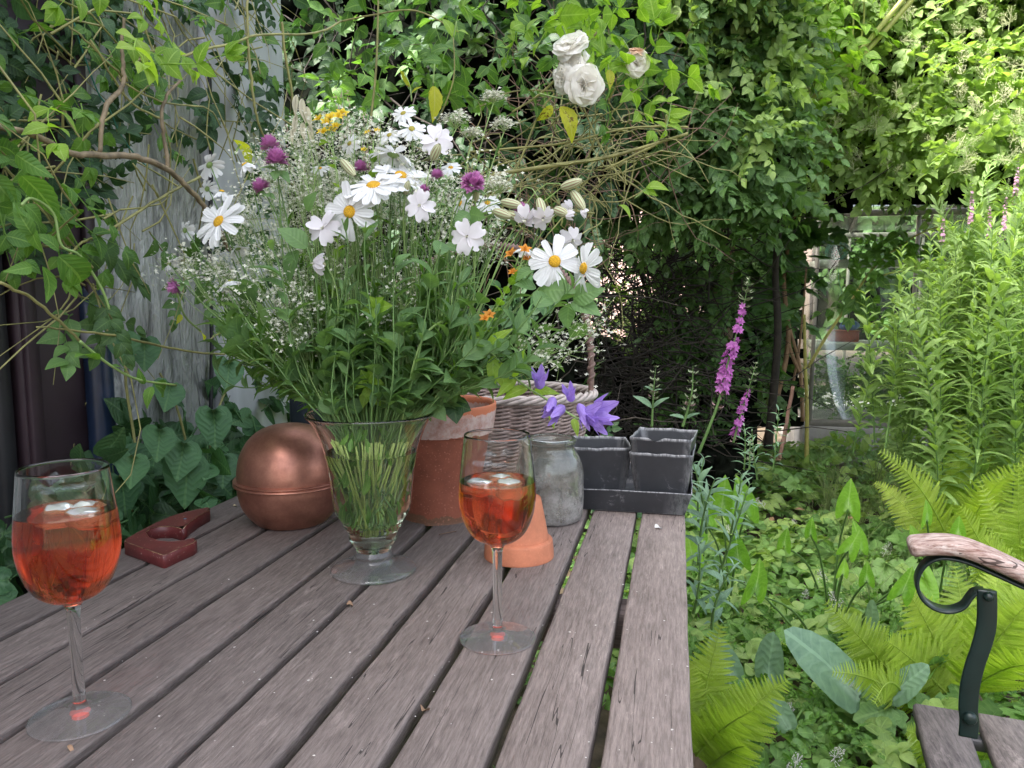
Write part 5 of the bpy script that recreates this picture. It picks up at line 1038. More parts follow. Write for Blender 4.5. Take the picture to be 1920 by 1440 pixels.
# black zinc tray and square pots -----------------------------------------------------------------
m_zinc, nt, b, out = mat('scuffed black zinc'); n1 = noise(nt, 55, 6, .8, dist=1.0); n2 = noise(nt, 9, 4, .7); tc = nt.nodes.new('ShaderNodeTexCoord').outputs['Object']; n3 = noise(nt, 120, 4, .8, tc, (1, 1, .25))
mk = math_(nt, 'MULTIPLY', ramp(nt, n1, [(.56, (0,) * 3), (.64, (1,) * 3)]), ramp(nt, n2, [(.45, (.0,) * 3), (.62, (.8,) * 3)])); at = N(nt, 'ShaderNodeAttribute', attribute_name='lc'); sa = N(nt, 'ShaderNodeSeparateXYZ'); nt.links.new(at.outputs['Vector'], sa.inputs[0])
edge = math_(nt, 'MULTIPLY', sa.outputs[0], ramp(nt, n3, [(.4, (0.1,) * 3), (.55, (1,) * 3)])); c = mixc(nt, math_(nt, 'MULTIPLY', math_(nt, 'MAXIMUM', math_(nt, 'MULTIPLY', mk, .55), edge), .8), ramp(nt, n2, [(.3, (.028, .029, .033)), (.7, (.05, .052, .058))]), (.42, .42, .43))
nt.links.new(c, b.inputs['Base Color']); b.inputs['Roughness'].default_value = .5; b.inputs['Metallic'].default_value = .15; bump(nt, n1, b, .12, .001)
def tray(mb, c, bw, bd, tw, td, h, th_, rz, wobble=0, seed=0, dent=0):
    """tapered rectangular open vessel made of sheet; lc.x marks the worn edges"""
    g = np.random.RandomState(seed); R = rotz(rz); n = 7
    def ring(w_, d_, z, m_=n):
        P = []
        for (a, b_) in (((-1, -1), (1, -1)), ((1, -1), (1, 1)), ((1, 1), (-1, 1)), ((-1, 1), (-1, -1))):
            for k in range(m_): s_ = k / m_; P.append([(a[0] + (b_[0] - a[0]) * s_) * w_ / 2, (a[1] + (b_[1] - a[1]) * s_) * d_ / 2, z])
        return np.array(P)
    lv = [0, .04, .3, .65, .94, 1.]; outer = [ring(bw + (tw - bw) * q, bd + (td - bd) * q, h * q) for q in lv]; inner = [ring(bw + (tw - bw) * q - 2 * th_, bd + (td - bd) * q - 2 * th_, max(h * q, th_)) for q in lv[::-1]]
    if wobble:
        wv = wobble * g.randn(4 * n)
        for r_, q in list(zip(outer, lv)) + list(zip(inner, lv[::-1])): r_[:, 2] += wv * q ** 4; r_[:, 0] += wv[::-1] * q * .6
    if dent: outer[-1][dent, 2] -= .006; inner[0][dent, 2] -= .006
    rings = outer + inner; m_ = 4 * n; V = np.concatenate(rings); Lc = np.zeros((len(V), 3)); Lc[:, 0] = np.tile((np.arange(m_) % n == 0) * .55, len(rings))
    Lc[5 * m_:7 * m_, 0] = 1; Lc[0:m_, 0] = .6
    i = np.arange(len(rings) - 1)[:, None] * m_; j = np.arange(m_)[None]; k = (j + 1) % m_; Q = np.stack([i + j, i + k, i + m_ + k, i + m_ + j], -1).reshape(-1, 4)
    cb = len(V); V = np.vstack([V, [0, 0, 0], [0, 0, th_]]); Lc = np.vstack([Lc, [0, 0, 0], [0, 0, 0]]); jj = np.arange(m_); kk = (jj + 1) % m_
    mb.add(V @ R.T + c, [Q, np.stack([kk, jj, np.full(m_, cb)], 1), np.stack([cb - m_ + jj, cb - m_ + kk, np.full(m_, cb + 1)], 1)], Lc); return mb
fr_ = PZ(1286, 967, TZ); bl_ = PY(1000, 960, fr_[1]); TW = .27; td_ = .19
tcx = fr_[0] - TW / 2; tcy = fr_[1] + td_ / 2; TC = np.array([tcx, tcy, TZ + .001])
o = MB(); tray(o, TC, TW, td_, TW + .022, td_ + .022, .038, .0014, radians(-1), .0008, 3); o = o.build('zinc_tray', m_zinc, origin=TC, smooth=False); tag(o, 'long shallow scuffed black tray under the square pots', 'tray')
def sqpot(lab, x, Y, rz, w0, w1, h, z, seed, dent=0):
    p = PY(x, 900, Y); c = np.array([p[0], Y, z]); o = MB(); tray(o, c, w0, w0, w1, w1, h, .0014, rz, .0007, seed, dent); o = o.build('square_pot', m_zinc, origin=c, smooth=False); return tag(o, lab, 'pot', 'black square tapered pots')
sqpot('black tapered square pot at the left of the tray next to the jar', 1122, 1.305, radians(10), .076, .102, .094, TZ + .0035, 11)
sqpot('black tapered square pot at the right of the tray, holding another one', 1243, 1.285, radians(-4), .076, .100, .092, TZ + .0035, 12)
sqpot('upper black square pot nested inside the right one, chipped front edge', 1244, 1.285, radians(-7), .074, .098, .090, TZ + .0035 + .026, 13, dent=3)

# wicker basket --------------------------------------------------------------------------------------
m_wick = plain('grey brown willow', (.29, .215, .19), .65, var=.4, scale=60, bmp=.3); m_wick2 = plain('pale rim willow', (.42, .36, .33), .65, var=.3, scale=60, bmp=.3)
bY_ = 1.53; bxr = PY(1112, 750, bY_)[0]; bA, bB, bH = .215, .14, .150; bc = np.array([bxr - bA, bY_, TZ])
bk = thing('wicker_basket', 'oval grey brown wicker basket with a wrapped arched handle', 'basket', bc)
mb = MB(); nst = 34; rows = 19
def ell(th, f, z): return np.stack([bc[0] + (bA * f) * np.cos(th), bc[1] + (bB * f) * np.sin(th), TZ + z + 0 * th], -1)
for k in range(nst):
    a = k * tau / nst; zz = np.linspace(.003, bH, 6); P = np.array([ell(np.array([a]), .82 + .17 * z / bH, z)[0] for z in zz]); tube(mb, P, .0024, 5, cap=False)
mb.build('stakes', m_wick, bk)
mb = MB(); th = np.linspace(0, tau, 205)
for r_ in range(rows):
    z = .006 + (bH - .016) * r_ / (rows - 1)
    for ph in (0, 1):
        off = .0042 * np.cos(th * nst / 2 + pi * (r_ + ph)); f = .82 + .17 * z / bH; P = ell(th, f, z) ; rad = nrm(P - (bc + [0, 0, z])) * [1, 1, 0]; P = P + rad * off[:, None] + np.array([0, 0, .0021]) * (np.sin(th * nst / 2 + pi * (r_ + ph)))[:, None]
        tube(mb, P[:-1] if False else P, .0029 + .0004 * sin(r_ * 3 + ph), 5, (0, 0, .3), cap=False)
mb.build('weave', m_wick, bk)
mb = MB()
for ph in range(4):
    q = ph * tau / 4; P = ell(th, 1.0, bH); rad = nrm(P - (bc + [0, 0, bH])) * [1, 1, 0]; P = P + rad * (.0062 * np.cos(th * 11 + q))[:, None] + np.array([0, 0, .0058]) * (np.sin(th * 11 + q))[:, None]; tube(mb, P, .0042, 6, cap=False)
mb.build('rim', m_wick2, bk)
t_ = np.linspace(0, pi, 60); HP = np.stack([bc[0] + (bA - .004) * np.cos(t_) * (1 + .02 * np.sin(t_)), bc[1] + 0 * t_, TZ + bH - .035 + .33 * np.sin(t_) ** .55], 1)
mb = MB(); tube(mb, HP, .0058, 8); u_ = np.linspace(0, 1, 900); C = np.stack([np.interp(u_, np.linspace(0, 1, 60), HP[:, k]) for k in range(3)], 1); T_, N_, B_ = frames(C); a = u_ * tau * 82
tube(mb, C + (N_ * np.cos(a)[:, None] + B_ * np.sin(a)[:, None]) * .0062, .0029, 5); mb.build('handle', plain('dark wrapped willow', (.19, .12, .10), .55, var=.35, scale=60), bk)
mb = MB(); thb = np.linspace(0, tau, 60)
for f in np.linspace(.1, .8, 14): tube(mb, ell(thb, f, .0035 + .0006 * sin(f * 40)), .003, 5, cap=False)
mb.build('base', m_wick, bk)

# red painted wooden hook block ------------------------------------------------------------------------
m_redw, nt, b, out = mat('chipped oxblood paint'); n1 = noise(nt, 60, 6, .8, dist=.5); at = N(nt, 'ShaderNodeAttribute', attribute_name='lc'); sa = N(nt, 'ShaderNodeSeparateXYZ'); nt.links.new(at.outputs['Vector'], sa.inputs[0])
f_ = math_(nt, 'MULTIPLY', math_(nt, 'GREATER_THAN', math_(nt, 'ADD', sa.outputs[0], math_(nt, 'MULTIPLY', n1, .6)), 1.22), .85); c = mixc(nt, f_, ramp(nt, noise(nt, 20, 4), [(.3, (.075, .013, .014)), (.7, (.14, .025, .024))]), (.42, .26, .15)); c = mixc(nt, math_(nt, 'MULTIPLY', math_(nt, 'GREATER_THAN', noise(nt, 260, 2), .69), .6), c, (.4, .3, .25))
nt.links.new(c, b.inputs['Base Color']); b.inputs['Roughness'].default_value = .42; bump(nt, n1, b, .1, .001)
rz_ = .018; ol = np.array([(233, 1016), (262, 1026), (304, 1041), (312, 1040), (340, 1027), (364, 1017), (369, 1012), (362, 1008), (340, 1013), (318, 1015), (298, 1013), (280, 1006), (275, 998), (283, 991), (300, 987), (322, 987), (338, 991), (344, 992), (352, 983), (372, 968), (393, 957), (394, 952), (388, 951), (368, 955), (345, 960), (318, 968), (291, 980), (260, 996), (240, 1007), (233, 1012)], float)
top = PZ(ol[:, 0], ol[:, 1], TZ + rz_); ce = top.mean(0); n = len(top); mb = MB()
dn = top.copy(); dn[:, 2] = TZ; nx = np.roll(top, -1, 0) - np.roll(top, 1, 0); nn = nrm(np.stack([nx[:, 1], -nx[:, 0], 0 * nx[:, 0]], 1)); s_ = .0012
r0 = top - nn * s_; r1 = top - [0, 0, s_]; r2 = dn + [0, 0, s_]; r3 = dn - nn * s_; V = np.concatenate([r0, r1, r2, r3]); Lc = np.zeros((4 * n, 3)); Lc[:n, 0] = 1; Lc[n:2 * n, 0] = .8; Lc[2 * n:3 * n, 0] = .35
j = np.arange(n); k = (j + 1) % n; Q = np.concatenate([np.stack([a * n + j, a * n + k, (a + 1) * n + k, (a + 1) * n + j], 1) for a in range(3)])
from mathutils.geometry import tessellate_polygon
from mathutils import Vector
tri = np.array(tessellate_polygon([[Vector(v) for v in r0.tolist()]])); 
inr = r0 - nn * .0022; Vt = np.concatenate([V, inr]); Lt = np.concatenate([Lc, np.zeros((n, 3))]); Qi = np.stack([j, k, 4 * n + k, 4 * n + j], 1)
mb.add(Vt, [np.concatenate([Q, Qi]), tri + 4 * n, tri[:, ::-1] + 3 * n], Lt); t = thing('hook_block', 'dark red painted wooden hook shaped block with chipped edges', 'wooden block', (ce[0], ce[1], TZ)); mb.build('block', m_redw, t, smooth=False)
sp2 = PZ(347, 973, TZ + rz_); mb = MB(); lathe(mb, [(0, .0), (.0022, 0), (.0022, .0008), (0, .0012)], sp2, 12); mb.build('screw_head', plain('blue grey screw', (.12, .17, .22), .4, .5), t)

# small debris ---------------------------------------------------------------------------------------------
def chip(name, lab, cat, x, y, L_, T, col, ang, z=.0, curl=0):
    p = PZ(x, y, TZ); o = MB(); inst(o, T, [p + [0, 0, .002 + z]], [cos(ang), sin(ang), 0], [0.1, -.2, 1], L_, [.5]); o = o.build(name, col, origin=p); tag(o, lab, cat)
m_w = plain('white petal', (.75, .73, .7), .6, var=.1, trans=.3); m_dry = plain('dry brown leaf', (.28, .17, .10), .8, var=.4)
chip('fallen_petal', 'white fallen petal on the last slat before the black tray', 'petal', 1228, 992, .014, leaf('round', 5, .5, .6), m_w, .6)
chip('dry_leaf', 'crumpled brown leaf scrap stuck in a slat gap right of the vase foot', 'leaf', 650, 1137, .013, leaf('ovate', 5, .8, 1.2), m_dry, .5)
chip('dry_leaf', 'crumpled brown leaf scrap in a slat gap near the bottom of the table', 'leaf', 792, 1338, .014, leaf('ovate', 5, .8, 1.2), m_dry, 1.4)
chip('dry_leaf', 'thin dry leaf scrap beside the foot of the left wine glass', 'leaf', 128, 1402, .012, leaf('lance', 5, .6, .8), m_dry, -.5)
chip('dry_leaf', 'pale dry leaf scrap on the table edge beside the copper pot, upper one', 'leaf', 456, 936, .012, leaf('ovate', 5, .5, .8), plain('pale dry leaf', (.45, .36, .22), .8), .3)
chip('dry_leaf', 'pale dry leaf scrap on the table edge beside the copper pot, lower one', 'leaf', 437, 951, .010, leaf('ovate', 5, .5, .8), plain('pale dry leaf', (.45, .36, .22), .8), .9)
o = MB(); wave_tube(o, [PZ(823, 1002, TZ + .002), PZ(838, 999, TZ + .003), PZ(855, 996, TZ + .002)], .0008, 5); o = o.build('small_twig', M['twig_brown'], origin=PZ(838, 1000, TZ)); tag(o, 'small twig lying on the table below the large terracotta pot', 'twig')
g = np.random.RandomState(740); mb = MB(); q = pick(g, [(100, 1150), (700, 1000), (1280, 1000), (1310, 1430), (200, 1430)], 90); P = PZ(q[:, 0], q[:, 1], TZ + .0008); inst(mb, leaf('round', 2, 0, 0), P, g.randn(90, 3) * [1, 1, 0], [0, 0, 1], .0012 + .002 * g.rand(90) ** 3); o = mb.build('crumbs', plain('pale specks', (.6, .56, .52), .8, var=.2)); tag(o, 'pale specks and crumbs scattered over the table boards', 'crumbs', kind='stuff')
# ================================================================== wild flower bouquet
GB = np.random.RandomState(801)
m_daisy, nt, b, out = mat('daisy petal'); b.inputs['Base Color'].default_value = (.84, .85, .86, 1); b.inputs['Roughness'].default_value = .55
at = N(nt, 'ShaderNodeAttribute', attribute_name='lc'); sa = N(nt, 'ShaderNodeSeparateXYZ'); nt.links.new(at.outputs['Vector'], sa.inputs[0])
bump(nt, math_(nt, 'SINE', math_(nt, 'MULTIPLY', sa.outputs[0], 9.)), b, .25, .001)
tr = N(nt, 'ShaderNodeBsdfTranslucent'); tr.inputs[0].default_value = (.85, .85, .82, 1); mx = N(nt, 'ShaderNodeMixShader'); mx.inputs[0].default_value = .3; nt.links.new(b.outputs[0], mx.inputs[1]); nt.links.new(tr.outputs[0], mx.inputs[2]); nt.links.new(mx.outputs[0], out.inputs[0])
m_camp = plain('campion petal', (.78, .75, .78), .6, var=.06, trans=.3, bmp=.05)
m_disc = plain('yellow daisy disc', (.80, .42, .015), .7, var=.35, scale=900, bmp=1.); m_disc2 = plain('greenish daisy disc', (.42, .36, .05), .7, var=.35, scale=900, bmp=1.)
m_calyx, nt, b, out = mat('striped calyx'); tcn = N(nt, 'ShaderNodeAttribute', attribute_name='lc'); sa = N(nt, 'ShaderNodeSeparateXYZ'); nt.links.new(tcn.outputs['Vector'], sa.inputs[0])
st = math_(nt, 'GREATER_THAN', math_(nt, 'SINE', math_(nt, 'MULTIPLY', sa.outputs[0], tau * 10)), .35); nt.links.new(mixc(nt, math_(nt, 'MULTIPLY', st, .8), (.46, .52, .30), (.24, .12, .08)), b.inputs['Base Color']); b.inputs['Roughness'].default_value = .6
m_clov = leafmat('clover floret', [(.38, .10, .28), (.52, .19, .43), (.68, .36, .60)], (.6, .3, .5), .3, (1.2, .9, 1.2)); m_yel = leafmat('yellow petal', [(.62, .40, .01), (.75, .55, .015), (.8, .66, .05)], (.8, .6, .1), .3, (1.1, 1, .6)); m_org = plain('withered orange petal', (.62, .26, .03), .7, var=.35, trans=.2)
m_bell = leafmat('bellflower violet', [(.28, .17, .55), (.36, .24, .64), (.46, .34, .74)], (.22, .12, .48), .35, (1.2, 1., 1.3))
m_bed = plain('bedstraw floret', (.72, .72, .60), .7, var=.12, trans=.25, bmp=0)
NECK = VC + [0, 0, .197]
def stem_to(P3, mb, r, g, low=None, tipdir=None, n=14, lift=.35):
    P3 = np.asarray(P3, float); h = P3 - NECK; hd = np.array([h[0], h[1], 0]); hl = np.linalg.norm(hd); u = hd / max(hl, 1e-6)
    nk = NECK + u * min(.058, .02 + hl * .35) + np.append(g.randn(2) * .006, 0); a = g.rand() * tau; lo = VC + np.array([0, 0, .058 + .05 * g.rand()]) - u * .012 * g.rand() + np.array([cos(a), sin(a), 0]) * .018 * g.rand()
    L_ = np.linalg.norm(P3 - nk); td = nrm(nk - lo) if tipdir is None else nrm(tipdir)
    t = np.linspace(0, 1, n); c1 = nk + nrm(nk - lo + u * .03) * L_ * .4; c2 = P3 - td * L_ * lift
    C = ((1 - t) ** 3)[:, None] * nk + (3 * t * (1 - t) ** 2)[:, None] * c1 + (3 * t * t * (1 - t))[:, None] * c2 + (t ** 3)[:, None] * P3
    P = np.vstack([lo + (nk - lo) * q for q in (0, .35, .7)] + [C]); tube(mb, P, np.interp(np.arange(len(P)), [0, len(P) - 1], [r, r * .75]), 6, (0, 0, .5), cap=False); return P
def stemleaves(mb, P, g, T, n, size, a=.3, b_=.95, out_=.8):
    t = np.linspace(0, 1, len(P)); ts = a + (b_ - a) * g.rand(n); C = np.stack([np.interp(ts, t, P[:, k]) for k in range(3)], 1); d = np.stack([np.interp(np.minimum(ts + .05, 1), t, P[:, k]) for k in range(3)], 1) - C; d = nrm(d + 1e-6); an = g.rand(n) * tau
    e = nrm(np.cross(d, [0.1, 1, .2])); f = np.cross(d, e); rad = np.cos(an)[:, None] * e + np.sin(an)[:, None] * f; kk = g.randint(len(T), size=n); yd = rad * out_ + d * .8; sz = size[0] + (size[1] - size[0]) * g.rand(n)
    for j in range(len(T)): inst(mb, T[j], C[kk == j], yd[kk == j], (d - rad * .6)[kk == j], sz[kk == j], np.clip(.4 + .25 * g.randn(n), 0, 1)[kk == j])
def petal_t(w, droop, seed, notch=0, n=6):
    g = np.random.RandomState(seed); t = np.linspace(0, 1, n + 1); V = []; L = []
    for k, q in enumerate(t):
        ww = w * (.35 + .65 * sin(pi * min(.5, q * .9))) * (1 if q < .85 else .72)
        for s_ in (-1, -.5, 0, .5, 1):
            V.append([s_ * ww, q - (notch * (1 - abs(s_ * 2 - (1 if s_ > 0 else -1))) * 0 if notch == 0 else 0) + (.0 if q < 1 else (-.03 * abs(s_) - notch * (s_ == 0))), -droop * q ** 2 + .018 * cos(s_ * 6) + .1 * ww * abs(s_)]); L.append([s_, q, 0])
    i = np.arange(n)[:, None] * 5; j = np.arange(4)[None]; Q = np.stack([i + j, i + j + 1, i + 5 + j + 1, i + 5 + j], -1).reshape(-1, 4); return np.array(V), [Q], np.array(L)
PT = [petal_t(.115, d, k) for k, d in enumerate((-.05, .12, .3))]; PTN = petal_t(.10, .7, 5)
def basis(ax):
    ax = nrm(ax); a = nrm(np.cross(ax, [.31, .17, .93])); return ax, a, np.cross(ax, a)
def daisy(lab, x, y, D, ax, Y, disc=True, n=21, droop=0, grp='oxeye daisies in the bouquet', seed=0):
    g = np.random.RandomState(seed); p = PY(x, y, Y); ax, a, c = basis(ax); R = D / 1450 * Y / 2 * (1.16 if D > 70 else 1.02)
    t = thing('oxeye_daisy', lab, 'daisy', p, group=grp); mb = MB(); P = stem_to(p - ax * .004, mb, .0011, g, tipdir=ax * .8 + np.array([0, 0, .9]) if ax[2] > -.3 else ax + [0, 0, 1.2]); mb.build('stem', M['stem_green'], t)
    th = (np.arange(n) + .35 * g.randn(n)) * tau / n; rad = np.cos(th)[:, None] * a + np.sin(th)[:, None] * c; mb = MB(); kk = g.randint(3, size=n); rd = R * .24; ln = (R - rd * .6) * (1 + .07 * g.randn(n)); dr = (droop + .12 * g.randn(n))[:, None]; keep = g.rand(n) > .04
    for j in range(3):
        m_ = (kk == j) & keep; inst(mb, PT[j], (p + rad * rd * .75)[m_], (rad - ax * dr)[m_], (ax + rad * dr)[m_], ln[m_], wx=np.full(m_.sum(), 1.5 + .02 * (21 - n)))
    mb.build('petals', m_daisy, t); mb = MB(); pr = smooth_prof([(0, .42), (.5, .40), (.85, .22), (1.0, -.02), (.8, -.2)], 4); th = np.arange(25) * tau / 24; 
    G = np.array([[p + rd * ((q[0] * (cos(h) * a + sin(h) * c)) + ax * q[1] * 1.0) for h in th] for q in pr]); grid(mb, G); mb.build('disc', m_disc if disc else m_disc2, t)
    mb = MB(); G = np.array([[p + rd * ((q[0] * (cos(h) * a + sin(h) * c)) - ax * q[1]) for h in th] for q in ((1.15, .05), (1.05, .3), (.6, .55), (.15, .7))]); grid(mb, G); mb.build('sepals', M['stem_pale'], t); return t
DA = [("largest daisy at the upper left, yellow disc turned to the camera", 410, 415, 96, (-.25, -.85, .45), .93, 1, 0), ("big front daisy left of centre with petals hanging down", 655, 397, 92, (-.05, -1, .1), .90, 1, .05),
 ("big centre daisy opening upward with long petals", 700, 347, 102, (.05, -.55, .85), .92, 1, -.1), ("daisy just right of the big centre daisy, opening upward", 752, 328, 88, (.4, -.5, .75), .95, 1, 0),
 ("daisy at the right above the big green leaves, facing the camera", 1040, 490, 84, (.2, -.95, .15), .90, 1, .1), ("outermost daisy at the lower right of the bouquet", 1094, 503, 80, (-.75, -.7, .1), .90, 1, .15),
 ("topmost small daisy seen from behind with green centre", 756, 212, 46, (-.1, -.75, .6), 1.02, 0, .1), ("small daisy below the topmost one, dull green centre", 772, 241, 50, (.25, -.8, .5), 1.0, 0, .3),
 ("small daisy with greenish centre left of the two topmost daisies", 730, 253, 46, (-.1, -.7, .6), 1.0, 0, .2), ("small daisy with greenish centre beside the yellow flowers", 655, 269, 42, (-.3, -.9, .3), 1.0, 0, .1),
 ("daisy sticking out at the upper left, seen from the side", 392, 309, 54, (-.75, .25, .5), .98, 0, .5), ("nodding daisy with orange yellow disc at the upper left", 458, 308, 52, (-.45, -.35, .8), .96, 1, .8),
 ("small daisy seen from behind above the largest one", 388, 354, 42, (-.8, .3, .3), .99, 0, .5), ("drooping white daisy touching the largest daisy at its top", 416, 358, 44, (.2, -.2, .9), .97, 1, .9),
 ("small side on daisy at the far left", 346, 432, 42, (-.9, .2, .2), .98, 0, .5), ("leftmost small daisy above the pale purple clover", 317, 496, 44, (-.8, -.1, .4), .96, 0, .4),
 ("white daisy seen from the side at the lower left of the bouquet", 432, 528, 58, (-.3, .1, .9), .92, 0, .7), ("broad white daisy seen from behind in the upper middle", 738, 289, 78, (.1, .3, .9), .97, 0, .3),
 ("tiny yellow centred daisy right of centre near the top", 845, 314, 40, (.1, -.7, .7), 1.0, 1, .2), ("half hidden daisy under the right hand purple clover", 863, 381, 50, (-.6, -.6, .3), .97, 1, .3),
 ("half hidden daisy beside the striped buds", 914, 380, 46, (.1, -.7, .6), .98, 1, .2), ("flattened daisy beneath the striped buds at the right", 985, 466, 48, (.1, -.1, .9), .93, 0, .5),
 ("white daisy seen edge on left of the pink clover stem", 446, 466, 44, (-.4, .2, .8), .95, 0, .5), ("small daisy half hidden in white froth left of the upper clover", 600, 315, 36, (.1, -.5, .7), 1.0, 1, .3)]
for k, (lab, x, y, D, ax, Y, d_, dr) in enumerate(DA): daisy(lab, x, y, D, ax, Y, bool(d_), [21, 17, 22, 20, 19, 18][k % 6], dr, seed=810 + k)
# white campions
PC = petal_t(.30, .15, 9, notch=.32, n=6)
def calyx(mb, p, ax, L_, R, taper=.5):
    ax, a, c = basis(ax); th = np.arange(21) * tau / 20; pr = [(0, 0), (.5, .04), (.92, .25), (1, .5), (.85, .78), (taper, 1)]; G = np.array([[p + R * q[0] * (cos(h) * a + sin(h) * c) + ax * L_ * q[1] for h in th] for q in smooth_prof(pr, 3)]); LL = np.zeros(G.shape); LL[..., 0] = th / tau; grid(mb, G, LL.reshape(-1, 3))
def campion(lab, x, y, D, ax, Y, seed, fold=0.):
    g = np.random.RandomState(seed); p = PY(x, y, Y); ax, a, c = basis(ax); R = D / 1450 * Y / 2 * 1.15; t = thing('white_campion', lab, 'flower', p, group='white campions in the bouquet')
    base = p - ax * .016; mb = MB(); stem_to(base, mb, .0011, g, tipdir=ax * .6 + [0, 0, .8]); mb.build('stem', M['stem_pale'], t); mb = MB(); calyx(mb, base, ax, .0155, .0045, .6); mb.build('calyx', m_calyx, t)
    th = (np.arange(5) + .12 * g.randn(5)) * tau / 5 + g.rand(); rad = np.cos(th)[:, None] * a + np.sin(th)[:, None] * c; mb = MB(); inst(mb, PC, p + rad * .0015, rad - ax * (fold + .15 * g.randn(5))[:, None], ax + rad * fold + .2 * g.randn(5, 3), R * (1 + .05 * g.randn(5)), wx=np.full(5, 1.45)); po = mb.build('petals', m_camp, t)
    mb = MB(); inst(mb, OV[0], np.repeat(p[None], 6, 0), ax + .4 * g.randn(6, 3), g.randn(6, 3), .0045, [.9] * 6); mb.build('stamens', m_bed, po)
for k, (lab, x, y, D, ax, Y, f) in enumerate((("white campion in front with a dark centre, left of centre", 605, 428, 58, (-.1, -.95, .2), .89, 0), ("white campion with rounded petals in the centre right", 787, 385, 50, (.1, -1, .1), .92, 0), ("white campion facing the camera right of centre", 876, 443, 54, (0, -1, .1), .89, 0),
  ("white five petalled campion standing at the top right", 818, 262, 54, (.3, -.85, .3), .98, 0), ("crumpled white campion seen from the side below the centre", 587, 493, 50, (-.6, -.3, .1), .90, .9), ("hanging white campion at the right beside the striped buds", 984, 412, 42, (.1, -.6, -.6), .92, .6),
  ("hanging white campion with pale calyx at the right", 1018, 410, 44, (.2, -.6, -.5), .93, .3), ("small closed white campion near the far right bud", 1070, 394, 34, (.5, -.3, -.3), .95, 1.), ("white campion in front of the pink wall gap", 1074, 450, 42, (.3, -.7, -.2), .95, .5))): campion(lab, x, y, D, ax, Y, 840 + k, f)
# campion buds
for k, (x, y, dx, dy, lab) in enumerate(((925, 395, 34, 12, 'lower left'), (940, 378, 38, 8, 'upper left'), (948, 398, 40, 16, 'longest, reddish'), (1010, 372, 10, 36, 'pale green hanging'), (1052, 352, 40, -14, 'topmost, green'), (1072, 358, 24, 36, 'rightmost with white tip'), (1040, 392, 24, 10, 'small one beside the closed campion'), (810, 300, 14, -30, 'one at the top centre'), (640, 300, 26, 30, 'one in the upper centre'), (760, 365, 6, -26, 'grey one beside the centre daisies'), (892, 378, 2, -34, 'narrow brown upright'))):
    Y = .94; p = PY(x, y, Y); q = PY(x + dx, y + dy, Y - .01); g = np.random.RandomState(860 + k); t = thing('campion_bud', f'swollen striped campion bud, {lab}', 'flower bud', p, group='striped campion buds'); ax = q - p; mb = MB(); stem_to(p, mb, .0010, g, tipdir=nrm(ax) + [0, 0, .3]); mb.build('stem', M['stem_pale'], t)
    mb = MB(); calyx(mb, p, ax, np.linalg.norm(ax), .0058 if abs(dx) > 8 else .0042, .28); mb.build('calyx', m_calyx, t)
    if k in (2, 5, 6): mb = MB(); inst(mb, OV[0], np.repeat(q[None], 4, 0) - nrm(ax) * .003, nrm(ax) + .25 * g.randn(4, 3), g.randn(4, 3), .013, [.8] * 4); mb.build('petal_tip', m_camp, t)
# clovers
FL = leaf('lance', 3, .5, -.2)
def clover(lab, x, y, D, ax, Y, seed, lv=1):
    g = np.random.RandomState(seed); p = PY(x, y, Y); ax, a, c = basis(ax); R = D / 1450 * Y / 2 * 1.15; t = thing('red_clover', lab, 'flower', p, group='pink purple clover heads in the bouquet'); mb = MB(); P = stem_to(p - ax * R * .8, mb, .0012, g, tipdir=ax); mb.build('stem', M['stem_green'], t)
    n = 150; ph = np.arccos(1 - 1.75 * g.rand(n)); th = g.rand(n) * tau; d = np.sin(ph)[:, None] * (np.cos(th)[:, None] * a + np.sin(th)[:, None] * c) + np.cos(ph)[:, None] * ax; mb = MB(); inst(mb, FL, p - ax * R * .15 + d * R * .25, d + ax * .55, -d + ax, R * .82 * (1 + .08 * g.randn(n)), np.clip(.35 + .35 * np.cos(ph) + .15 * g.randn(n), 0, 1), wx=np.full(n, 1.5)); mb.build('flower_head', m_clov, t)
    if lv: mb = MB(); inst(mb, OV[0], np.repeat((p - ax * R * .85)[None], 3, 0), np.array([[.9, -.2, -.3], [-.9, -.3, .1], [.1, -.8, -.6]]) + .2 * g.randn(3, 3), [0, -.4, 1], R * 1.5, [.5, .6, .7]); mb.build('leaves', M['leaf_bouquet'], t)
for k, a in enumerate((("largest pink purple clover head at the upper left", 519, 299, 44, (.05, -.2, 1), .93), ("clover head behind and above the largest one", 505, 271, 34, (-.3, .1, 1), .96), ("small pink clover head on the left above a rounded leaf", 490, 350, 32, (-.4, -.2, .8), .93), ("purple clover head right of centre near the top", 886, 343, 40, (.4, -.5, .6), .92),
   ("narrow purple clover bud behind the centre right", 820, 329, 24, (-.3, -.2, .9), .98), ("pale purple clover head drooping at the far left", 328, 537, 32, (-.5, -.4, -.4), .94), ("pink clover peeping out behind the big centre daisy", 676, 315, 28, (0, -.2, 1), .99), ("pink clover between the striped buds", 975, 397, 32, (.5, -.5, .3), .95), ("tiny purple clover below the centre right daisy", 796, 355, 18, (0, -.5, .8), .95))): clover(*a, seed=880 + k)
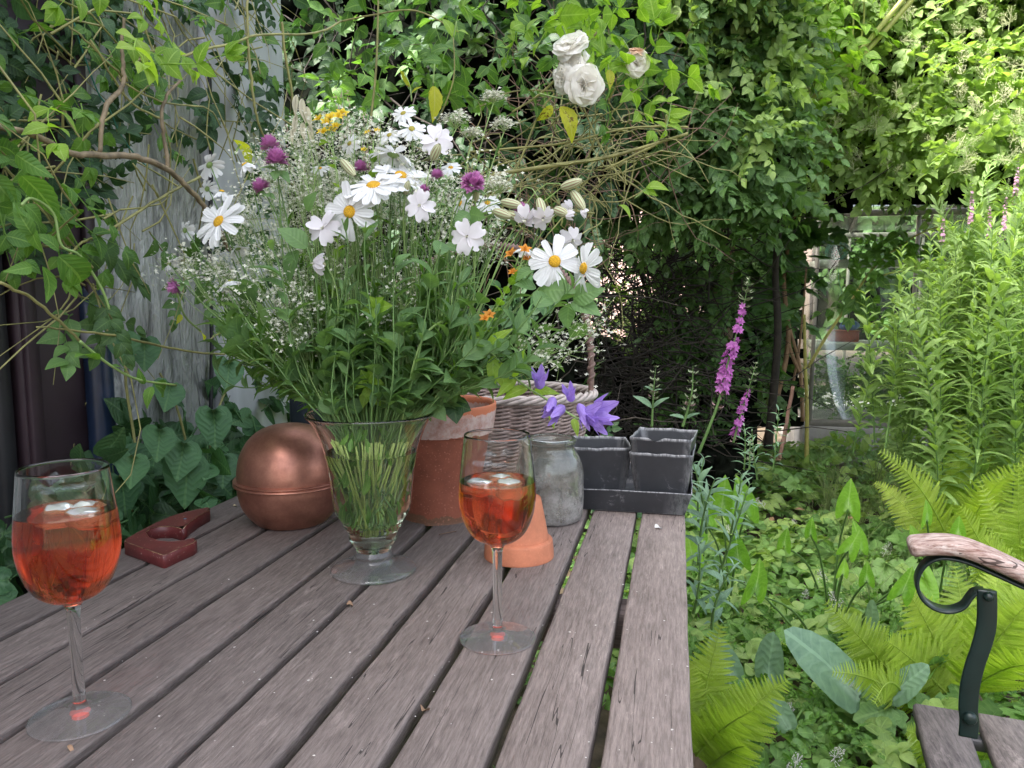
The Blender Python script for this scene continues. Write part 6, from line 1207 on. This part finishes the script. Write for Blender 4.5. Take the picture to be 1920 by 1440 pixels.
# St John's wort and withered yellow flowers
def stjohn(lab, x, y, heads, Y, seed, mt, R=.009, name='st_johns_wort', grp=None):
    g = np.random.RandomState(seed); p = PY(x, y, Y); t = thing(name, lab, 'flower', p, group=grp); mb = MB(); P = stem_to(p, mb, .0011, g); C = []
    for (hx, hy) in heads: q = PY(hx, hy, Y + .01 * g.randn()); tube(mb, [p, (p + q) / 2 + [0, 0, .002], q], .0006, 5, cap=False); C.append(q)
    mb.build('stem', M['stem_pale'], t); mb = MB()
    for q in C:
        ax, a, c = basis(np.array([.2 * g.randn(), -.6, .7])); th = np.arange(5) * tau / 5; rad = np.cos(th)[:, None] * a + np.sin(th)[:, None] * c; inst(mb, OV[0], np.repeat(q[None], 5, 0), rad + ax * .5, ax, R * (.8 + .4 * g.rand()), g.rand(5)); inst(mb, NA[0], np.repeat(q[None], 14, 0), ax + .5 * g.randn(14, 3), g.randn(14, 3), R * .8, g.rand(14))
    mb.build('petals', mt, t); mb = MB(); stemleaves(mb, P, g, OV, 16, (.012, .02), .5, 1); mb.build('leaves', M['leaf_young'], t)
stjohn('bright yellow flower cluster at the top left of the bouquet', 612, 258, ((598, 225), (612, 232), (622, 245), (606, 250), (634, 220), (642, 215), (620, 222), (630, 238)), .98, 901, m_yel, .010)
stjohn('small greenish yellow flower buds left of the two topmost daisies', 700, 268, ((690, 250), (708, 246), (682, 282)), .98, 902, m_yel, .006)
stjohn('withered orange flowers at the right between two daisies', 975, 500, ((960, 478), (984, 470), (988, 486), (1000, 497), (962, 512)), .91, 903, m_org, .009, 'withered_wort')
stjohn('single withered orange flower low among the right hand leaves', 912, 600, ((917, 592), (910, 598)), .90, 904, m_org, .008, 'withered_wort')
# bellflowers
def bell(mb, p, ax, L_, R, g):
    ax, a, c = basis(ax); n = 30; th = np.arange(n + 1) * tau / n; G = []
    for t in np.linspace(0, 1, 10):
        lobe = np.cos(5 * th) if t > .55 else 0 * th; z = t * L_ * (1 + (lobe * .28 * max(0, (t - .55) / .45))); r = R * (.22 + .45 * min(1, t / .25) ** .6 + .45 * max(0, t - .5) ** 1.5 * 2.4 * (1 + .35 * lobe * max(0, t - .6) * 2)); G.append([p + r[i] * (cos(h) * a + sin(h) * c) + ax * z[i] if np.ndim(r) else p + r * (cos(h) * a + sin(h) * c) + ax * z[i] for i, h in enumerate(th)])
    G = np.array(G); LL = np.zeros(G.shape); LL[..., 0] = abs(np.sin(2.5 * th))[None]; LL[..., 1] = np.linspace(0, .3, 10)[:, None]; LL[..., 2] = .3 + .4 * g.rand(); grid(mb, G, LL.reshape(-1, 3))
t = thing('bellflower', 'violet bellflower spray drooping out at the right over the basket', 'flower', PY(912, 655, .93)); g = np.random.RandomState(905)
pts = [PY(x, y, Y) for x, y, Y in ((860, 600, .95), (912, 652, .93), (970, 712, .90), (1030, 752, .88), (1080, 783, .87), (1108, 795, .87))]; mb = MB(); lo = VC + np.array([.02, 0, .08]); P = smooth_prof([lo, NECK + [.045, -.01, .0], NECK + [.075, -.015, .10]] + pts, 6); tube(mb, P, .0014, 6, cap=False); mb.build('stem', M['stem_pale'], t)
for (x, y, dx, dy, L_, R) in ((1012, 728, 0, -36, .026, .011), (1038, 745, -10, 34, .024, .010), (1058, 762, -28, 22, .026, .011), (1072, 752, -8, -32, .022, .009), (1085, 758, 22, 44, .030, .010), (1098, 778, 40, -12, .036, .017), (1104, 782, 34, 22, .026, .012)):
    p = PY(x, y, .87); q = PY(x + dx, y + dy, .855); mb = MB(); bell(mb, p, q - p, L_ * .84, R * .84, g); mb.build('bell', m_bell, t)
mb = MB(); 
for (x, y, dx, dy) in ((925, 668, -2, 60), (932, 676, 20, 62), (915, 655, 30, -44), (962, 706, 20, -50), (968, 712, -40, 30), (1000, 735, 40, -8), (990, 728, -52, 12), (1034, 768, 4, 30), (1075, 785, 8, 26)): A = PY(x, y, .9); d = PY(x + dx, y + dy, .88) - A; inst(mb, LA[g.randint(3)], [A], d, [.1, -.8, .5], np.linalg.norm(d), [.8], wx=[1.35])
mb.build('leaves', M['leaf_young'], t)
# umbels and bedstraw froth
def cross_t():
    mb = MB()
    for k in range(4): a = k * pi / 2; inst(mb, leaf('ovate', 2, .1, .2), [np.zeros(3)], [cos(a), sin(a), .25], [0, 0, 1], 1, [.5])
    return tmpl(mb)
CX = cross_t()
def umbel(lab, x, y, D, Y, seed, n=13):
    g = np.random.RandomState(seed); p = PY(x, y + D * .35, Y); t = thing('white_umbel', lab, 'flower', p, group='white umbels at the right of the bouquet'); mb = MB(); P = stem_to(p, mb, .001, g); mf = MB(); R = D / 1450 * Y / 2
    for k in range(n):
        a = k * 2.4; rr = R * sqrt((k + .5) / n); q = p + np.array([rr * cos(a), rr * .7 * sin(a), R * (1.0 - .55 * (rr / R) ** 2)]) + np.array([0, 0, 0]); tube(mb, [p, (p + q) / 2 + [0, 0, .001], q], .0004, 4, cap=False); m_ = 16; inst(mf, CX, q + g.randn(m_, 3) * [.0035, .0035, .003], np.array([0, 1, .1]) + .3 * g.randn(m_, 3), np.array([0, -.5, 1]) + .4 * g.randn(m_, 3), .0029)
    mb.build('stem', M['stem_pale'], t); mf.build('florets', m_bed, t); ml = MB(); stemleaves(ml, P, g, NA, 26, (.012, .022), .55, .98); ml.build('leaves', M['leaf_bouquet'], t)
for k, (x, y, D, Y, lab) in enumerate(((855, 222, 58, 1.02, 'white umbel standing at the top right beside the five petalled campion'), (925, 180, 40, 1.06, 'topmost white umbel in front of the rose bush'), (945, 232, 44, 1.05, 'white umbel at the right beneath the spotted rose leaves'), (885, 250, 36, 1.03, 'small white umbel between the two right hand umbels'), (935, 345, 56, 1.0, 'white umbel right of the purple clover'))): umbel(lab, x, y, D, Y, 910 + k)
mb = MB(); mf = MB(); g = np.random.RandomState(920)
cen = []
for (x, y, rx, ry, n) in ((640, 330, 190, 100, 120), (560, 420, 130, 110, 45), (800, 420, 130, 120, 34), (880, 400, 80, 80, 18), (480, 500, 90, 80, 26), (385, 490, 50, 18, 8), (330, 500, 30, 25, 4), (440, 535, 50, 30, 9), (590, 560, 60, 60, 16), (560, 615, 45, 35, 12), (750, 560, 60, 70, 12), (620, 680, 40, 30, 4)):
    for _ in range(n): a = g.rand() * tau; r = sqrt(g.rand()); cen.append((x + rx * r * cos(a), y + ry * r * sin(a), .98 + .14 * g.rand() - .10 * (y - 250) / 350 * g.rand()))
cen += [(1030, 655, .93), (1010, 648, .93), (1050, 640, .93), (1070, 655, .93), (990, 640, .94), (1100, 600, .94), (1118, 615, .94), (1085, 610, .94), (1040, 625, .95), (905, 700, .95), (895, 690, .95), (1020, 665, .92)]
for (x, y, Y) in cen:
    p = PY(x, y, Y); P = stem_to(p, mb, .0006, g, n=10); m_ = g.randint(26, 60); s_ = .011 + .008 * g.rand(); o_ = g.randn(m_, 3) * [s_, s_, s_ * 1.1]; 
    for q in o_[:5]: tube(mb, [p - nrm(p - NECK) * .012, p + q], .0003, 3, cap=False)
    inst(mf, CX, p + o_, np.array([0, 1, .1]) + .5 * g.randn(m_, 3), np.array([0, -.6, .8]) + .5 * g.randn(m_, 3), .0024 + .0012 * g.rand(m_))
st_ = mb.build('bedstraw_stems', M['stem_pale']); tag(st_, 'fine pale stems of the bedstraw in the vase', 'greenery', kind='stuff'); o = mf.build('bedstraw_froth', m_bed); tag(o, 'froth of tiny white bedstraw florets filling the bouquet', 'flowers', kind='stuff')
# leafy filling
mb = MB(); ml = MB(); mn = MB(); g = np.random.RandomState(930)
for k in range(150):
    if k < 95: x, y = 700 + 300 * g.randn() * .55, 560 + 130 * g.randn() * .6
    else: x, y = 850 + 130 * g.randn() * .7, 620 + 90 * g.randn() * .6
    x = np.clip(x, 400, 1090); y = np.clip(y, 330, 735 if x < 830 else 672); Y = .98 + .10 * g.randn() * .8; p = PY(x, y, np.clip(Y, .86, 1.14)); P = stem_to(p, mb, .0011, g)
    stemleaves(ml, P, g, OV + LA if k % 3 else LA, 16 if k % 2 else 9, (.022, .046) if k % 3 else (.018, .034), .22, 1., .9)
for k in range(90):
    x, y = pick(g, [(360, 420), (900, 330), (1000, 560), (760, 740), (560, 740), (400, 560)], 1)[0]; P = stem_to(PY(x, y, .9 + .2 * g.rand()), mb, .0009, g)
    if k % 2: stemleaves(mn, P, g, NA, 22, (.018, .034), .2, 1., .9)
st_ = mb.build('bouquet_stems', M['stem_green']); tag(st_, 'green stems filling the middle of the bouquet', 'greenery', kind='stuff'); o = ml.build('bouquet_leaves', M['leaf_bouquet']); tag(o, 'mixed green leaves filling the bouquet above the vase rim', 'greenery', kind='stuff'); o = mn.build('bouquet_fine_leaves', M['leaf_rose']); tag(o, 'fine narrow leaves among the bouquet stems', 'greenery', kind='stuff')
mb = MB(); ml = MB()
for k in range(46):
    x, y = pick(g, [(400, 520), (560, 560), (640, 700), (600, 745), (470, 690), (380, 600)], 1)[0]; P = stem_to(PY(x, y, .92 + .14 * g.rand()), mb, .0009, g); stemleaves(ml, P, g, NA + LA, 16, (.018, .036), .25, 1., .7)
st_ = mb.build('bouquet_side_stems', M['stem_pale']); tag(st_, 'slender pale stems leaning out at the left of the bouquet', 'greenery', kind='stuff'); o = ml.build('bouquet_side_leaves', M['leaf_rose']); tag(o, 'narrow leaves leaning out at the left of the bouquet', 'greenery', kind='stuff')
# leaves under water and at the rim
mb = MB(); n = 150; a = g.rand(n) * tau; z = .062 + .11 * g.rand(n); R_ = np.interp(z, vi[::-1, 1], vi[::-1, 0]) * (.45 + .45 * g.rand(n)); P = VC + np.stack([R_ * np.cos(a), R_ * np.sin(a), z], 1); 
yd = np.stack([.35 * g.randn(n) - .5 * np.cos(a), .35 * g.randn(n) - .5 * np.sin(a), .5 + g.rand(n)], 1); inst(mb, LA[0], P[:90], yd[:90], g.randn(90, 3), .018 + .012 * g.rand(90), g.rand(90), wx=np.full(90, 1.2)); inst(mb, NA[0], P[90:], yd[90:], g.randn(60, 3), .022, g.rand(60)); o = mb.build('submerged_leaves', M['leaf_rose']); tag(o, 'leaves pressed inside the glass vase under the water', 'greenery', kind='stuff')
mb = MB()
for k in range(90):
    a = g.rand() * tau; r0 = .018 * g.rand(); A = VC + [r0 * cos(a), r0 * sin(a), .05 + .03 * g.rand()]; r1 = .02 + .035 * g.rand(); a2 = a + .8 * g.randn(); B_ = VC + [r1 * cos(a2), r1 * sin(a2), .17]; tube(mb, [A, (A + B_) / 2, B_], .0011, 5)
o = mb.build('submerged_stems', plain('cut stems', (.26, .33, .08), .5, var=.3)); tag(o, 'bundle of cut stems standing in the vase water', 'stems', kind='stuff')
# named bigger leaves
for (lab, lv, mt, Y) in (('sprig of three broad grey green leaves under the right hand daisies', ((1000, 505, -40, 18, 1.1), (1005, 540, -42, -8, 1.1), (1010, 545, 70, 0, 1.3), (1075, 560, 60, -22, 1.1), (1072, 568, 56, 22, 1.2), (1068, 570, -4, 48, 1.3)), 'leaf_bouquet', .905),
      ('clover sprig with three dark leaves hanging over the big terracotta pot', ((850, 755, -26, 20, 1.5), (852, 757, 4, 38, 1.5), (855, 755, 26, 16, 1.5)), 'leaf_dark', .93),
      ('dark broad leaves around the front campion left of centre', ((575, 465, -55, -40, 1.1), (560, 470, -30, 60, 1.1), (600, 470, 20, 60, .9), (575, 395, 18, -36, 1.), (880, 400, -30, 22, 1.2), (880, 400, 30, 8, 1.3), (862, 470, -34, -14, 1.)), 'leaf_bouquet', .92),
      ('leafy green shoot top in front of the vase rim', ((690, 720, -28, 6, 1.1), (690, 720, 30, -4, 1.1), (690, 722, 6, 36, 1.), (690, 715, -14, -22, 1.1), (690, 715, 16, -22, 1.1), (695, 735, 18, 26, 1.1), (688, 735, -10, 30, 1.)), 'leaf_young', .90),
      ('pale green whorled shoot in the middle of the bouquet', ((705, 580, -30, 0, 1.1), (705, 580, 30, -8, 1.1), (705, 582, 4, 28, 1.), (705, 575, -12, -20, 1.1), (705, 575, 14, -18, 1.1)), 'leaf_young', .885),
      ('low leaves spreading over the left of the vase rim', ((655, 760, -36, -22, 1.2), (680, 765, -36, -6, 1.4), (760, 750, 34, -22, 1.2), (800, 745, 6, 46, 1.2), (815, 760, 20, 30, 1.2), (720, 765, -4, -36, 1.1)), 'leaf_bouquet', .91)):
    A0 = PY(lv[0][0], lv[0][1], Y); t = thing('leafy_sprig', lab, 'leaves', A0); mb = MB(); stem_to(A0, mb, .0013, g); mb.build('stem', M['stem_green'], t); mb = MB()
    for (x, y, dx, dy, wx_) in lv: A = PY(x, y, Y); d = PY(x + dx, y + dy, Y - .01) - A; inst(mb, OV[g.randint(2)], [A], d, np.array([0, -.8, .5]) + .25 * g.randn(3), np.linalg.norm(d), [.35 + .4 * g.rand()], wx=[wx_])
    mb.build('leaves', M[mt], t)
# oat and grass heads
m_oat = plain('pale oat husk', (.55, .52, .38), .6, var=.2, trans=.3)
t = thing('oat_head', 'pale oat head with hanging husks at the top left of the bouquet', 'grass head', PY(558, 260, 1.0)); mb = MB(); g = np.random.RandomState(940); P = stem_to(PY(558, 185, 1.0), mb, .0009, g, n=16); mb.build('stem', M['stem_pale'], t)
mb = MB()
for (x, y, dx, dy) in ((556, 178, -2, 42), (566, 185, 6, 46), (575, 200, 10, 44), (556, 215, -4, 40), (568, 230, 4, 38), (580, 235, 10, 40), (550, 240, -2, 30)): A = PY(x, y, 1.0); d = PY(x + dx, y + dy, .99) - A; inst(mb, OV[0], [A] * 2, d, [[.2, -.9, .1], [-.5, -.8, .1]], np.linalg.norm(d), [.5, .8], wx=[.4, .35])
mb.build('husks', m_oat, t)
for (x, y, lab) in ((640, 165, 'feathery brown grass head behind the yellow flowers'), (530, 240, 'short reddish grass head above the clover'), (690, 215, 'fine drooping grass head left of the topmost daisy')):
    t = thing('grass_head', lab, 'grass head', PY(x, y, 1.03)); mb = MB(); p = PY(x, y, 1.03); P = stem_to(p, mb, .0007, g, n=16); mb.build('stem', M['stem_pale'], t); mb = MB(); n = 46; C = P[-1] + (P[-4] - P[-1]) * (g.rand(n)[:, None] * 1.1) + g.randn(n, 3) * .006; inst(mb, NA[0], C, nrm(P[-1] - P[-4]) + .5 * g.randn(n, 3), g.randn(n, 3), .009, g.rand(n)); mb.build('spikelets', plain('grass spikelets', (.34, .24, .2), .7, var=.3), t)
# ================================================================== garden chair, lower right
m_cw = wood('weathered chair slat', [(.06, .05, .052), (.11, .095, .095), (.26, .23, .22)], grain=(.5, .07, 1), scale=60)
m_arm = wood('worn reddish armrest', [(.13, .05, .035), (.30, .16, .12), (.62, .55, .51)], grain=(.10, 1, 1), scale=55, light=(.66, .60, .57))
m_iron = plain('dark green painted iron', (.008, .020, .018), .32, var=.2, scale=40, bmp=.06)
CA = radians(-9); cx_ = np.array([cos(CA), sin(CA), 0]); cy_ = np.array([-sin(CA), cos(CA), 0])
p0 = PZ(1812, 1345, .43); pl = cy_
def onp(x, y, off=0.): return PXPL(x, y, p0 + cy_ * off, pl)
CH = np.array([p0[0] + .1, p0[1] - .22, 0]); chair = thing('garden_chair', 'garden chair with wooden slats and dark green scrolled iron arm', 'chair', CH)
def flat_bar(mb, P, width, thick, lateral):
    """flat iron strip along P, width along `lateral`"""
    P = np.asarray(P, float); T = nrm(np.gradient(P, axis=0)); la = nrm(lateral); Nn = nrm(np.cross(T, la)); rings = []
    for a, b_ in ((-1, -.6), (-.85, -1), (.85, -1), (1, -.6), (1, .6), (.85, 1), (-.85, 1), (-1, .6)): rings.append(P + la * a * width / 2 + Nn * b_ * thick / 2)
    V = np.stack(rings, 1); m_, k = len(P), 8; i = np.arange(m_ - 1)[:, None] * k; j = np.arange(k)[None]; q = (j + 1) % k; Q = np.stack([i + j, i + q, i + k + q, i + k + j], -1).reshape(-1, 4)
    VV = np.vstack([V.reshape(-1, 3), P[0], P[-1]]); jj = np.arange(k); kk = (jj + 1) % k; mb.add(VV, [Q, np.stack([kk, jj, np.full(k, m_ * k)], 1), np.stack([(m_ - 1) * k + jj, (m_ - 1) * k + kk, np.full(k, m_ * k + 1)], 1)], (0, 0, .5)); return mb
def arm_set(off):
    # wooden armrest: superellipse section swept along the top curve
    C = smooth_prof([onp(x, y, off) for x, y in ((1702, 1025), (1710, 1024), (1722, 1022), (1760, 1020), (1800, 1024), (1850, 1042), (1900, 1065), (1960, 1092), (2050, 1118), (2140, 1125))], 6)
    mb = MB(); rr = np.interp(np.linspace(0, 1, len(C)), [0, .02, .05, .10, .17, .6, 1], [.25, .55, .78, .93, 1., 1, .9]); T, _, _ = frames(C); rings = []
    for i_, (c, t_) in enumerate(zip(C, T)):
        n_ = nrm(np.cross(cy_, t_)); a = np.arange(16) * tau / 16; rings.append(c + cy_ * (np.sign(np.cos(a)) * abs(np.cos(a)) ** .6)[:, None] * .020 * rr[i_] + n_ * (np.sign(np.sin(a)) * abs(np.sin(a)) ** .7)[:, None] * .0078 * rr[i_])
    V = np.stack(rings); grid(mb, np.concatenate([V, V[:, :1]], 1), (0, 0, .6)); mb.add(np.vstack([V[0], V[0].mean(0)]), [[[(k + 1) % 16, k, 16] for k in range(16)]], (0, 0, .6)); mb.add(np.vstack([V[-1], V[-1].mean(0)]), [[[k, (k + 1) % 16, 16] for k in range(16)]], (0, 0, .6))
    mb.build('armrest', m_arm, chair)
    S = smooth_prof([onp(x, y, off) for x, y in ((2100, 1146), (2000, 1126), (1950, 1112), (1900, 1090), (1850, 1067), (1805, 1049), (1765, 1043), (1735, 1055), (1719, 1083), (1724, 1112), (1745, 1134), (1775, 1143), (1803, 1136), (1818, 1118), (1828, 1109), (1846, 1108))], 6)
    mb = MB(); flat_bar(mb, S, .018, .0035, cy_); mb.build('scroll', m_iron, chair)
    U = smooth_prof([onp(x, y, off) + cy_ * -.009 for x, y in ((1846, 1100), (1847, 1130), (1845, 1170), (1836, 1205), (1824, 1240), (1815, 1280), (1812, 1320), (1814, 1345), (1812, 1372))], 5)
    mb = MB(); flat_bar(mb, U, .0165, .004, cx_); up_o = mb.build('upright', m_iron, chair)
    for (x, y, r) in ((1848, 1110, .0045), (1814, 1335, .0062)):
        c = onp(x, y, off) - cy_ * .012; mb = MB(); a = smooth_prof([(0, -.005), (r * .7, -.0042), (r, -.0015), (r, .004)], 4); th = np.arange(20) * tau / 20; G = np.array([[c + cx_ * q[0] * cos(h) + np.array([0, 0, 1]) * q[0] * sin(h) + cy_ * q[1] for h in np.append(th, 0)] for q in a]); grid(mb, G); mb.build('bolt', m_iron, up_o)
arm_set(0); arm_set(-.46)
ZS = .452
def loc(u, v, z): return p0 * [1, 1, 0] + cx_ * u + cy_ * v + np.array([0, 0, z])
sw = .066; R_ = np.stack([cx_, cy_, [0, 0, 1]], 1)
e_ = PZ(1757, 1322, ZS) - p0; u0 = float(e_ @ cx_); ve = float(e_ @ cy_) - .25 - .002
mb = MB()
for k in range(5):
    u = u0 + k * (sw + .018); box(mb, loc(u, ve + .003 * (k % 2), ZS - .010), (sw, .50, .020), R_, bev=.004, L=(0, 0, [.25, .8, .5, .6, .4][k]))
mb.build('seat', m_cw, chair, smooth=False)
m_bar = plain('grey iron bar', (.10, .10, .11), .5, .5)
for v in (-.055, -.44): mb = MB(); box(mb, loc(u0 + .17, v, ZS - .030), (.40, .022, .017), R_, bev=.002); mb.build('seat_bar', m_bar, chair, smooth=False)
for v in (-.004, -.47):
    for (ua, ub) in ((u0 - .02, u0 + .40), (u0 + .38, u0 - .03)):
        mb = MB(); flat_bar(mb, smooth_prof([loc(ua, v, ZS - .03), loc((ua + ub) / 2, v + .004, ZS / 2), loc(ub, v, .01)], 6), .024, .006, cx_); mb.build('leg', m_iron, chair)
mb = MB()
for k in range(4): box(mb, loc(u0 + .40 + .035 * k, -.235, ZS + .10 + .095 * k), (.018, .46, .06), R_, bev=.004, L=(0, 0, .5))
mb.build('backrest', m_cw, chair, smooth=False)
for v in (-.02, -.45):
    mb = MB(); flat_bar(mb, [loc(u0 + .375, v, ZS - .05), loc(u0 + .42, v, ZS + .1), loc(u0 + .55, v, ZS + .46)], .022, .006, cx_); mb.build('back_upright', m_iron, chair)
